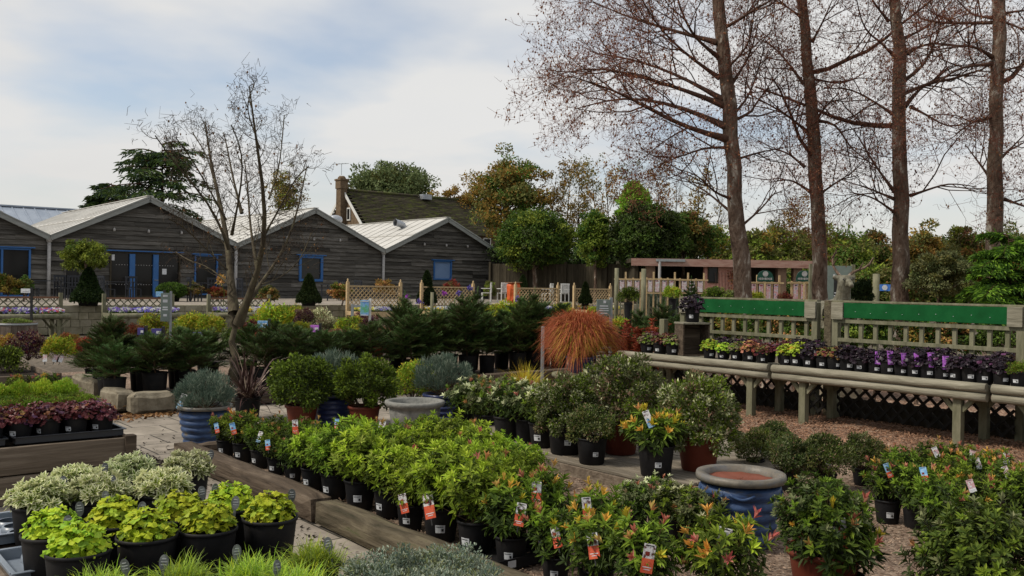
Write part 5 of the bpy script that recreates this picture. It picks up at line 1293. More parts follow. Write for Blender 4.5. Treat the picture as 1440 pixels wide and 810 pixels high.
for i, (px, w, D, pt, ms) in enumerate(((1062, 90, 58, 372, ['hedge', 'dark']), (1122, 90, 60, 368, ['hedge', 'olive']), (1176, 90, 62, 370, ['dark', 'hedge']), (1232, 100, 60, 372, ['hedge', 'olive']), (1292, 110, 58, 374, ['hedge', 'dark']), (1360, 110, 60, 372, ['olive', 'hedge']), (1425, 110, 58, 372, ['hedge', 'dark']))):
    broadleaf('hedge_shrub', 'dark shrub in the boundary hedge under the skyline trees, %s from the pavilion' % ORD[i], px, D, pt, 440, w * 1.2, ['olive', 'hedge', 'hedgelt'] if i % 2 else ['olive', 'hedge', 'autumn'], [.5, .35, .15], 140 + i, 90, 9000, .26, .05, 'dark shrubs in the boundary hedge', jag=.25, fill=.8, cs=.28, lo=-1.0, cat='hedge shrub')

cedar('feathery bright green conifer with drooping sprays round the fourth alder trunk', 1418, 15.6, 330, 432, 150, 7, 0, (.11, .022), ('hedge', 'brightcon'), 'feathery_conifer', None, 46, 420, .05, .35)
broadleaf('skyline_tree', 'low olive tree on the skyline just left of the widest alder trunk', 1020, 74, 322, 420, 80, ['olive', 'hedgelt', 'autumn'], [.5, .3, .2], 39, 90, 8000, .26, .15, 'trees along the far skyline', jag=.35, lo=-1.0)

for i, (px, w, pt) in enumerate(((742, 130, 332), (836, 120, 330), (930, 120, 334))):
    broadleaf('hedge_shrub', 'dark hedge bush filling the space behind the dark board fence, %s from the shop corner' % ORD[i], px, 55, pt, 425, w, ['dark', 'hedge'], [.7, .3], 160 + i, 90, 9000, .24, .05, 'dark hedge behind the board fence', jag=.25, fill=.8, cs=.28, lo=-1.0, cat='hedge shrub')
# ------------------------------------------------------------------ foliage library
def bpx(a, px):
    r = (px - 720) / FOC; return a * (.774 - .633 * r) / (.633 + .774 * r)
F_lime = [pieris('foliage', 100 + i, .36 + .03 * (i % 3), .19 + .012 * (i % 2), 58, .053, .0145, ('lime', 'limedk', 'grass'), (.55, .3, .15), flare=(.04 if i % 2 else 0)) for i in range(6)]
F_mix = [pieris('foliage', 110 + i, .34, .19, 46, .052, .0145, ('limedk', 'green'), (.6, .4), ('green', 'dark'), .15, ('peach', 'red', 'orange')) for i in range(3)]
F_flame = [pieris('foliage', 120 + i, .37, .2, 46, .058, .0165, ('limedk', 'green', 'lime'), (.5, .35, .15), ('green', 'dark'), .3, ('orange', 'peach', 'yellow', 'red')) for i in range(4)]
F_ros = [pieris('foliage', 145 + i, .56, .32, 170, .046, .0155, ('green', 'limedk', 'sage'), (.45, .35, .2), ('green', 'dark'), .025, ('orange', 'peach', 'yellow'), inner=700) for i in range(2)]
F_varp = [pieris('foliage', 130 + i, .32, .2, 60, .042, .013, ('sage', 'cream', 'limedk'), (.5, .2, .3), ('green', 'dark'), .1, ('red', 'orange', 'pinkish'), inner=300) for i in range(3)]
F_peach = pieris('foliage', 140, .3, .22, 40, .066, .02, ('limedk', 'green'), (.5, .5), ('green', 'dark'), .75, ('peach', 'orange', 'yellow'))
F_varbush = [smallleaf('foliage', 150 + i, .74, .36, 11500, .037, .017, ('sage', 'limedk', 'green', 'cream', 'pinkish'), (.38, .22, .25, .07, .08), clumps=64, cz=.5, lo=-.95, stems=14) for i in range(2)]
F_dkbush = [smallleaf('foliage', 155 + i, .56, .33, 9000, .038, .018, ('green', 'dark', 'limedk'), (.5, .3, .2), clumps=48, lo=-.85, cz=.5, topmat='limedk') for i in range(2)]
F_olbush = [smallleaf('foliage', 160 + i, .42, .27, 6500, .032, .014, ('green', 'sage', 'olive', 'pinkish', 'dark'), (.3, .22, .2, .1, .18), clumps=30) for i in range(2)]
F_lav = [smallleaf('foliage', 165 + i, .4, .3, 5200, .055, .0055, ('lav', 'silver'), (.8, .2), clumps=40, cz=.4, upright=.8, jag=.1) for i in range(2)]
F_silver = [smallleaf('foliage', 170 + i, .26, .2, 3000, .026, .011, ('silver', 'sage', 'lav'), (.6, .25, .15), clumps=26, jag=.3) for i in range(2)]
F_yel = smallleaf('foliage', 175, .5, .3, 5200, .034, .014, ('lime', 'yellow', 'limedk', 'orange'), (.45, .2, .28, .07), clumps=36)
F_white = [variegated('foliage', 180 + i, .14, .128, 44, .052, .02, inner='limedk') for i in range(3)]
F_tia = [lobedplant('foliage', 185 + i, .15, .12, 230, .027, ('limey', 'lime', 'limedk'), (.68, .26, .06)) for i in range(4)]
F_carex = [grassy('foliage', 190 + i, 1500, .135, .0042, ('grass', 'lime', 'limey'), (.45, .3, .25), -.05, .62, .045) for i in range(2)]
F_burg = [lobedplant('foliage', 195 + i, .14, .14, 95, .034, ('burg', 'bronze', 'purple'), (.78, .08, .14)) for i in range(3)]
F_black = [lobedplant('foliage', 200 + i, .16, .13, 95, .034, ('black', 'purple'), (.94, .06), 6) for i in range(3)]
F_limeh = [lobedplant('foliage', 205 + i, .15, .135, 105, .03, ('lime', 'yellow'), (.9, .1)) for i in range(2)]
F_bronze = [lobedplant('foliage', 208 + i, .14, .125, 90, .028, m) for i, m in enumerate((('bronze', 'burg', 'olive'), ('sage', 'pinkish', 'limedk'), ('orange', 'bronze', 'red')))]
F_sedum = smallleaf('foliage', 212, .12, .125, 2600, .016, .009, ('limedk', 'green', 'bronze'), (.6, .25, .15), clumps=24)
F_feath = smallleaf('foliage', 213, .2, .12, 2600, .024, .009, ('lime', 'yellow'), (.85, .15), clumps=20, jag=.4, upright=.6)
F_fir = [firtree('foliage', 220 + i, .5 + .05 * i, .44, 7) for i in range(3)]
F_firb = [firtree('foliage', 225 + i, .98 + .1 * i, .56, 12, 7) for i in range(3)]
def spikes(seed, n=7, h=.75):
    rng = np.random.default_rng(seed); mb = MB(); P, D, N = [], [], []
    for q in range(n):
        e = np.array([rng.normal(0, .11), rng.normal(0, .11), h * rng.uniform(.65, 1.05)]); mb.tubes(np.array([[0, 0, 0], e * .5, e]), np.array([.008, .006, .003]), 4, 1)
        m = 110; s = rng.uniform(.15, 1, (m, 1)); th = rng.uniform(0, 6.28, m); P.append(e * s); D.append(np.stack([np.cos(th), np.sin(th), rng.uniform(.3, .9, m)], 1)); N.append(np.stack([-np.cos(th) * .4, -np.sin(th) * .4, np.ones(m)], 1))
    P, D, N = map(np.concatenate, (P, D, N)); mb.leaves(P, D, N, .075, .04, 0, 1); return mb.mesh('foliage', [M['crimson'], M['stem']])
F_spike = [spikes(230 + i) for i in range(2)]
SH = {k: smallleaf('foliage', 240 + i, .5, .3, 2600, .05, .024, m, clumps=26, jag=.35) for i, (k, m) in enumerate(dict(lime=('lime', 'limedk', 'yellow'), red=('crimson', 'bronze', 'burg'), yel=('yellow', 'lime', 'olive'), purp=('purple', 'burg', 'pinkish'), brown=('bronze', 'pinkish', 'deadleaf'), green=('green', 'dark', 'limedk'), olive=('olive', 'sage', 'hedgelt'), rust=('autumn', 'bronze', 'crimson'), orange=('orange', 'yellow', 'autumn'), white=('sage', 'cream', 'pinkish')).items())}

# ------------------------------------------------------------------ the gravel bed: rows of shrubs by the path
TERRA = pot_mesh('terracotta_pot', .185, .14, .3, M['terra'], lip=.012, liph=.035); TSOIL = disc('compost', .165, .27, M['soil'])
def row_word(k): return ('the front row', 'the second row', 'the third row', 'the fourth row', 'the last row')[k]
cnt = {}
for k in range(5):
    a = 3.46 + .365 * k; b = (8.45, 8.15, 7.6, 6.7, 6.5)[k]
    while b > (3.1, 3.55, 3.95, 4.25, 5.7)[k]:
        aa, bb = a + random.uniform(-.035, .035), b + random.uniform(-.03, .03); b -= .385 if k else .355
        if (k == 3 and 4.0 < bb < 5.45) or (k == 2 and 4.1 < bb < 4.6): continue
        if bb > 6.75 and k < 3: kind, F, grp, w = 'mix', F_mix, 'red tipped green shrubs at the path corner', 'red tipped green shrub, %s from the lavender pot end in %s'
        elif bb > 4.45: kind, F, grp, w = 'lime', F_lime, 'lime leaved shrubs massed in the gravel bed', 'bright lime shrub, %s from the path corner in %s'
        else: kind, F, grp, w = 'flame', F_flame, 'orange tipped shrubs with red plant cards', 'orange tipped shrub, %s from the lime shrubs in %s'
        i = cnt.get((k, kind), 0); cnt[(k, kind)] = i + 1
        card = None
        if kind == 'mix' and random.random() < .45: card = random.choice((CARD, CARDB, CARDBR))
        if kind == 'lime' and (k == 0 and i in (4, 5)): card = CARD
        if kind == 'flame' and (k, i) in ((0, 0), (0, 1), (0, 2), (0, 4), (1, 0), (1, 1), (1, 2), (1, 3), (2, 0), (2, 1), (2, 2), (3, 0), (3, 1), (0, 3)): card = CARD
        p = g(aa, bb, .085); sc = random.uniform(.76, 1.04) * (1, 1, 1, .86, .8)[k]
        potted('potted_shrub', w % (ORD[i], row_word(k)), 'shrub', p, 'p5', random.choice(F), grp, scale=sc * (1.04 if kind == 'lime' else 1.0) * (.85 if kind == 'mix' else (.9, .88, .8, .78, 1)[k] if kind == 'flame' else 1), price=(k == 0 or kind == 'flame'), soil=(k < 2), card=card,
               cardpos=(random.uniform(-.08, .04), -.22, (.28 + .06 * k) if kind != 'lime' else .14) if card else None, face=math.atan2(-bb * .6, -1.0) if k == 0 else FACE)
p = g(3.5, 4.32, .09); t = thing('plant_tray', 'shallow black tray on the gravel with a white label under red tagged shrubs', 'tray', p, ROT)
mb = MB(); mb.box((0, 0, .004), (.5, .4, .006)); obj('tray_base', mb, M['pot'], t)
mb = MB()
for x, y, wx, wy in ((0, -.2, .5, .008), (0, .2, .5, .008), (-.25, 0, .008, .39), (.25, 0, .008, .39)): mb.box((x, y, .035), (wx, wy, .06))
obj('tray_rim', mb, M['pot'], t); obj('label_sticker', MB().box((-.1, -.206, .035), (.06, .002, .04)), M['white'], t)

# variegated shrubs by the urn and at the corner of the deck
for i, (px, py, s, lb) in enumerate(((893, 752, .74, 'pale variegated shrub at the corner of the deck with one red tip'), (945, 762, .78, 'grey green variegated shrub between orange tipped shrubs and the empty urn'), (982, 778, .8, 'fine leaved cream edged shrub hard against the empty blue urn'), (925, 742, .72, 'cream edged shrub with white card below the black pot on the deck'))):
    potted('potted_shrub', lb, 'shrub', at(px, py, .08), 'p5', F_varp[i % 3], 'variegated shrubs in front of the deck', scale=s, price=False, card=CARDW if i == 3 else None)

# ------------------------------------------------------------------ deck and its big pots
DZ = .205
def bigpot(label, px, py, z, foliage, fs=1.0, terra=True, card=None, name='potted_shrub', cat='shrub', sc=1.0, fz=None):
    p = at(px, py, z); t = thing(name, label, cat, p, 0, None, sc)
    if terra: put('pot', TERRA, t); put('soil', TSOIL, t); hz = .26
    else:
        pt = put('pot', PM['big'], t); l = put('price_label', LM['big'], pt); l.rotation_euler = (0, 0, FACE + random.uniform(-.3, .3)); put('soil', SM['big'], t); hz = .24
    put('foliage', foliage, t, (0, 0, fz if fz is not None else hz), random.uniform(0, 6), fs)
    if card is not None:
        c = put('plant_tag', card, t, (-.05, -.2, .42)); c.rotation_euler = (-.3, -.35, .2); c.scale = (1.25,) * 3
    return t
bigpot('largest cream and green variegated bush in terracotta coloured pot on the deck', 872, 637, DZ, F_varbush[0], 1.06, fz=.13)
bigpot('rounded variegated bush in terracotta coloured pot at the urn end of the deck', 982, 660, DZ, F_varbush[1], .95, fz=.13)
bigpot('dull variegated bush in large black pot with white price label on the deck', 795, 637, DZ, F_varbush[1], .82, False, fz=.14)
bigpot('small dark green bushy plant in black pot beside the largest variegated bush', 832, 651, DZ, F_olbush[0], .95, False, sc=.8, fz=.2)
bigpot('peach and orange tipped shrub in black pot with tall blue card on the deck edge', 922, 668, DZ, F_peach, 1.15, False, CARDB, sc=.9)
for i, (px, py, c) in enumerate(((652, 606, None), (684, 612, None), (712, 618, CARDW), (742, 622, CARDW), (762, 628, CARD))):
    potted('potted_shrub', 'pink tipped variegated shrub, %s from the stone bowl along the deck back' % ORD[i], 'shrub', at(px, py, DZ if i > 1 else .08), 'p5', F_varp[i % 3], 'pink tipped variegated shrubs at the back of the deck', scale=1.15, card=c, price=i > 3)
for i, (px, py) in enumerate(((668, 590), (705, 596), (735, 600))):
    potted('potted_shrub', 'pink tipped shrub half hidden behind the deck back row, %s from the stone bowl' % ORD[i], 'shrub', at(px, py, .08), 'p5', F_varp[(i + 1) % 3], 'pink tipped variegated shrubs at the back of the deck', scale=1.1, price=False, card=CARDW if i == 1 else None)

# ------------------------------------------------------------------ urns, bowls, lavender
def urn(name, label, pos, mesh, soilmesh=None, foliage=None, fz=0, fs=1.0, tagc=None, cat='pot'):
    t = thing(name, label, cat, pos); put('pot', mesh, t)
    if soilmesh: put('soil', soilmesh, t)
    if foliage: put('foliage', foliage, t, (0, 0, fz), random.uniform(0, 6), fs)
    return t
U1 = pot_mesh('ribbed_pot', .262, .19, .47, M['blue'], wall=.03, lip=.022, seg=48, ribs=5, rimmat=M['bluerim'], liph=.05)
t = urn('glazed_urn', 'empty ribbed blue glazed urn with worn sandy rim on the gravel', at(1040, 765, .08), U1, disc('terracotta_lining', .228, .425, noisemat('red_lining', [(.12, .036, .02), (.19, .06, .036)], 8), 24, .004))
for i in range(4):                          # worn swag mouldings on the shoulder
    mb = MB(); an = -PI / 2 - .2 + i * PI / 2; th = np.linspace(-.3, .3, 9); P = np.stack([.262 * np.cos(an + th), .262 * np.sin(an + th), .375 - .03 * np.cos(th * 5)], 1); mb.tubes(P, np.full((1, 9), .011), 6, cap=True); obj('swag_moulding', mb, M['blue'], t)
U2 = pot_mesh('ribbed_pot', .262, .185, .44, M['blue'], wall=.02, lip=.016, seg=44, ribs=5, rimmat=M['bluerim'], liph=.04)
t = urn('lavender_pot', 'ribbed blue glazed pot of clipped grey lavender on the paving', at(288, 628, 0), U2, disc('compost', .235, .4, M['soil']), F_lav[0], .38, .92, cat='potted plant')
c = put('plant_tag', CARDB, t, (-.25, -.14, .36)); c.rotation_euler = (-.3, .25, -.2); c.scale = (1.3,) * 3
U3 = pot_mesh('ribbed_pot', .25, .19, .4, M['bluedk'], wall=.02, lip=.014, seg=40, ribs=5, liph=.04)
urn('lavender_pot', 'round grey lavender in a dark blue ribbed pot behind the stone bowl', atd(624, 600, 11.3) * [1, 1, 0], U3, disc('compost', .22, .37, M['soil']), F_lav[1], .36, 1.18, cat='potted plant')
urn('lavender_pot', 'wide grey lavender mound behind the two green bushes', atd(468, 600, 11.2) * [1, 1, 0], U3, disc('compost', .22, .37, M['soil']), F_lav[0], .36, 1.2, cat='potted plant')
mb = MB(); mb.lathe([(.17, 0), (.18, .04), (.15, .07), (.2, .1), (.26, .2), (.285, .33), (.28, .37), (.315, .39), (.335, .42), (.33, .445), (.29, .45), (.27, .43), (.25, .3), (.17, .16), (.01, .15)], 40, closed=False)
o = obj('stone_bowl', mb, M['concrete'], None, atd(583, 600, 10.2) * [1, 1, 0]); tag(o, 'wide grey stone bowl with rolled rim, empty, behind the lime shrubs', 'bowl')
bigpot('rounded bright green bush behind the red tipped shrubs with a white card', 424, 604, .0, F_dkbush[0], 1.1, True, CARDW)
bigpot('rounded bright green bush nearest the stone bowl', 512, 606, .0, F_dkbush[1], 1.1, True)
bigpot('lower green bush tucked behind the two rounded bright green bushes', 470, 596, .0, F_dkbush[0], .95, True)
bigpot('yellow green shrub with orange flecks directly behind the stone bowl', 580, 592, .0, F_yel, 1.0, False)
# flax
p = atd(348, 590, 11.6) * [1, 1, 0]; t = thing('flax_plant', 'dark purple strap leaved flax at the foot of the young bare tree', 'plant', p); put('pot', PM['big'], t)
rng = np.random.default_rng(4); n = 130; mb = MB(); D = dome_dirs(n, rng, .15); mb.blades(rng.normal(0, .05, (n, 3)) * [1, 1, 0], D, rng.uniform(.35, .85, n), .022, rng.uniform(.2, .8, n), 4, 0, rng); D = dome_dirs(9, rng, .2); mb.blades(np.zeros((9, 3)), D, rng.uniform(.6, .95, 9), .016, rng.uniform(.3, .7, 9), 4, 1, rng)
obj('foliage', mb, [M['flax'], M['flaxpale']], t, (0, 0, .24))

# spool table and the rust coloured grass
sp_ = atd(815, 585, 12.4) * [1, 1, 0]; t = thing('cable_spool_table', 'wooden cable spool table carrying a dome of rust coloured grass', 'table', sp_)
obj('table_top', MB().lathe([(.36, .52), (.385, .53), (.385, .565), (.37, .575), (.02, .576)], 32), M['trellis'], t); obj('drum', MB().lathe([(.2, .06), (.19, .3), (.2, .52)], 20), M['sleeper'], t); obj('base_disc', MB().lathe([(.36, 0), (.37, .01), (.37, .05), (.36, .06), (.02, .062)], 32), M['trellis'], t)
t = thing('grass_pot', 'big dome of arching rust and gold grass in blue pot on the spool table', 'potted plant', sp_ + [0, 0, .577]); put('pot', pot_mesh('glazed_pot', .19, .13, .22, M['bluedk'], liph=.03), t); put('soil', disc('compost', .17, .19, M['soil']), t)
rng = np.random.default_rng(9); mb = MB(); n = 6500; D = dome_dirs(n, rng, .42); P = rng.normal(0, .06, (n, 3)) * [1, 1, 0]
L = rng.uniform(.62, 1.0, n); dr = .62 + rng.uniform(-.12, .2, n); gold = rng.random(n) < np.where(D[:, 2] < .62, .4, .04)
ph = rng.uniform(0, 2 * PI, n); rho = .64 * np.sqrt(rng.uniform(.01, 1, n)) * (1 + .1 * np.sin(ph * 3 + 1)); gold = rng.random(n) < np.where((rho > .36) & (np.cos(ph + PI / 2 - .3) > .25), .3, .03); rho = np.where(gold, rho * .93, rho)
ze = .66 * np.sqrt(np.maximum(1 - (rho / .68) ** 2, 0)) - .04 - np.where(gold, rng.uniform(.1, .34, n), rng.uniform(0, .16, n) - rho * rng.uniform(-.25, .1, n)); dr2 = np.stack([np.cos(ph), np.sin(ph)], 1); zc = ze + rng.uniform(.2, .42, n) * (.5 + rho)
tt = np.linspace(0, 1, 8); A0_ = np.zeros((n, 3)); A0_[:, :2] = dr2 * .05; A1_ = np.concatenate([dr2 * (rho * .72)[:, None], zc[:, None]], 1); A2_ = np.concatenate([dr2 * rho[:, None], ze[:, None]], 1) * (1 + rng.normal(0, .06, (n, 1))) + rng.normal(0, .035, (n, 3))
Q = [(1 - t_) ** 2 * A0_ + 2 * t_ * (1 - t_) * A1_ + t_ ** 2 * A2_ for t_ in tt]; S_ = np.stack([-dr2[:, 1], dr2[:, 0], np.zeros(n)], 1); S_ = nrm(S_ + rng.normal(0, .35, (n, 3)))
V_ = np.stack([q_ + sg * S_ * .004 * (1.05 - t_ ** 3) for t_, q_ in zip(tt, Q) for sg in (1, -1)], 1)
for j, sel_ in enumerate((~gold, gold)):
    m_ = int(sel_.sum()); qq = np.arange(m_)[:, None] * 16; mb.add(V_[sel_].reshape(-1, 3), np.concatenate([qq + np.array([2 * i, 2 * i + 1, 2 * i + 3, 2 * i + 2]) for i in range(7)]), j)
obj('foliage', mb, [M['rust'], M['gold']], t, (0, 0, .2))
t = thing('grass_pot', 'small golden grass in a pale pot on the paving by the sign pole', 'potted plant', atd(738, 575, 13.0) * [1, 1, 0]); put('pot', pot_mesh('pale_pot', .2, .16, .24, M['concrete'], liph=.03), t); put('soil', disc('compost', .18, .2, M['soil']), t); put('foliage', grassy('foliage', 12, 900, .48, .008, ('gold', 'yellow'), None, .1, .4, .04), t, (0, 0, .2))
p = atd(762, 562, 13.9) * [1, 1, 0]; t = thing('sign_pole', 'plain galvanised pole on a round dark base in front of the rust grass', 'pole', p); obj('pole', MB().box((0, 0, .58), (.05, .05, 1.08)), M['galv'], t, bevel=.006); obj('base_disc', MB().lathe([(.3, 0), (.31, .02), (.26, .07), (.1, .1), (.02, .11)], 28), M['iron'], t)

# ------------------------------------------------------------------ the far end of the gravel bed
bigpot('dense dark bush in terracotta coloured pot beside the empty blue urn', 1158, 850, .08, F_ros[0], .78, fz=.23)
bigpot('large green bush with bronze tips at the bottom corner of view', 1378, 905, .08, F_ros[1], .95, False, fz=.13)
for i, (px, py, s) in enumerate(((1062, 668, .95), (1108, 690, 1.05), (1160, 694, 1.1), (1212, 682, 1.0), (1085, 650, .9))):
    potted('potted_shrub', 'olive green small leaved bush behind the empty urn, %s along its group' % ORD[i] if i < 4 else 'olive green bush nearest the terracotta potted variegated bush', 'shrub', at(px, py, .08), 'p5', F_olbush[i % 2], 'olive green bushes behind the empty urn', scale=s * .74, price=False, fz=.14, card=CARDW if i in (0, 2) else None)
RT = [(1248, 735, CARDBR), (1288, 742, CARDBR), (1332, 726, None), (1372, 720, CARDW), (1415, 735, CARDW), (1268, 706, None), (1312, 700, CARDW), (1355, 705, CARDW), (1400, 712, CARDW), (1438, 748, None), (1318, 765, None), (1362, 760, CARDW)]
for i, (px, py, c) in enumerate(RT):
    lb = ('shrub with blue and red card in black pot, nearest the dense dark bush', 'shrub with blue and red card in black pot, second from the dense dark bush', 'green shrub without a card right of the blue and red tagged pair', 'red tipped shrub with tilted white card beside the low sleeper', 'pale green shrub with white card at the picture edge', 'red tipped shrub tucked behind the blue and red tagged pair', 'red tipped shrub with upright white card against the low sleeper', 'bronze tipped shrub with white card near the low sleeper', 'shrub with paired white cards against the low sleeper', 'dark potted shrub cut off by the picture edge', 'green shrub in front of the tagged row, beside bare gravel', 'red tipped shrub in front of the white tagged row')[i]
    potted('potted_shrub', lb, 'shrub', at(px, py, .08), 'p5', (F_mix + F_mix[:1])[i % 4], 'tagged shrubs along the low sleeper', scale=.84, card=c, cardpos=(random.uniform(-.05, .05), -.15, .38) if c else None, price=i < 2)
for i, (px, py, lb) in enumerate(((1182, 862, 'yellow and orange tipped shrub at the bottom of view beside the terracotta pot'), (1010, 880, 'red tipped shrub with red card at the bottom of view below the urn'))):
    potted('potted_shrub', lb, 'shrub', at(px, py, .08), 'p5', F_flame[i], None, card=CARD, cardpos=(-.03, -.1, .32))

# ------------------------------------------------------------------ nearest raised bed
BZ = .405
def spade(t, x, y, z, rx=0):
    s = put('spade_label', SPADE, t, (x, y, z)); s.rotation_euler = (random.uniform(-.3, .1), random.uniform(-.2, .2), .5 + random.uniform(-.5, .5)); return s
def nearpot(px, py, foliage, label, cat, grp, sp=True, fz=.172, s=1.0, kind='wide', zc=.635):
    p = at(px, py, zc); p[2] = BZ; t = potted('potted_plant', label, cat, p, kind, foliage, grp, scale=s, fz=fz, price=False)
    if sp: spade(t, random.choice((-.07, .09, .1)), random.choice((.06, -.03, .08)), .175)
W_ = [(56, 699, 'farthest along at the picture edge'), (110, 679, 'second from the picture edge at the back'), (139, 691, 'middle of the front three'), (184, 664, 'third at the back'), (228, 683, 'nearest the lime plants'), (262, 657, 'at the bed end nearest the path')]
for i, (px, py, w) in enumerate(W_): nearpot(px, py, F_white[i % 3], 'white edged plant in the nearest bed, ' + w, 'potted plant', 'white edged plants in the nearest bed')
L_ = [(74, 739, 'left end behind'), (110, 762, 'left end in front'), (163, 724, 'second in the back line'), (207, 742, 'second in the front line'), (252, 715, 'third in the back line'), (293, 732, 'third in the front line'), (325, 703, 'last in the back line by the path'), (380, 717, 'last in the front line by the path')]
for i, (px, py, w) in enumerate(L_): nearpot(px, py, F_tia[i % 4], 'lime lobed leaved plant in wide black pot, ' + w, 'potted plant', 'lime lobed leaved plants in the nearest bed')
for i, (px, py) in enumerate(((140, 812), (254, 800), (350, 793), (443, 772), (415, 808))):
    nearpot(px, py, F_carex[i % 2], 'fine green grass mound in black pot, %s from the picture edge in the nearest bed' % ORD[i] if i < 4 else 'fine green grass mound cut by the lower picture edge, before the silver plants', 'potted grass', 'grass mounds in the nearest bed', True, .185, .92, 'p5', .645)
for i, (px, py) in enumerate(((528, 808), (580, 800), (634, 796), (556, 830), (610, 826), (668, 826))):
    nearpot(px, py, F_silver[i % 2], 'silver grey leaved plant at the bottom edge, %s from the grass mounds' % ORD[i], 'potted plant', 'silver leaved plants at the bottom edge', False, .11, .66, 'p5', .58)

# ------------------------------------------------------------------ second raised bed and its neighbours
Z2 = .455
def bedrow(b, a0, n, step, F, w, cat, grp, kind='p3', scale=1.0, **kw):
    for i in range(n): potted('potted_plant', w % ORD[i], cat, g(a0 - step * i, b + random.uniform(-.02, .02), Z2), kind, random.choice(F), grp, scale=scale, **kw)
bedrow(8.06, 2.22, 6, .205, F_burg, 'burgundy lobed leaved plant in black pot, %s from the bed corner in the front line', 'heuchera', 'burgundy heucheras in the second bed', price=True)
bedrow(8.28, 2.2, 6, .21, F_burg, 'burgundy lobed leaved plant, %s from the bed corner in the line behind', 'heuchera', 'burgundy heucheras in the second bed', price=False)
bedrow(8.56, 2.22, 5, .2, [F_sedum], 'low green cushion plant, %s from the bed edge in the nearer green line', 'potted plant', 'green cushion plants in the second bed', price=False)
bedrow(8.84, 2.22, 5, .2, [F_sedum], 'low green cushion plant, %s from the bed edge in the farther green line', 'potted plant', 'green cushion plants in the second bed', price=False)
bedrow(9.2, 2.2, 5, .19, [F_feath], 'feathery yellow green plant, %s from the bed edge, behind the green cushions', 'potted plant', 'feathery lime plants in the second bed', price=False)
bedrow(9.9, 2.2, 4, .26, F_mix, 'dark green plant at the back of the second bed, %s from the bed edge', 'potted plant', None, scale=.7, price=False)
p = at(98, 556, .6); p[2] = .62; o = put('spade_label', SPADE, None, g(2.3, 9.35, .46), .4, 1.9); tag(o, 'large grey oval plant label at the back edge of the heuchera bed', 'plant label')

# yellow plant with labels in the dark bed, barrel, rust foliage
def midshrub(px, pyt, w, key, D, label, grp=None, name='bedding_shrub', base=0.0, cards=0):
    top = atd(px, pyt, D); s = w / FOC * D / .64; h = top[2] - base; t = thing(name, label, 'shrub', (top[0], D, base), 0, grp)
    fs = s; fh = .5 * s; pz = max(0.0, h - fh * .98); put('foliage', SH[key], t, (0, 0, max(pz - .02, .05)), random.uniform(0, 6), fs)
    if pz > .12: pt = put('pot', PM['p5'], t, (0, 0, 0)); pt.scale = (s * 1.1, s * 1.1, (pz + .05) / .205)
    for i in range(cards): c = put('plant_tag', CARDW, t, (random.uniform(-.2, .2) * s, -.22 * s, pz + .02)); c.rotation_euler = (-.2, random.uniform(-.3, .3), 0); c.scale = (1.2,) * 3
    return t
midshrub(82, 478, 46, 'lime', 15.2, 'bright yellow green plant with pale blue labels in the low dark bed', base=.3, cards=4)
for a in (
    (40, 478, 50, 'purp', 15.4, 'greyish purple leaved plant beside the bright yellow green one', .3), (8, 470, 34, 'orange', 16, 'orange yellow plant at the picture edge in front of the barrel', .1), (10, 500, 50, 'green', 14, 'dark leafy plant at the picture edge behind the feathery lime plants', .2),
    (118, 474, 40, 'rust', 18.5, 'rust coloured plant between the yellow green plant and first fir', 0), (96, 468, 34, 'rust', 20.5, 'rust brown ground plant beside the table leg', 0), (128, 492, 40, 'olive', 15.5, 'olive and rust plant at the foot of the first fir', 0)):
    midshrub(*a[:5], a[5], base=a[6])
MIDG = 'mixed shrubs between the firs and the plant tables'
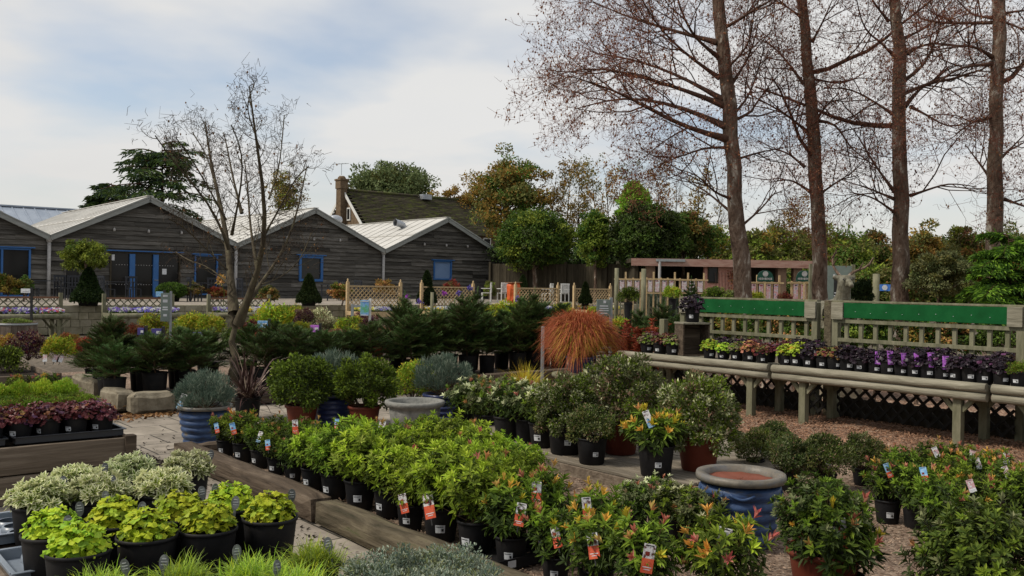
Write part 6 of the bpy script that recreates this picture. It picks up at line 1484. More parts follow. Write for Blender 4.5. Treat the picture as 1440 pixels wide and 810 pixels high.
for a in ((165, 452, 36, 'red', 22, 'red leaved shrub behind the left firs, beside the yellow one'), (190, 456, 30, 'red', 21, 'bright red leaved shrub next to the violet price sign'), (214, 442, 46, 'yel', 22, 'yellow leaved shrub in front of the green information board'), (252, 458, 32, 'olive', 21, 'olive shrub right of the green information board'), (268, 440, 44, 'lime', 22.5, 'yellow green shrub left of the young bare tree, with a white tag'), (298, 442, 40, 'lime', 22.2, 'yellow green shrub touching the young bare tree'), (350, 452, 40, 'red', 22.5, 'crimson leaved shrub right of the young bare tree'), (366, 458, 34, 'red', 21.5, 'dark red leaved shrub in front of the large pale yellow one'),
          (384, 428, 62, 'lime', 24, 'large pale yellow green shrub right of the young bare tree'), (412, 430, 40, 'lime', 24.5, 'pale yellow green shrub beside the dark purple one'), (428, 434, 28, 'purp', 23.5, 'dark purple shrub between the pale yellow and the buff shrubs'), (424, 452, 28, 'yel', 22, 'small golden shrub above the violet flowers'), (448, 434, 36, 'white', 24, 'buff and cream shrub behind the galvanised frame'), (462, 446, 34, 'white', 23, 'buff shrub at the foot of the galvanised frame'), (490, 446, 46, 'yel', 22.5, 'yellow olive shrub right of the galvanised frame'), (512, 442, 40, 'purp', 23.5, 'brown purple shrub beneath the picture board'), (505, 462, 38, 'yel', 21.5, 'olive gold shrub left of the brown ones'), (532, 458, 44, 'brown', 22, 'pinkish brown shrub in front of the new pale table'), (552, 466, 36, 'brown', 21, 'pinkish brown shrub nearest the taller firs'), (476, 462, 38, 'brown', 21.2, 'bronze brown shrub in front of the galvanised frame'), (452, 466, 34, 'green', 20.5, 'dark green shrub behind the right hand small firs'), (528, 478, 40, 'rust', 20, 'rusty red shrub low behind the small firs'), (400, 462, 34, 'green', 20.5, 'green shrub behind the white and blue card'), (330, 462, 36, 'green', 20.5, 'green shrub behind the bare tree stem'), (285, 466, 36, 'green', 20, 'green shrub with white tag left of the bare tree'), (240, 470, 34, 'brown', 20, 'brown shrub at the foot of the information board'), (570, 462, 34, 'purp', 21.5, 'purple brown shrub behind the taller firs edge'),
          (690, 428, 36, 'yel', 24, 'yellow flowered shrub behind the taller firs'), (655, 436, 24, 'yel', 23, 'small yellow shrub peeping between the taller fir tops'), (716, 424, 50, 'lime', 24, 'yellow green shrub right of the tallest fir'), (745, 424, 40, 'yel', 23, 'gold shrub just left of the rust grass dome'), (792, 426, 30, 'yel', 24, 'bright yellow shrub behind the crest of the rust grass'), (836, 430, 24, 'yel', 20, 'small yellow shrub beside the grey sign'), (868, 446, 36, 'lime', 18.5, 'lime shrub right of the rust grass dome')):
    midshrub(*a, MIDG, cards=0)
for i, (px, py, D, c) in enumerate(((645, 412, 21, 'pv'), (572, 418, 21, 'pm'), (660, 405, 21, 'pv'), (590, 424, 21, 'pv'), (727, 420, 22, 'pv'), (625, 412, 21, 'pm'))):
    p = atd(px, py, D); t = thing('violet_flower', 'single violet flower head on a tall stem above the firs, %s in its group' % ORD[i], 'flower', (p[0], D, 0), 0, 'tall violet flowers behind the firs'); mb = MB(); r_ = np.random.default_rng(i); n = 40; mb.leaves(np.tile([0, 0, p[2]], (n, 1)) + r_.normal(0, .022, (n, 3)), r_.normal(0, 1, (n, 3)), r_.normal(0, 1, (n, 3)), .06, .035, 0); obj('flower_head', mb, M[c], t); obj('stem', MB().tubes(np.array([[0, 0, 0], [.02, 0, p[2] * .5], [0, 0, p[2]]]), np.array([.008, .007, .005]), 5), M['green'], t)

# ------------------------------------------------------------------ firs
FG = 'small potted firs round the young bare tree'; n_ = 0
for k, b in enumerate((13.05, 13.6, 14.2)):
    for i in range(9):
        a = 3.75 + .53 * i + random.uniform(-.06, .06) + .1 * k
        pf = g(a, b); pxf = 720 + FOC * pf[0] / pf[1]
        if 300 < pxf < 358 and k < 2: continue
        if k == 0 and i > 6: continue
        potted('potted_fir', 'small dark green fir in black pot, %s from the stone blocks in the %s row' % (ORD[i], ('front', 'middle', 'back')[k]), 'fir tree', g(a, b + random.uniform(-.06, .06), .08), 'fir', random.choice(F_fir), FG, price=False, scale=random.uniform(.9, 1.06), fz=.34)
potted('potted_fir', 'taller dark fir standing highest at the stone block end', 'fir tree', g(3.95, 14.0, .08), 'fir', F_firb[0], FG, price=False, scale=.84, fz=.34)
for k, b in enumerate((13.55, 14.25)):
    for i in range(7):
        potted('potted_fir', 'tall dense fir in black pot, %s from the lavender in the %s row' % (ORD[i], ('front', 'back')[k]), 'fir tree', g(8.85 + .58 * i + .15 * k + random.uniform(-.07, .07), b + random.uniform(-.07, .07), .08), 'fir', random.choice(F_firb), 'taller potted firs', price=False, scale=random.uniform(.9, 1.08), fz=.26)
for i, (px, pt, D) in enumerate(((872, 448, 18), (896, 430, 18.6), (925, 424, 18.2), (948, 428, 17.6), (908, 445, 17.4))):
    p = atd(px, 500, D) * [1, 1, 0]; potted('potted_fir', 'dark fir behind the crimson spikes, %s from the rust grass' % ORD[i], 'fir tree', p, 'big', F_firb[i % 3], 'firs behind the crimson spikes', price=False, fz=.24, scale=(atd(px, pt, D)[2]) / 1.42)
for i, (px, pt, D) in enumerate(((872, 456, 16), (888, 450, 15.6), (902, 462, 15.2), (920, 448, 15.4), (932, 458, 15.0))):
    p = atd(px, 500, D) * [1, 1, 0]; potted('crimson_plant', 'upright crimson leaved plant, %s from the rust grass dome' % ORD[i], 'plant', p, 'big', F_spike[i % 2], 'upright crimson plants by the bench end', price=False, fz=.24, scale=atd(px, pt, D)[2] / 1.0)

# ------------------------------------------------------------------ on the long benches
Zb = .735
FR = [(912, 'b', 'dull green and bronze', 1), (930, 'b', 'bronze and green', 0), (948, 'b', 'dark bronze green', 1), (1000, 'l', 'lime', 0), (1019, 'l', 'lime', 1), (1038, 'b', 'pale tan and green', 1), (1056, 'b', 'orange red', 2), (1074, 'b', 'bronze', 0), (1108, 'l', 'bright lime', 0), (1124, 'l', 'bright lime', 1), (1142, 'k', 'black', 0), (1160, 'b', 'red bronze', 0), (1177, 'b', 'coppery', 0), (1195, 'k', 'black', 1), (1214, 'k', 'black', 2), (1234, 'kp', 'black', 0), (1252, 'kp', 'black', 1), (1271, 'kp', 'black', 2), (1290, 'kp', 'black', 0), (1309, 'kp', 'black', 1), (1328, 'kp', 'black', 2), (1348, 'k', 'black', 0), (1368, 'k', 'black', 1), (1388, 'k', 'black', 2), (1412, 'k', 'black', 0), (1436, 'g', 'green', 0)]
nk = {}
for px, ty, col, v in FR:
    a = 10.44; b = bpx(a, px); F = dict(b=F_bronze, l=F_limeh, k=F_black, kp=F_black, g=[F_sedum])[ty]; i = nk.get((ty, col), 0); nk[(ty, col)] = i + 1
    lb = {'k': 'black leaved heuchera on the bench front, %s without purple card from the crate', 'kp': 'black leaved heuchera with a purple picture card, %s from the bench joint', 'b': col + ' heuchera at the bench front, %s of its colour from the crate', 'l': col + ' heuchera at the bench front, %s of its colour from the crate', 'g': 'small green plant at the bench front, %s at the picture edge'}[ty] % ORD[i]
    potted('potted_heuchera', lb.replace(' in square of pots', ''), 'heuchera', g(a, b, Zb), 'p3', F[v % len(F)], 'heucheras along the bench front', scale=random.uniform(.9, 1.2), price=True, card=CARDP if ty == 'kp' else None, cardpos=(-.02, -.12, .11) if ty == 'kp' else None, tilt=.04, face=math.atan2(-b * .4, -1))
for i, px in enumerate((1000, 1020, 1042, 1062, 1084, 1106, 1130, 1152, 1176, 1200, 1224, 1250, 1276, 1302, 1328, 1356, 1384, 1412)):
    a = 10.78; b = bpx(a, px); pur = i in (3, 4, 5)
    potted('potted_heuchera', ('wine red' if pur else 'black') + ' leaved heuchera in the rear bench row, %s from the crate' % (ORD[i] if i < 16 else ('seventeenth', 'eighteenth')[i - 16]), 'heuchera', g(a, b, Zb), 'p3', (F_burg if pur else F_black)[i % 3], 'heucheras in the rear bench row', scale=random.uniform(.95, 1.3), price=False)
potted('potted_heuchera', 'large black leaved heuchera in black pot on top of the wooden crate', 'heuchera', np.array(g(10.62, 8.78, 1.237)), 'p5', F_black[0], None, scale=1.0, fscale=1.5)
for i, px in enumerate((918, 940, 958)): potted('potted_heuchera', 'dark purple leaved heuchera behind the bronze ones at the bench end, %s from the end' % ORD[i], 'heuchera', g(10.85, bpx(10.85, px), Zb), 'p3', F_burg[i], None, scale=1.15, price=False)
# ------------------------------------------------------------------ plant tables with trellis backs in front of the terrace
def flowers(seed, L, W, cols, n=260):
    rng = np.random.default_rng(seed); mb = MB(); P = np.stack([rng.uniform(-L / 2, L / 2, n), rng.uniform(-W / 2, W / 2, n), rng.uniform(.08, .2, n)], 1)
    lf = np.stack([rng.uniform(-L / 2, L / 2, n * 3), rng.uniform(-W / 2, W / 2, n * 3), rng.uniform(.02, .1, n * 3)], 1); mb.leaves(lf, rng.normal(0, 1, (n * 3, 3)) + [0, 0, .4], np.tile([0, 0, 1.0], (n * 3, 1)) + rng.normal(0, .3, (n * 3, 3)), .07, .035, 0)
    for q in range(4):
        an = rng.uniform(0, 6.28, n); N = nrm(np.tile([0, -.8, .7], (n, 1)) + rng.normal(0, .3, (n, 3))); X = nrm(np.cross(N, rng.normal(0, 1, (n, 3)))); sel = rng.integers(1, 1 + len(cols), n) if q == 0 else sel
        for j in range(1, 1 + len(cols)): k = sel == j; mb.leaves(P[k], X[k], N[k], .05, .05, j, 1, .1, .1)
    return mb.mesh('flowers', [M['green']] + [M[c] for c in cols])
TRAYM = MB().box((0, 0, .03), (.56, .74, .06)).mesh('tray', M['pot'])
def planter_table(px0, px1, tz, new, label, cols, b=28.3, zt=.7, legs=True, capred=True):
    a0, a1 = (b * (.633 + .774 * (p - 720) / FOC) / (.774 - .633 * (p - 720) / FOC) for p in (px0, px1)); L = a1 - a0; m = M['trellisnew'] if new else M['trellis']
    t = thing('planter_table', label, 'plant table', g(a0, b), ROT, 'trellis backed plant tables')
    mb = MB(); mb.tubes(np.array([[-.05, 0, zt - .06], [L / 2, 0, zt - .06], [L + .05, 0, zt - .06]]), np.full((1, 3), .075), 8, cap=True) if not new else mb.box((L / 2, 0, zt - .09), (L + .1, .04, .18)); obj('front_rail', mb, m, t)
    mb = MB()
    for i in range(6): mb.box((L / 2, .1 + i * .15, zt - .08), (L, .14, .03))
    obj('slats', mb, m, t); mb = MB(); mb.box((L + .03, .45, zt - .06), (.04, .8, .14)); mb.box((-.03, .45, zt - .06), (.04, .8, .14)); obj('end_rail', mb, m, t)
    for x in (.25, L - .25):
        for y in (.08, .84):
            l = obj('leg', MB().box((x, y, zt / 2 - .08), (.1, .1, zt - .16)), m, t); mb = MB()
            for s in (-1, 1): mb.bar((x + s * .04, y, zt - .42), (x + s * .24, y, zt - .16), .05, .05, (0, 1, 0))
            obj('brace', mb, m, l)
    mb = MB(); lattice(mb, (0, .93, 0), (1, 0, 0), .05, L - .05, zt, tz - .05, .17 if new else .22, .03, .014); obj('trellis', mb, m, t)
    for x in (0, L):
        p_ = obj('trellis_post', MB().box((x, .93, tz / 2 + .06), (.1, .1, tz + .12)), m, t)
        if new: obj('finial', MB().lathe([(.05, 0), (.06, .02), (.02, .05), (.035, .09), (.01, .13)], 10, (x, .93, tz + .12)), m, p_)
    obj('capping', MB().box((L / 2, .93, tz - .02), (L - .12, .08, .05)), M['trellisred'] if capred and not new else m, t)
    n = max(1, int(L / .6))
    for i in range(n):
        q = thing('bedding_tray', 'tray of %s bedding plants, %s along the table under the trellis' % (label.split('|')[-1] if '|' in label else cols[2], ORD[i % 16]), 'bedding tray', g(a0, b) + VA * ((i + .5) * L / n) + UB * .45 + [0, 0, zt - .062], ROT, 'trays of bedding flowers')
        q['label'] = 'tray of %s, %s on the %s' % (cols[2], ORD[i % 16], cols[3]); put('tray', TRAYM, q); put('flowers', flowers(300 + i + int(px0) % 97, .54, .72, cols[i % 2], 150), q, (0, 0, .03))
VW, MX, WH, GR = ('pv', 'pv', 'pw'), ('pv', 'pr', 'pw'), ('pw', 'pw', 'pv'), ('pw', 'py')
planter_table(-60, 98, 1.18, False, 'old plant table with low trellis back and violet flowers at the picture edge', (VW, MX, 'violet and white flowers', 'old table beside the barrel'))
planter_table(160, 258, 1.16, False, 'old plant table with pale flowers behind the green information board', (WH, VW, 'pale violet and white flowers', 'old table behind the information board'))
planter_table(310, 396, 1.16, False, 'old plant table with low trellis half hidden by the young bare tree', (WH, GR, 'small white flowers', 'old table behind the bare tree'))
planter_table(508, 583, 1.62, True, 'new pale plant table with diamond trellis behind the picture board', (GR, WH, 'green seedlings', 'new table behind the picture board'))
planter_table(613, 686, 1.62, True, 'new pale plant table with diamond trellis right of the blue shop blind', (GR, WH, 'green seedlings', 'new table below the blue blind'))
planter_table(746, 806, 1.62, True, 'new pale plant table with diamond trellis beside white garden chairs', (GR, WH, 'green seedlings', 'new table by the white chairs'))
planter_table(829, 880, 1.62, True, 'new pale plant table with diamond trellis behind the grey sign', (GR, WH, 'green seedlings', 'new table behind the grey sign'))

# ------------------------------------------------------------------ terrace: topiary, shrubs, furniture
def topiary(px, pyb, pyt, w, label, shape='cone', mats=('topiary', 'dark'), z=.88, seed=1, name='topiary'):
    p = at(px, pyb, z); D = p[1]; H = atd(px, pyt, D)[2] - z; R = w / FOC * D / 2; rng = np.random.default_rng(seed); t = thing(name, label, 'topiary', p); n = 5200
    obj('pot', MB().lathe([(R * .5, 0), (R * .62, .28), (R * .66, .3)], 16), M['pot'], t)
    z_ = rng.uniform(0, 1, n) ** 1.2; th = rng.uniform(0, 6.28, n); prof = (1 - z_) ** .75 * (.9 + .1 * np.sin(z_ * 9)) if shape == 'cone' else np.sqrt(np.maximum(1 - (2 * z_ - 1) ** 2, .02))
    rr = R * prof * rng.uniform(.86, 1.03, n); P = np.stack([rr * np.cos(th), rr * np.sin(th), .12 + (H - .12) * z_], 1); out = np.stack([np.cos(th), np.sin(th), np.full(n, .4)], 1); mb = MB(); s = rng.random(n) < .7
    for j, q in enumerate((s, ~s)): mb.leaves(P[q], nrm(out[q] + rng.normal(0, .7, (q.sum(), 3))), nrm(out[q] + rng.normal(0, .5, (q.sum(), 3))), .075, .05, j)
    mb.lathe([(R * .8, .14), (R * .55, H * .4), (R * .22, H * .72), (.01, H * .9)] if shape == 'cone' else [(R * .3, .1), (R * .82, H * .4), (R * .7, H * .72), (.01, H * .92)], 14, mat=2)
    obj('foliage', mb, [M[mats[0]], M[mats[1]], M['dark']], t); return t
t = topiary(124, 430, 377, 48, 'two tier laurel topiary with a light round head over a dark clipped base', 'cone', seed=2)
mbx, _ = crown_mesh(9, (.6, .6, .56), 90, 7000, .085, ['laurel', 'hedgelt', 'hedge'], [.6, .25, .15], jag=.2, fill=.8, cs=.26); obj('head', mbx, [M['laurel'], M['hedgelt'], M['hedge']], t, (-.12, 0, 1.42)); obj('stem', MB().tubes(np.array([[0, 0, .6], [-.06, 0, 1.1], [-.12, 0, 1.5]]), np.array([.06, .05, .04]), 7), M['bark'], t)
topiary(434, 430, 386, 36, 'clipped dark green cone under the blue framed shop window', seed=3); topiary(600, 430, 381, 29, 'clipped dark cone left of the pale blue shop blind', seed=4); topiary(735, 424, 387, 26, 'clipped dark cone between white chairs and the third new table', seed=5); topiary(823, 430, 397, 19, 'thin clipped dark cone between two new trellis tables', seed=6)
topiary(241, 424, 398, 40, 'rounded clipped box ball in front of the blue shop doors', 'ball', ('hedge', 'topiary'), seed=7)
for px, pb, pt, w, ms, lb in ((8, 424, 384, 46, ('goldtree', 'laurel', 'autumn'), 'golden yellow shrub on the terrace at the picture edge'), (34, 424, 386, 26, ('hedge', 'olive'), 'dull green shrub on the terrace beside the golden one'), (268, 424, 397, 30, ('autumn', 'olive', 'pinkish'), 'pinkish twiggy shrub right of the box ball'), (481, 430, 395, 32, ('orange', 'autumn', 'laurel'), 'orange red autumn shrub between shop window and new table'), (541, 424, 392, 28, ('orange', 'autumn'), 'small orange shrub above the first new trellis'), (637, 424, 392, 32, ('bronze', 'crimson', 'olive'), 'dark red shrub above the second new trellis'), (377, 430, 404, 32, ('orange', 'olive', 'laurel'), 'orange and green shrub right of the bare tree stem'), (690, 424, 396, 18, ('hedgelt', 'olive'), 'thin green shrub at the shop corner'), (768, 420, 388, 16, ('hedge',), 'small green plant above the third new trellis'), (840, 424, 408, 22, ('limedk', 'lime'), 'lime plant between the third and fourth new trellis'), (305, 424, 404, 30, ('crimson', 'autumn'), 'low red flowered plants along the terrace by the window')):
    p = at(px, pb, .88); broadleaf('terrace_shrub', lb, px, p[1], pt, pb, w, list(ms), None, int(px), 40, 2600, .085, .03, None, z0=.88, cat='shrub', jag=.3)
t = thing('yellow_rose', 'single orange yellow rose on a long stem left of the bare tree', 'flower', at(310, 430, .88)); hz = atd(310, 393, at(310, 430, .88)[1])[2] - .88
rr = np.random.default_rng(3); n = 70; mb = MB(); mb.leaves(rr.normal(0, .05, (n, 3)) + [0, 0, hz], rr.normal(0, 1, (n, 3)) + [0, 0, .6], rr.normal(0, 1, (n, 3)), .16, .1); obj('flower_head', mb, M['orange'], t); obj('stem', MB().tubes(np.array([[.1, 0, 0], [.12, 0, hz * .5], [0, 0, hz]]), np.array([.015, .012, .01]), 5), M['green'], t)

def patio_chair(pos, rz, mat, label, grp, slat=False):
    t = thing('patio_chair', label, 'chair', pos, rz, grp); m = M[mat]
    mb = MB()
    for i in range(5): mb.box((0, -.18 + i * .09, .45), (.44, .075, .025))
    obj('seat', mb, m, t); mb = MB()
    for i in range(6 if slat else 4): mb.box((-.18 + i * .36 / (5 if slat else 3), .24, .7), (.045, .02, .42))
    mb.box((0, .24, .92), (.48, .03, .08)); mb.box((0, .24, .52), (.44, .03, .05)); obj('backrest', mb, m, t)
    for x in (-.21, .21):
        for y in (-.2, .22): obj('leg', MB().box((x, y, .22 if y < 0 else .45), (.04, .04, .44 if y < 0 else .9)), m, t)
        obj('armrest', MB().box((x * 1.06, .0, .66), (.05, .46, .03)), m, t)
def patio_table(pos, rz, mat, label):
    t = thing('patio_table', label, 'table', pos, rz, 'patio tables on the terrace'); m = M[mat]; mb = MB()
    for i in range(8): mb.box((0, -.32 + i * .091, .73), (1.1, .075, .03))
    obj('table_top', mb, m, t)
    for x in (-.48, .48):
        for y in (-.28, .28): obj('leg', MB().box((x, y, .36), (.045, .045, .71)), m, t)
for px, D, lb in ((64, 35, 'in front of the wide shop window'), (166, 35.5, 'left of the blue shop doors'), (287, 37, 'in front of the narrow dark window'), (470, 42, 'under the blue framed window')):
    p = atd(px, 400, D); patio_table((p[0], D, .88), ROT, 'iron', 'dark metal patio table ' + lb)
for i, (px, D, rz, lb) in enumerate(((45, 34.4, 2.2, 'left of the table by the wide window'), (88, 35.6, .9, 'right of the table by the wide window'), (100, 36.4, 4.0, 'beside the shop downpipe'), (150, 34.8, 2.5, 'left of the table by the doors'), (188, 36.8, .8, 'in front of the blue doors'), (274, 36.2, 2.2, 'left of the table by the narrow window'), (302, 38, .6, 'right of the table by the narrow window'), (344, 38, 2.4, 'right of the bare tree stem'), (486, 43, .9, 'behind the orange autumn shrub'), (508, 43, 2.6, 'beside the first new trellis'))):
    p = atd(px, 400, D); patio_chair((p[0], D, .88), rz, 'iron', 'dark metal patio chair ' + lb, 'dark patio chairs')
for px, D, rz, lb in ((684, 44, .8, 'close to the shop corner downpipe'), (708, 44, -.2, 'just right of the shop corner'), (770, 46, .5, 'behind the third new trellis'), (792, 46, -.3, 'right of the third new trellis')):
    p = atd(px, 400, D); patio_chair((p[0], D, .88), ROT + rz + PI, 'whitepaint', 'white slatted garden chair ' + lb, 'white garden chairs', True)
p = atd(722, 405, 43); t = thing('plastic_sack', 'orange plastic garden bag standing by the white chair', 'bag', (p[0], 43, .88), ROT); mb = MB(); mb.rough((0, 0, .48), (.6, .5, .95), 0, (5, 5, 6), .09, 2.2, 4, 0, .06); obj('bag', mb, M['orangep'], t); mb = MB(); mb.bar((-.3, 0, .95), (.32, 0, .97), .5, .03); obj('rim', mb, M['trellisred'], t)

# ------------------------------------------------------------------ signs and boards
def post_sign(px, py0, py1, w, D, label, face, lines=(), post='galv', postpx=None, rz=0.0, name='information_sign'):
    p0, p1 = atd(px, py1, D), atd(px, py0, D); W = w / FOC * D; H = p1[2] - p0[2]; t = thing(name, label, 'sign', (p0[0], D, 0), rz); cz = (p0[2] + p1[2]) / 2
    obj('panel', MB().box((0, -.03, cz), (W, .03, H)), M[face], t, bevel=.004); mb = MB(); mb.box((W / 2 + .02, 0, p1[2] / 2 + .02), (.05, .05, p1[2] + .04)); obj('post', mb, M[post], t)
    mb = MB()
    for (fz, fw, fh, *fx) in lines: mb.box(((fx[0] if fx else 0) * W, -.048, p0[2] + H * fz), (W * fw, .004, H * fh))
    if lines: obj('lettering', mb, M['white'], t)
    return t
post_sign(232, 412, 452, 12, 19.5, 'tall narrow green grey information board on a pale post', 'signgrey', ((.9, .5, .07), (.72, .5, .1), (.5, .55, .05), (.42, .6, .05), (.22, .4, .08)), rz=.35)
post_sign(513, 422, 444, 12, 21, 'blue and green picture board on a post before the new table', 'signblue', ((.93, .9, .05), (.05, .9, .05)), post='whitepaint')
post_sign(848, 421, 444, 20, 17.5, 'grey green plant information board with a row of pale lettering, behind the rust grass', 'signgrey', ((.85, .18, .16, .06), (.6, .6, .07), (.45, .66, .05), (.32, .7, .05), (.16, .5, .05)), rz=.2)
post_sign(37, 406, 412, 13, 24, 'small white card sign on a thin black stake above the violet flowers', 'white', ((.5, .6, .2),), post='ink')
post_sign(225, 410, 417, 10, 24, 'small white and blue card beside the information board top', 'tagblue', post='ink')
for px, py, w, D, lb, f in ((370, 456, 14, 18, 'small white and blue plant card behind the small firs', 'tagblue'), (221, 467, 14, 17, 'violet price sign low behind the firs, right of the red shrubs', 'signviolet'), (199, 466, 9, 17, 'small violet price sign nearest the red shrubs', 'signviolet'), (278, 472, 16, 17, 'violet and white price sign left of the bare tree', 'signviolet'), (443, 462, 12, 19, 'violet flower picture card behind the small firs', 'tagpurple')):
    post_sign(px, py - 5, py + 5, w, D, lb, f, ((.5, .4, .35, .22),), post='ink', name='price_sign')
D = 25; p = atd(508, 470, D); t = thing('galvanised_frame', 'empty galvanised sign frame of two posts left of the picture board', 'frame', (p[0], D, 0)); zt = atd(508, 428, D)[2]; zm = atd(508, 455, D)[2]; mb = MB()
for x in (-.25, .22): mb.box((x, 0, zt / 2), (.07, .07, zt))
obj('posts', mb, M['galv'], t) if False else [obj('post', MB().box((x, 0, zt / 2), (.07, .07, zt)), M['galv'], t) for x in (-.25, .22)]; obj('rail', MB().box((-.015, 0, zt - .05), (.4, .06, .07)), M['galv'], t); obj('rail', MB().box((-.015, 0, zm), (.4, .06, .05)), M['galv'], t)
for px, pt, D, r, lb in ((608, 411, 27, .05, 'short pale post above the tall firs'), (867, 377, 34, .08, 'dark timber post left of the first rose display'), (905, 378, 34, .09, 'dark timber post between the two rose displays'), (1232, 385, 28, .1, 'weathered timber post beside the blue banner')):
    p = atd(px, 400, D); h = atd(px, pt, D)[2]; o = obj('timber_post', MB().tubes(np.array([[0, 0, 0], [0, 0, h / 2], [0, 0, h]]), np.full((1, 3), r), 10, cap=True), M['trellis'], None, (p[0], D, 0)); tag(o, lb, 'post')
def rose_board(px0, px1, py0, py1, D, n, label, face='posterlt', rows=1):
    p0, p1 = atd(px0, py1, D), atd(px1, py0, D); W = p1[0] - p0[0]; t = thing('display_board', label, 'display board', ((p0[0] + p1[0]) / 2, D, 0), 0, 'rose display boards'); m = M['trellisnew']; zt, zb = p1[2], p0[2]
    for i in range(n + 1):
        x = -W / 2 + W * i / n; ex = .28 if i in (1, n) or n < 3 else .06; obj('upright', MB().box((x, 0, (zt + ex) / 2), (.06, .06, zt + ex)), m, t)
    obj('top_rail', MB().box((0, -.035, zt), (W + .3, .05, .06)), m, t); obj('bottom_rail', MB().box((0, -.035, zb), (W, .05, .05)), m, t)
    for i in range(n):
        x = -W / 2 + W * (i + .5) / n; q = obj('poster', MB().box((x, -.05, (zt + zb) / 2), (W / n - .12, .02, zt - zb - .1)), M[face], t)
        mb = MB(); h_ = zt - zb; 
        for fz, fw, fh in ((.36, .6, .05),): mb.box((x, -.0625, (zt + zb) / 2 + fz * h_), ((W / n - .12) * fw, .004, fh * h_))
        obj('poster_print', mb, M['crimson' if i % 2 else 'ink'], q)
    mb = MB()
    for x in np.arange(-W / 2 + .1, W / 2, .16): mb.box((x, .0, zb / 2), (.05, .03, zb - .05))
    obj('lower_slats', mb, M['trellis'], t)
rose_board(869, 901, 393, 412, 35, 3, 'three pale rose posters in a timber frame left of the dark post')
rose_board(909, 949, 393, 412, 35, 4, 'four pale rose posters in a timber frame before the dark pavilion opening')
rose_board(956, 990, 394, 412, 35.5, 3, 'rose posters in a timber frame below the pavilion window, beside the pale green fir')
rose_board(1054, 1096, 398, 422, 33, 4, 'pink and purple rose posters under the first arched green sign', 'poster'); rose_board(1113, 1145, 398, 422, 33, 3, 'pink and purple rose posters under the second arched green sign', 'poster')
def arch_sign(px, D, label):
    p = atd(px, 396, D); q = atd(px, 380, D); h = q[2] - p[2]; w = .5; t = thing('arched_sign', label, 'sign', (p[0], D, 0), 0, 'arched green signs'); m = M['signgreen']; z0 = p[2]
    th = np.linspace(0, PI, 13); V = [(.27 * math.cos(x), z0 + h * .45 + .27 * math.sin(x) * h / .5) for x in th]; out = [(-w / 2 - .04, z0), (w / 2 + .04, z0), (w / 2 + .04, z0 + h * .45)] + V + [(-w / 2 - .04, z0 + h * .45)]
    mb = MB(); n = len(out); mb.add([(x, -.02, z) for x, z in out] + [(x, .02, z) for x, z in out], [list(range(n))]); mb.more([list(range(n, 2 * n))[::-1]], 0); mb.more([[i, i + n, (i + 1) % n + n, (i + 1) % n] for i in range(n)], 0); obj('panel', mb, m, t)
    mb = MB(); mb.box((0, 0, z0 / 2), (.06, .03, z0)); obj('post', mb, M['trellisnew'], t)
    mb = MB(); mb.lathe([(.1, -.003), (.1, .003)], 14); v = mb.v[0]; mb.v[0] = np.stack([v[:, 0], v[:, 2] - .026, v[:, 1] + z0 + h * .68], 1)
    for i in range(9): mb.box((-.22 + i * .055, -.024, z0 + h * .25), (.035, .005, .08 if i % 3 else .06))
    obj('lettering', mb, M['downpipe'], t)
arch_sign(1076, 32.6, 'dark green arched sign over the rose posters between the first two alders'); arch_sign(1131, 32.6, 'dark green arched sign partly hidden by the second alder')
D = 30; p0, p1 = atd(1141, 424, D), atd(1198, 374, D); t = thing('notice_hoarding', 'large grey green notice board behind the stag statue', 'notice board', ((p0[0] + p1[0]) / 2, D, 0)); W = p1[0] - p0[0]
obj('panel', MB().box((0, 0, (p0[2] + p1[2]) / 2), (W, .05, p1[2] - p0[2])), M['signgrey'], t)
for x in (-W / 2 - .04, W / 2 + .04): obj('post', MB().box((x, 0, p1[2] / 2), (.1, .1, p1[2] + .1)), M['trellis'], t)
obj('dark_panel', MB().box((W * .26, -.03, p0[2] + .38), (W * .42, .012, .75)), M['ink'], t); mb = MB()
for i, (x, z, w, h) in enumerate(((.05, .72, .05, .08), (.08, .69, .02, .05), (.2, .65, .12, .05), (.2, .25, .28, .03), (.2, .17, .3, .03), (.16, .38, .05, .13), (.24, .38, .05, .13), (.31, .38, .05, .13))): mb.box((W * x, -.042 - .0005 * i, p0[2] + (p1[2] - p0[2]) * z), (W * w, .006, (p1[2] - p0[2]) * h))
obj('lettering', mb, M['white'], t)
D = 34; p0, p1 = atd(1232, 409, D), atd(1256, 400, D); t = thing('blue_banner', 'bright blue banner low between dark bush and third alder', 'banner', ((p0[0] + p1[0]) / 2, D, 0)); obj('banner_sheet', MB().box((0, 0, (p0[2] + p1[2]) / 2), (p1[0] - p0[0], .02, p1[2] - p0[2])), plain('banner_blue', (.06, .2, .6), .4), t)
for x in (-.34, .34): obj('stake', MB().box((x, .03, p1[2] / 2), (.03, .03, p1[2])), M['trellis'], t)
mb = MB(); mb.lathe([(.1, 0), (.1, .008)], 12); v = mb.v[0]; mb.v[0] = np.stack([v[:, 0], -.012 - v[:, 2], v[:, 1] + (p0[2] + p1[2]) / 2], 1); obj('printed_roundel', mb, M['white'], t)
p = atd(972, 410, 31); potted('potted_fir', 'pale green feathery conifer in front of the pavilion window', 'conifer', p * [1, 1, 0], 'big', firtree('foliage', 400, 1.5, .42, 11, 6, .025, .05, .02), None, price=False, fz=.24, scale=1.15)
p = atd(930, 395, 36); potted('potted_shrub', 'grey green shrub above the four rose posters', 'shrub', p * [1, 1, 0], 'big', F_lav[0], None, price=False, scale=2.6)

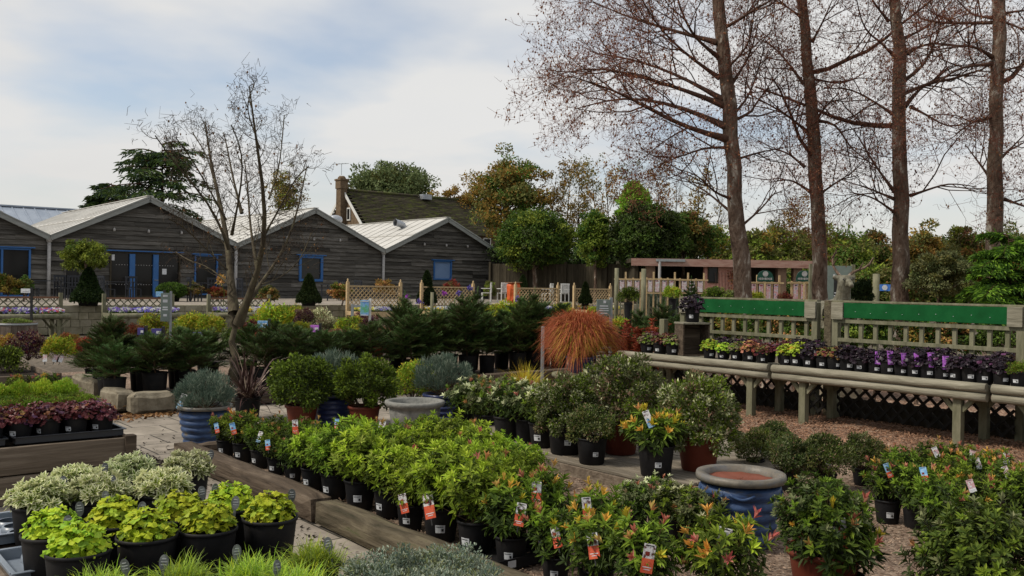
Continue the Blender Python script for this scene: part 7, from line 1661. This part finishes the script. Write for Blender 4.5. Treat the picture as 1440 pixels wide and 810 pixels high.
# stag statue: one continuous weathered body with antlers
def stag():
    p = atd(1178, 440, 14.6); t = thing('stag_statue', 'weathered bronze stag statue with wide antlers behind the green topped fence', 'statue', (p[0], 14.6, .34), .0); obj('plinth', MB().box((0, .3, -.17), (.5, 1.5, .34)), M['stone'], t, bevel=.02)
    nodes = [(0, .75, .98, .2), (0, .35, 1.0, .22), (0, -.05, 1.02, .2), (.0, -.22, 1.2, .14), (-.02, -.3, 1.42, .1), (-.02, -.33, 1.55, .085), (0, -.47, 1.52, .055), (.0, -.6, 1.46, .04),
             (-.12, .72, .6, .085), (-.12, .8, .36, .05), (-.12, .76, .03, .045), (.12, .72, .6, .085), (.12, .8, .36, .05), (.12, .76, .03, .045),
             (-.11, -.06, .6, .07), (-.11, -.04, .34, .045), (-.11, -.05, .03, .042), (.11, -.06, .6, .07), (.11, -.04, .34, .045), (.11, -.05, .03, .042), (0, .93, 1.0, .05), (-.2, -.3, 1.6, .03), (.16, -.3, 1.6, .03), (-.1, -.32, 1.59, .05), (.07, -.32, 1.59, .05)]
    edges = [(0, 1), (1, 2), (2, 3), (3, 4), (4, 5), (5, 6), (6, 7), (0, 8), (8, 9), (9, 10), (0, 11), (11, 12), (12, 13), (2, 14), (14, 15), (15, 16), (2, 17), (17, 18), (18, 19), (0, 20), (5, 23), (23, 21), (5, 24), (24, 22)]
    me = bpy.data.meshes.new('body'); me.from_pydata([n[:3] for n in nodes], edges, []); me.materials.append(M['bronzemetal']); o = put('body', me, t); s = o.modifiers.new('skin', 'SKIN'); o.modifiers.new('smooth', 'SUBSURF').levels = 2; o.modifiers['smooth'].render_levels = 2
    for v, n in zip(me.skin_vertices[0].data, nodes): v.radius = (n[3], n[3])
    me.skin_vertices[0].data[1].use_root = True
    for sgn in (-1, 1):
        mb = MB(); q = [(.05 * sgn - .01, -.3, 1.6), (.1 * sgn, -.27, 1.68), (.24 * sgn, -.22, 1.72), (.4 * sgn, -.2, 1.78), (.46 * sgn, -.24, 1.92)] if sgn > 0 else [(-.06, -.3, 1.6), (-.12, -.27, 1.68), (-.17, -.22, 1.78), (-.17, -.2, 1.9), (-.12, -.24, 2.0)]
        mb.tubes(resample(q, 10), (np.linspace(.026, .012, 10))[None], 7, cap=True)
        for f, e in ((2, (.02, -.14, .12)), (3, (.03, -.12, .14))): mb.tubes(np.array([q[f], np.array(q[f]) + np.array(e) * .5, np.array(q[f]) + np.array(e)]), np.array([.016, .012, .006]), 5)
        obj('antler', mb, M['bark'], t)
    mb = MB()
    for x in (-.06, .06): mb.octas(np.array([[x - .01, -.42, 1.57]]), .014)
    obj('eyes', mb, M['ink'], t)
stag()
# half barrel
p = atd(22, 487, 22); t = thing('half_barrel', 'weathered wooden half barrel under the old plant table edge', 'barrel', (p[0], 22, 0)); mb = MB(); n = 22
for i in range(n):
    th = 2 * PI * i / n; prof = [(.44, 0), (.485, .25), (.47, .5), (.45, .66)]; w = PI / n * .96
    V = [(r * math.cos(th + s * w), r * math.sin(th + s * w), z) for r, z in prof for s in (-1, 1)] + [((r - .035) * math.cos(th + s * w), (r - .035) * math.sin(th + s * w), z) for r, z in prof for s in (-1, 1)]
    mb.add(V, [[2 * k, 2 * k + 1, 2 * k + 3, 2 * k + 2] for k in range(3)] + [[8 + 2 * k, 10 + 2 * k, 11 + 2 * k, 9 + 2 * k] for k in range(3)] + [[6, 7, 15, 14]])
obj('staves', mb, M['barrel'], t)
for z, r in ((.1, .462), (.3, .488), (.6, .462)): obj('hoop', MB().lathe([(r, z), (r + .008, z + .003), (r + .008, z + .04), (r - .001, z + .043)], 30, closed=False), M['galv'], t)
put('soil', disc('compost', .42, .6, M['soil']), t); put('foliage', SH['olive'], t, (0, 0, .5), 0, (1.1, 1.1, .5))

# planting and clutter in front of the pavilion
for px, pt, w, key, D, lb in ((884, 404, 30, 'green', 33, 'green shrub at the foot of the dark post left of the first rose display'), (946, 402, 26, 'lime', 34, 'small lime shrub between the four rose posters and the pale conifer'), (1004, 404, 34, 'green', 33.5, 'green shrub below the pavilion window'), (1030, 408, 28, 'olive', 30, 'olive shrub at the foot of the pink wall'), (1062, 410, 26, 'lime', 28, 'lime shrub below the first arched green sign'), (1104, 412, 26, 'red', 28, 'red shrub between the two arched green signs')):
    midshrub(px, pt, w, key, D, lb, 'shrubs in front of the pavilion')
p = atd(1022, 400, 44.4); t = thing('red_creeper', 'sparse red leaved creeper on the pink pavilion wall beside its window', 'climbing plant', (p[0], 44.6, 0)); rr = np.random.default_rng(8); n = 120
x = rr.uniform(.1, .9, n); zz = 2.6 - np.abs(rr.normal(0, .55, n)); mb = MB(); mb.leaves(np.stack([x, rr.uniform(-.02, .2, n), zz], 1), rr.normal(0, 1, (n, 3)) - [0, .4, .5], np.tile([0, -1.0, .3], (n, 1)) + rr.normal(0, .3, (n, 3)), .12, .09, 0)
obj('foliage', mb, [M['bronze']], t); mb = MB()
for i in range(9): mb.tubes(resample([(-.3 + i * .1, .1, 0), (-.4 + i * .14, .12, 1.4), (-.5 + i * .16, .1, 2.5)], 6), np.full((1, 6), .012), 4)
obj('stem', mb, M['twig'], t)
# ------------------------------------------------------------------ camera, sky, sun
sc = bpy.context.scene
cam = bpy.data.cameras.new('camera'); cam.sensor_width = 36; cam.lens = 36 * FOC / 1440; cam.clip_end = 3000; cam.clip_start = .05
co = bpy.data.objects.new('camera', cam); C.objects.link(co)
R_ = Matrix((CR, CU, -_f)).transposed(); co.matrix_world = Matrix.Translation((0, 0, EYE)) @ R_.to_4x4(); sc.camera = co

SUN_EL, SUN_AZ = math.radians(48), math.radians(-105)        # azimuth from +Y, towards +X positive
w = bpy.data.worlds.new('World'); sc.world = w; w.use_nodes = True; nt = w.node_tree; nt.nodes.clear()
out = nt.nodes.new('ShaderNodeOutputWorld'); bg = nt.nodes.new('ShaderNodeBackground'); nt.links.new(bg.outputs[0], out.inputs[0])
sky = nt.nodes.new('ShaderNodeTexSky'); sky.sky_type = 'NISHITA'; sky.sun_disc = False; sky.sun_elevation = SUN_EL; sky.sun_rotation = SUN_AZ; sky.dust_density = 1.5
tc = nt.nodes.new('ShaderNodeTexCoord'); sx = nt.nodes.new('ShaderNodeSeparateXYZ'); nt.links.new(tc.outputs['Generated'], sx.inputs[0])
ad = nd(nt, 'ShaderNodeMath', operation='ADD'); ad.inputs[1].default_value = .16; nt.links.new(sx.outputs[2], ad.inputs[0]); mxm = nd(nt, 'ShaderNodeMath', operation='MAXIMUM'); mxm.inputs[1].default_value = .05; nt.links.new(ad.outputs[0], mxm.inputs[0])
dx = nd(nt, 'ShaderNodeMath', operation='DIVIDE'); dy = nd(nt, 'ShaderNodeMath', operation='DIVIDE')
for d_, i in ((dx, 0), (dy, 1)): nt.links.new(sx.outputs[i], d_.inputs[0]); nt.links.new(mxm.outputs[0], d_.inputs[1])
cx = nt.nodes.new('ShaderNodeCombineXYZ'); nt.links.new(dx.outputs[0], cx.inputs[0]); nt.links.new(dy.outputs[0], cx.inputs[1])
mp = nt.nodes.new('ShaderNodeMapping'); mp.inputs['Location'].default_value = (5.15, 0, 0); nt.links.new(cx.outputs[0], mp.inputs[0])
n1 = nd(nt, 'ShaderNodeTexNoise'); n1.inputs['Scale'].default_value = .95; n1.inputs['Detail'].default_value = 5; n1.inputs['Roughness'].default_value = .5; n1.inputs['Distortion'].default_value = .05; nt.links.new(mp.outputs[0], n1.inputs['Vector'])
mask = ramp(nt, [(.3, .3, .3), (1, 1, 1)], [.34, .54]); nt.links.new(n1.outputs['Fac'], mask.inputs[0])
n2 = nd(nt, 'ShaderNodeTexNoise'); n2.inputs['Scale'].default_value = .7; n2.inputs['Detail'].default_value = 4; nt.links.new(mp.outputs[0], n2.inputs['Vector'])
ccol = ramp(nt, [(6.6, 6.6, 6.6), (7.0, 7.0, 6.95), (7.3, 7.25, 7.1)], [.3, .5, .7]); nt.links.new(n2.outputs['Fac'], ccol.inputs[0])
hz = nd(nt, 'ShaderNodeMapRange'); hz.inputs[1].default_value = .02; hz.inputs[2].default_value = .16; hz.inputs[3].default_value = .85; hz.inputs[4].default_value = 0; nt.links.new(sx.outputs[2], hz.inputs[0])
mk2 = nd(nt, 'ShaderNodeMath', operation='MAXIMUM'); nt.links.new(mask.outputs[0], mk2.inputs[0]); nt.links.new(hz.outputs[0], mk2.inputs[1])
sat = nd(nt, 'ShaderNodeHueSaturation'); sat.inputs['Saturation'].default_value = 1.0; sat.inputs['Value'].default_value = 1.3; nt.links.new(sky.outputs[0], sat.inputs['Color'])
mx = nd(nt, 'ShaderNodeMix', data_type='RGBA'); nt.links.new(mk2.outputs[0], mx.inputs[0]); nt.links.new(sat.outputs[0], mx.inputs[6]); nt.links.new(ccol.outputs[0], mx.inputs[7])
warm = nd(nt, 'ShaderNodeMapRange'); warm.inputs[1].default_value = .0; warm.inputs[2].default_value = .17; warm.inputs[3].default_value = .75; warm.inputs[4].default_value = 0; nt.links.new(sx.outputs[2], warm.inputs[0])
mw = nd(nt, 'ShaderNodeMix', data_type='RGBA'); mw.inputs[7].default_value = (6.9, 6.65, 6.2, 1); nt.links.new(warm.outputs[0], mw.inputs[0]); nt.links.new(mx.outputs[2], mw.inputs[6])
nt.links.new(mw.outputs[2], bg.inputs[0]); bg.inputs[1].default_value = .078

sl = bpy.data.lights.new('sun', 'SUN'); sl.energy = 2.5; sl.angle = math.radians(10); sl.color = (1, .92, .8)
so = bpy.data.objects.new('sun', sl); C.objects.link(so)
d = Vector((math.sin(SUN_AZ) * math.cos(SUN_EL), math.cos(SUN_AZ) * math.cos(SUN_EL), math.sin(SUN_EL)))
so.rotation_euler = d.to_track_quat('Z', 'Y').to_euler(); so.location = d * 50
v = sc.view_settings; v.view_transform = 'Standard'; v.look = 'None'; v.exposure = 0.5; v.gamma = 1.0; v.use_curve_mapping = False
sc.render.engine = 'CYCLES'; sc.cycles.use_denoising = True; sc.cycles.max_bounces = 6; sc.cycles.diffuse_bounces = 3; sc.cycles.transmission_bounces = 4; sc.cycles.sample_clamp_indirect = 6
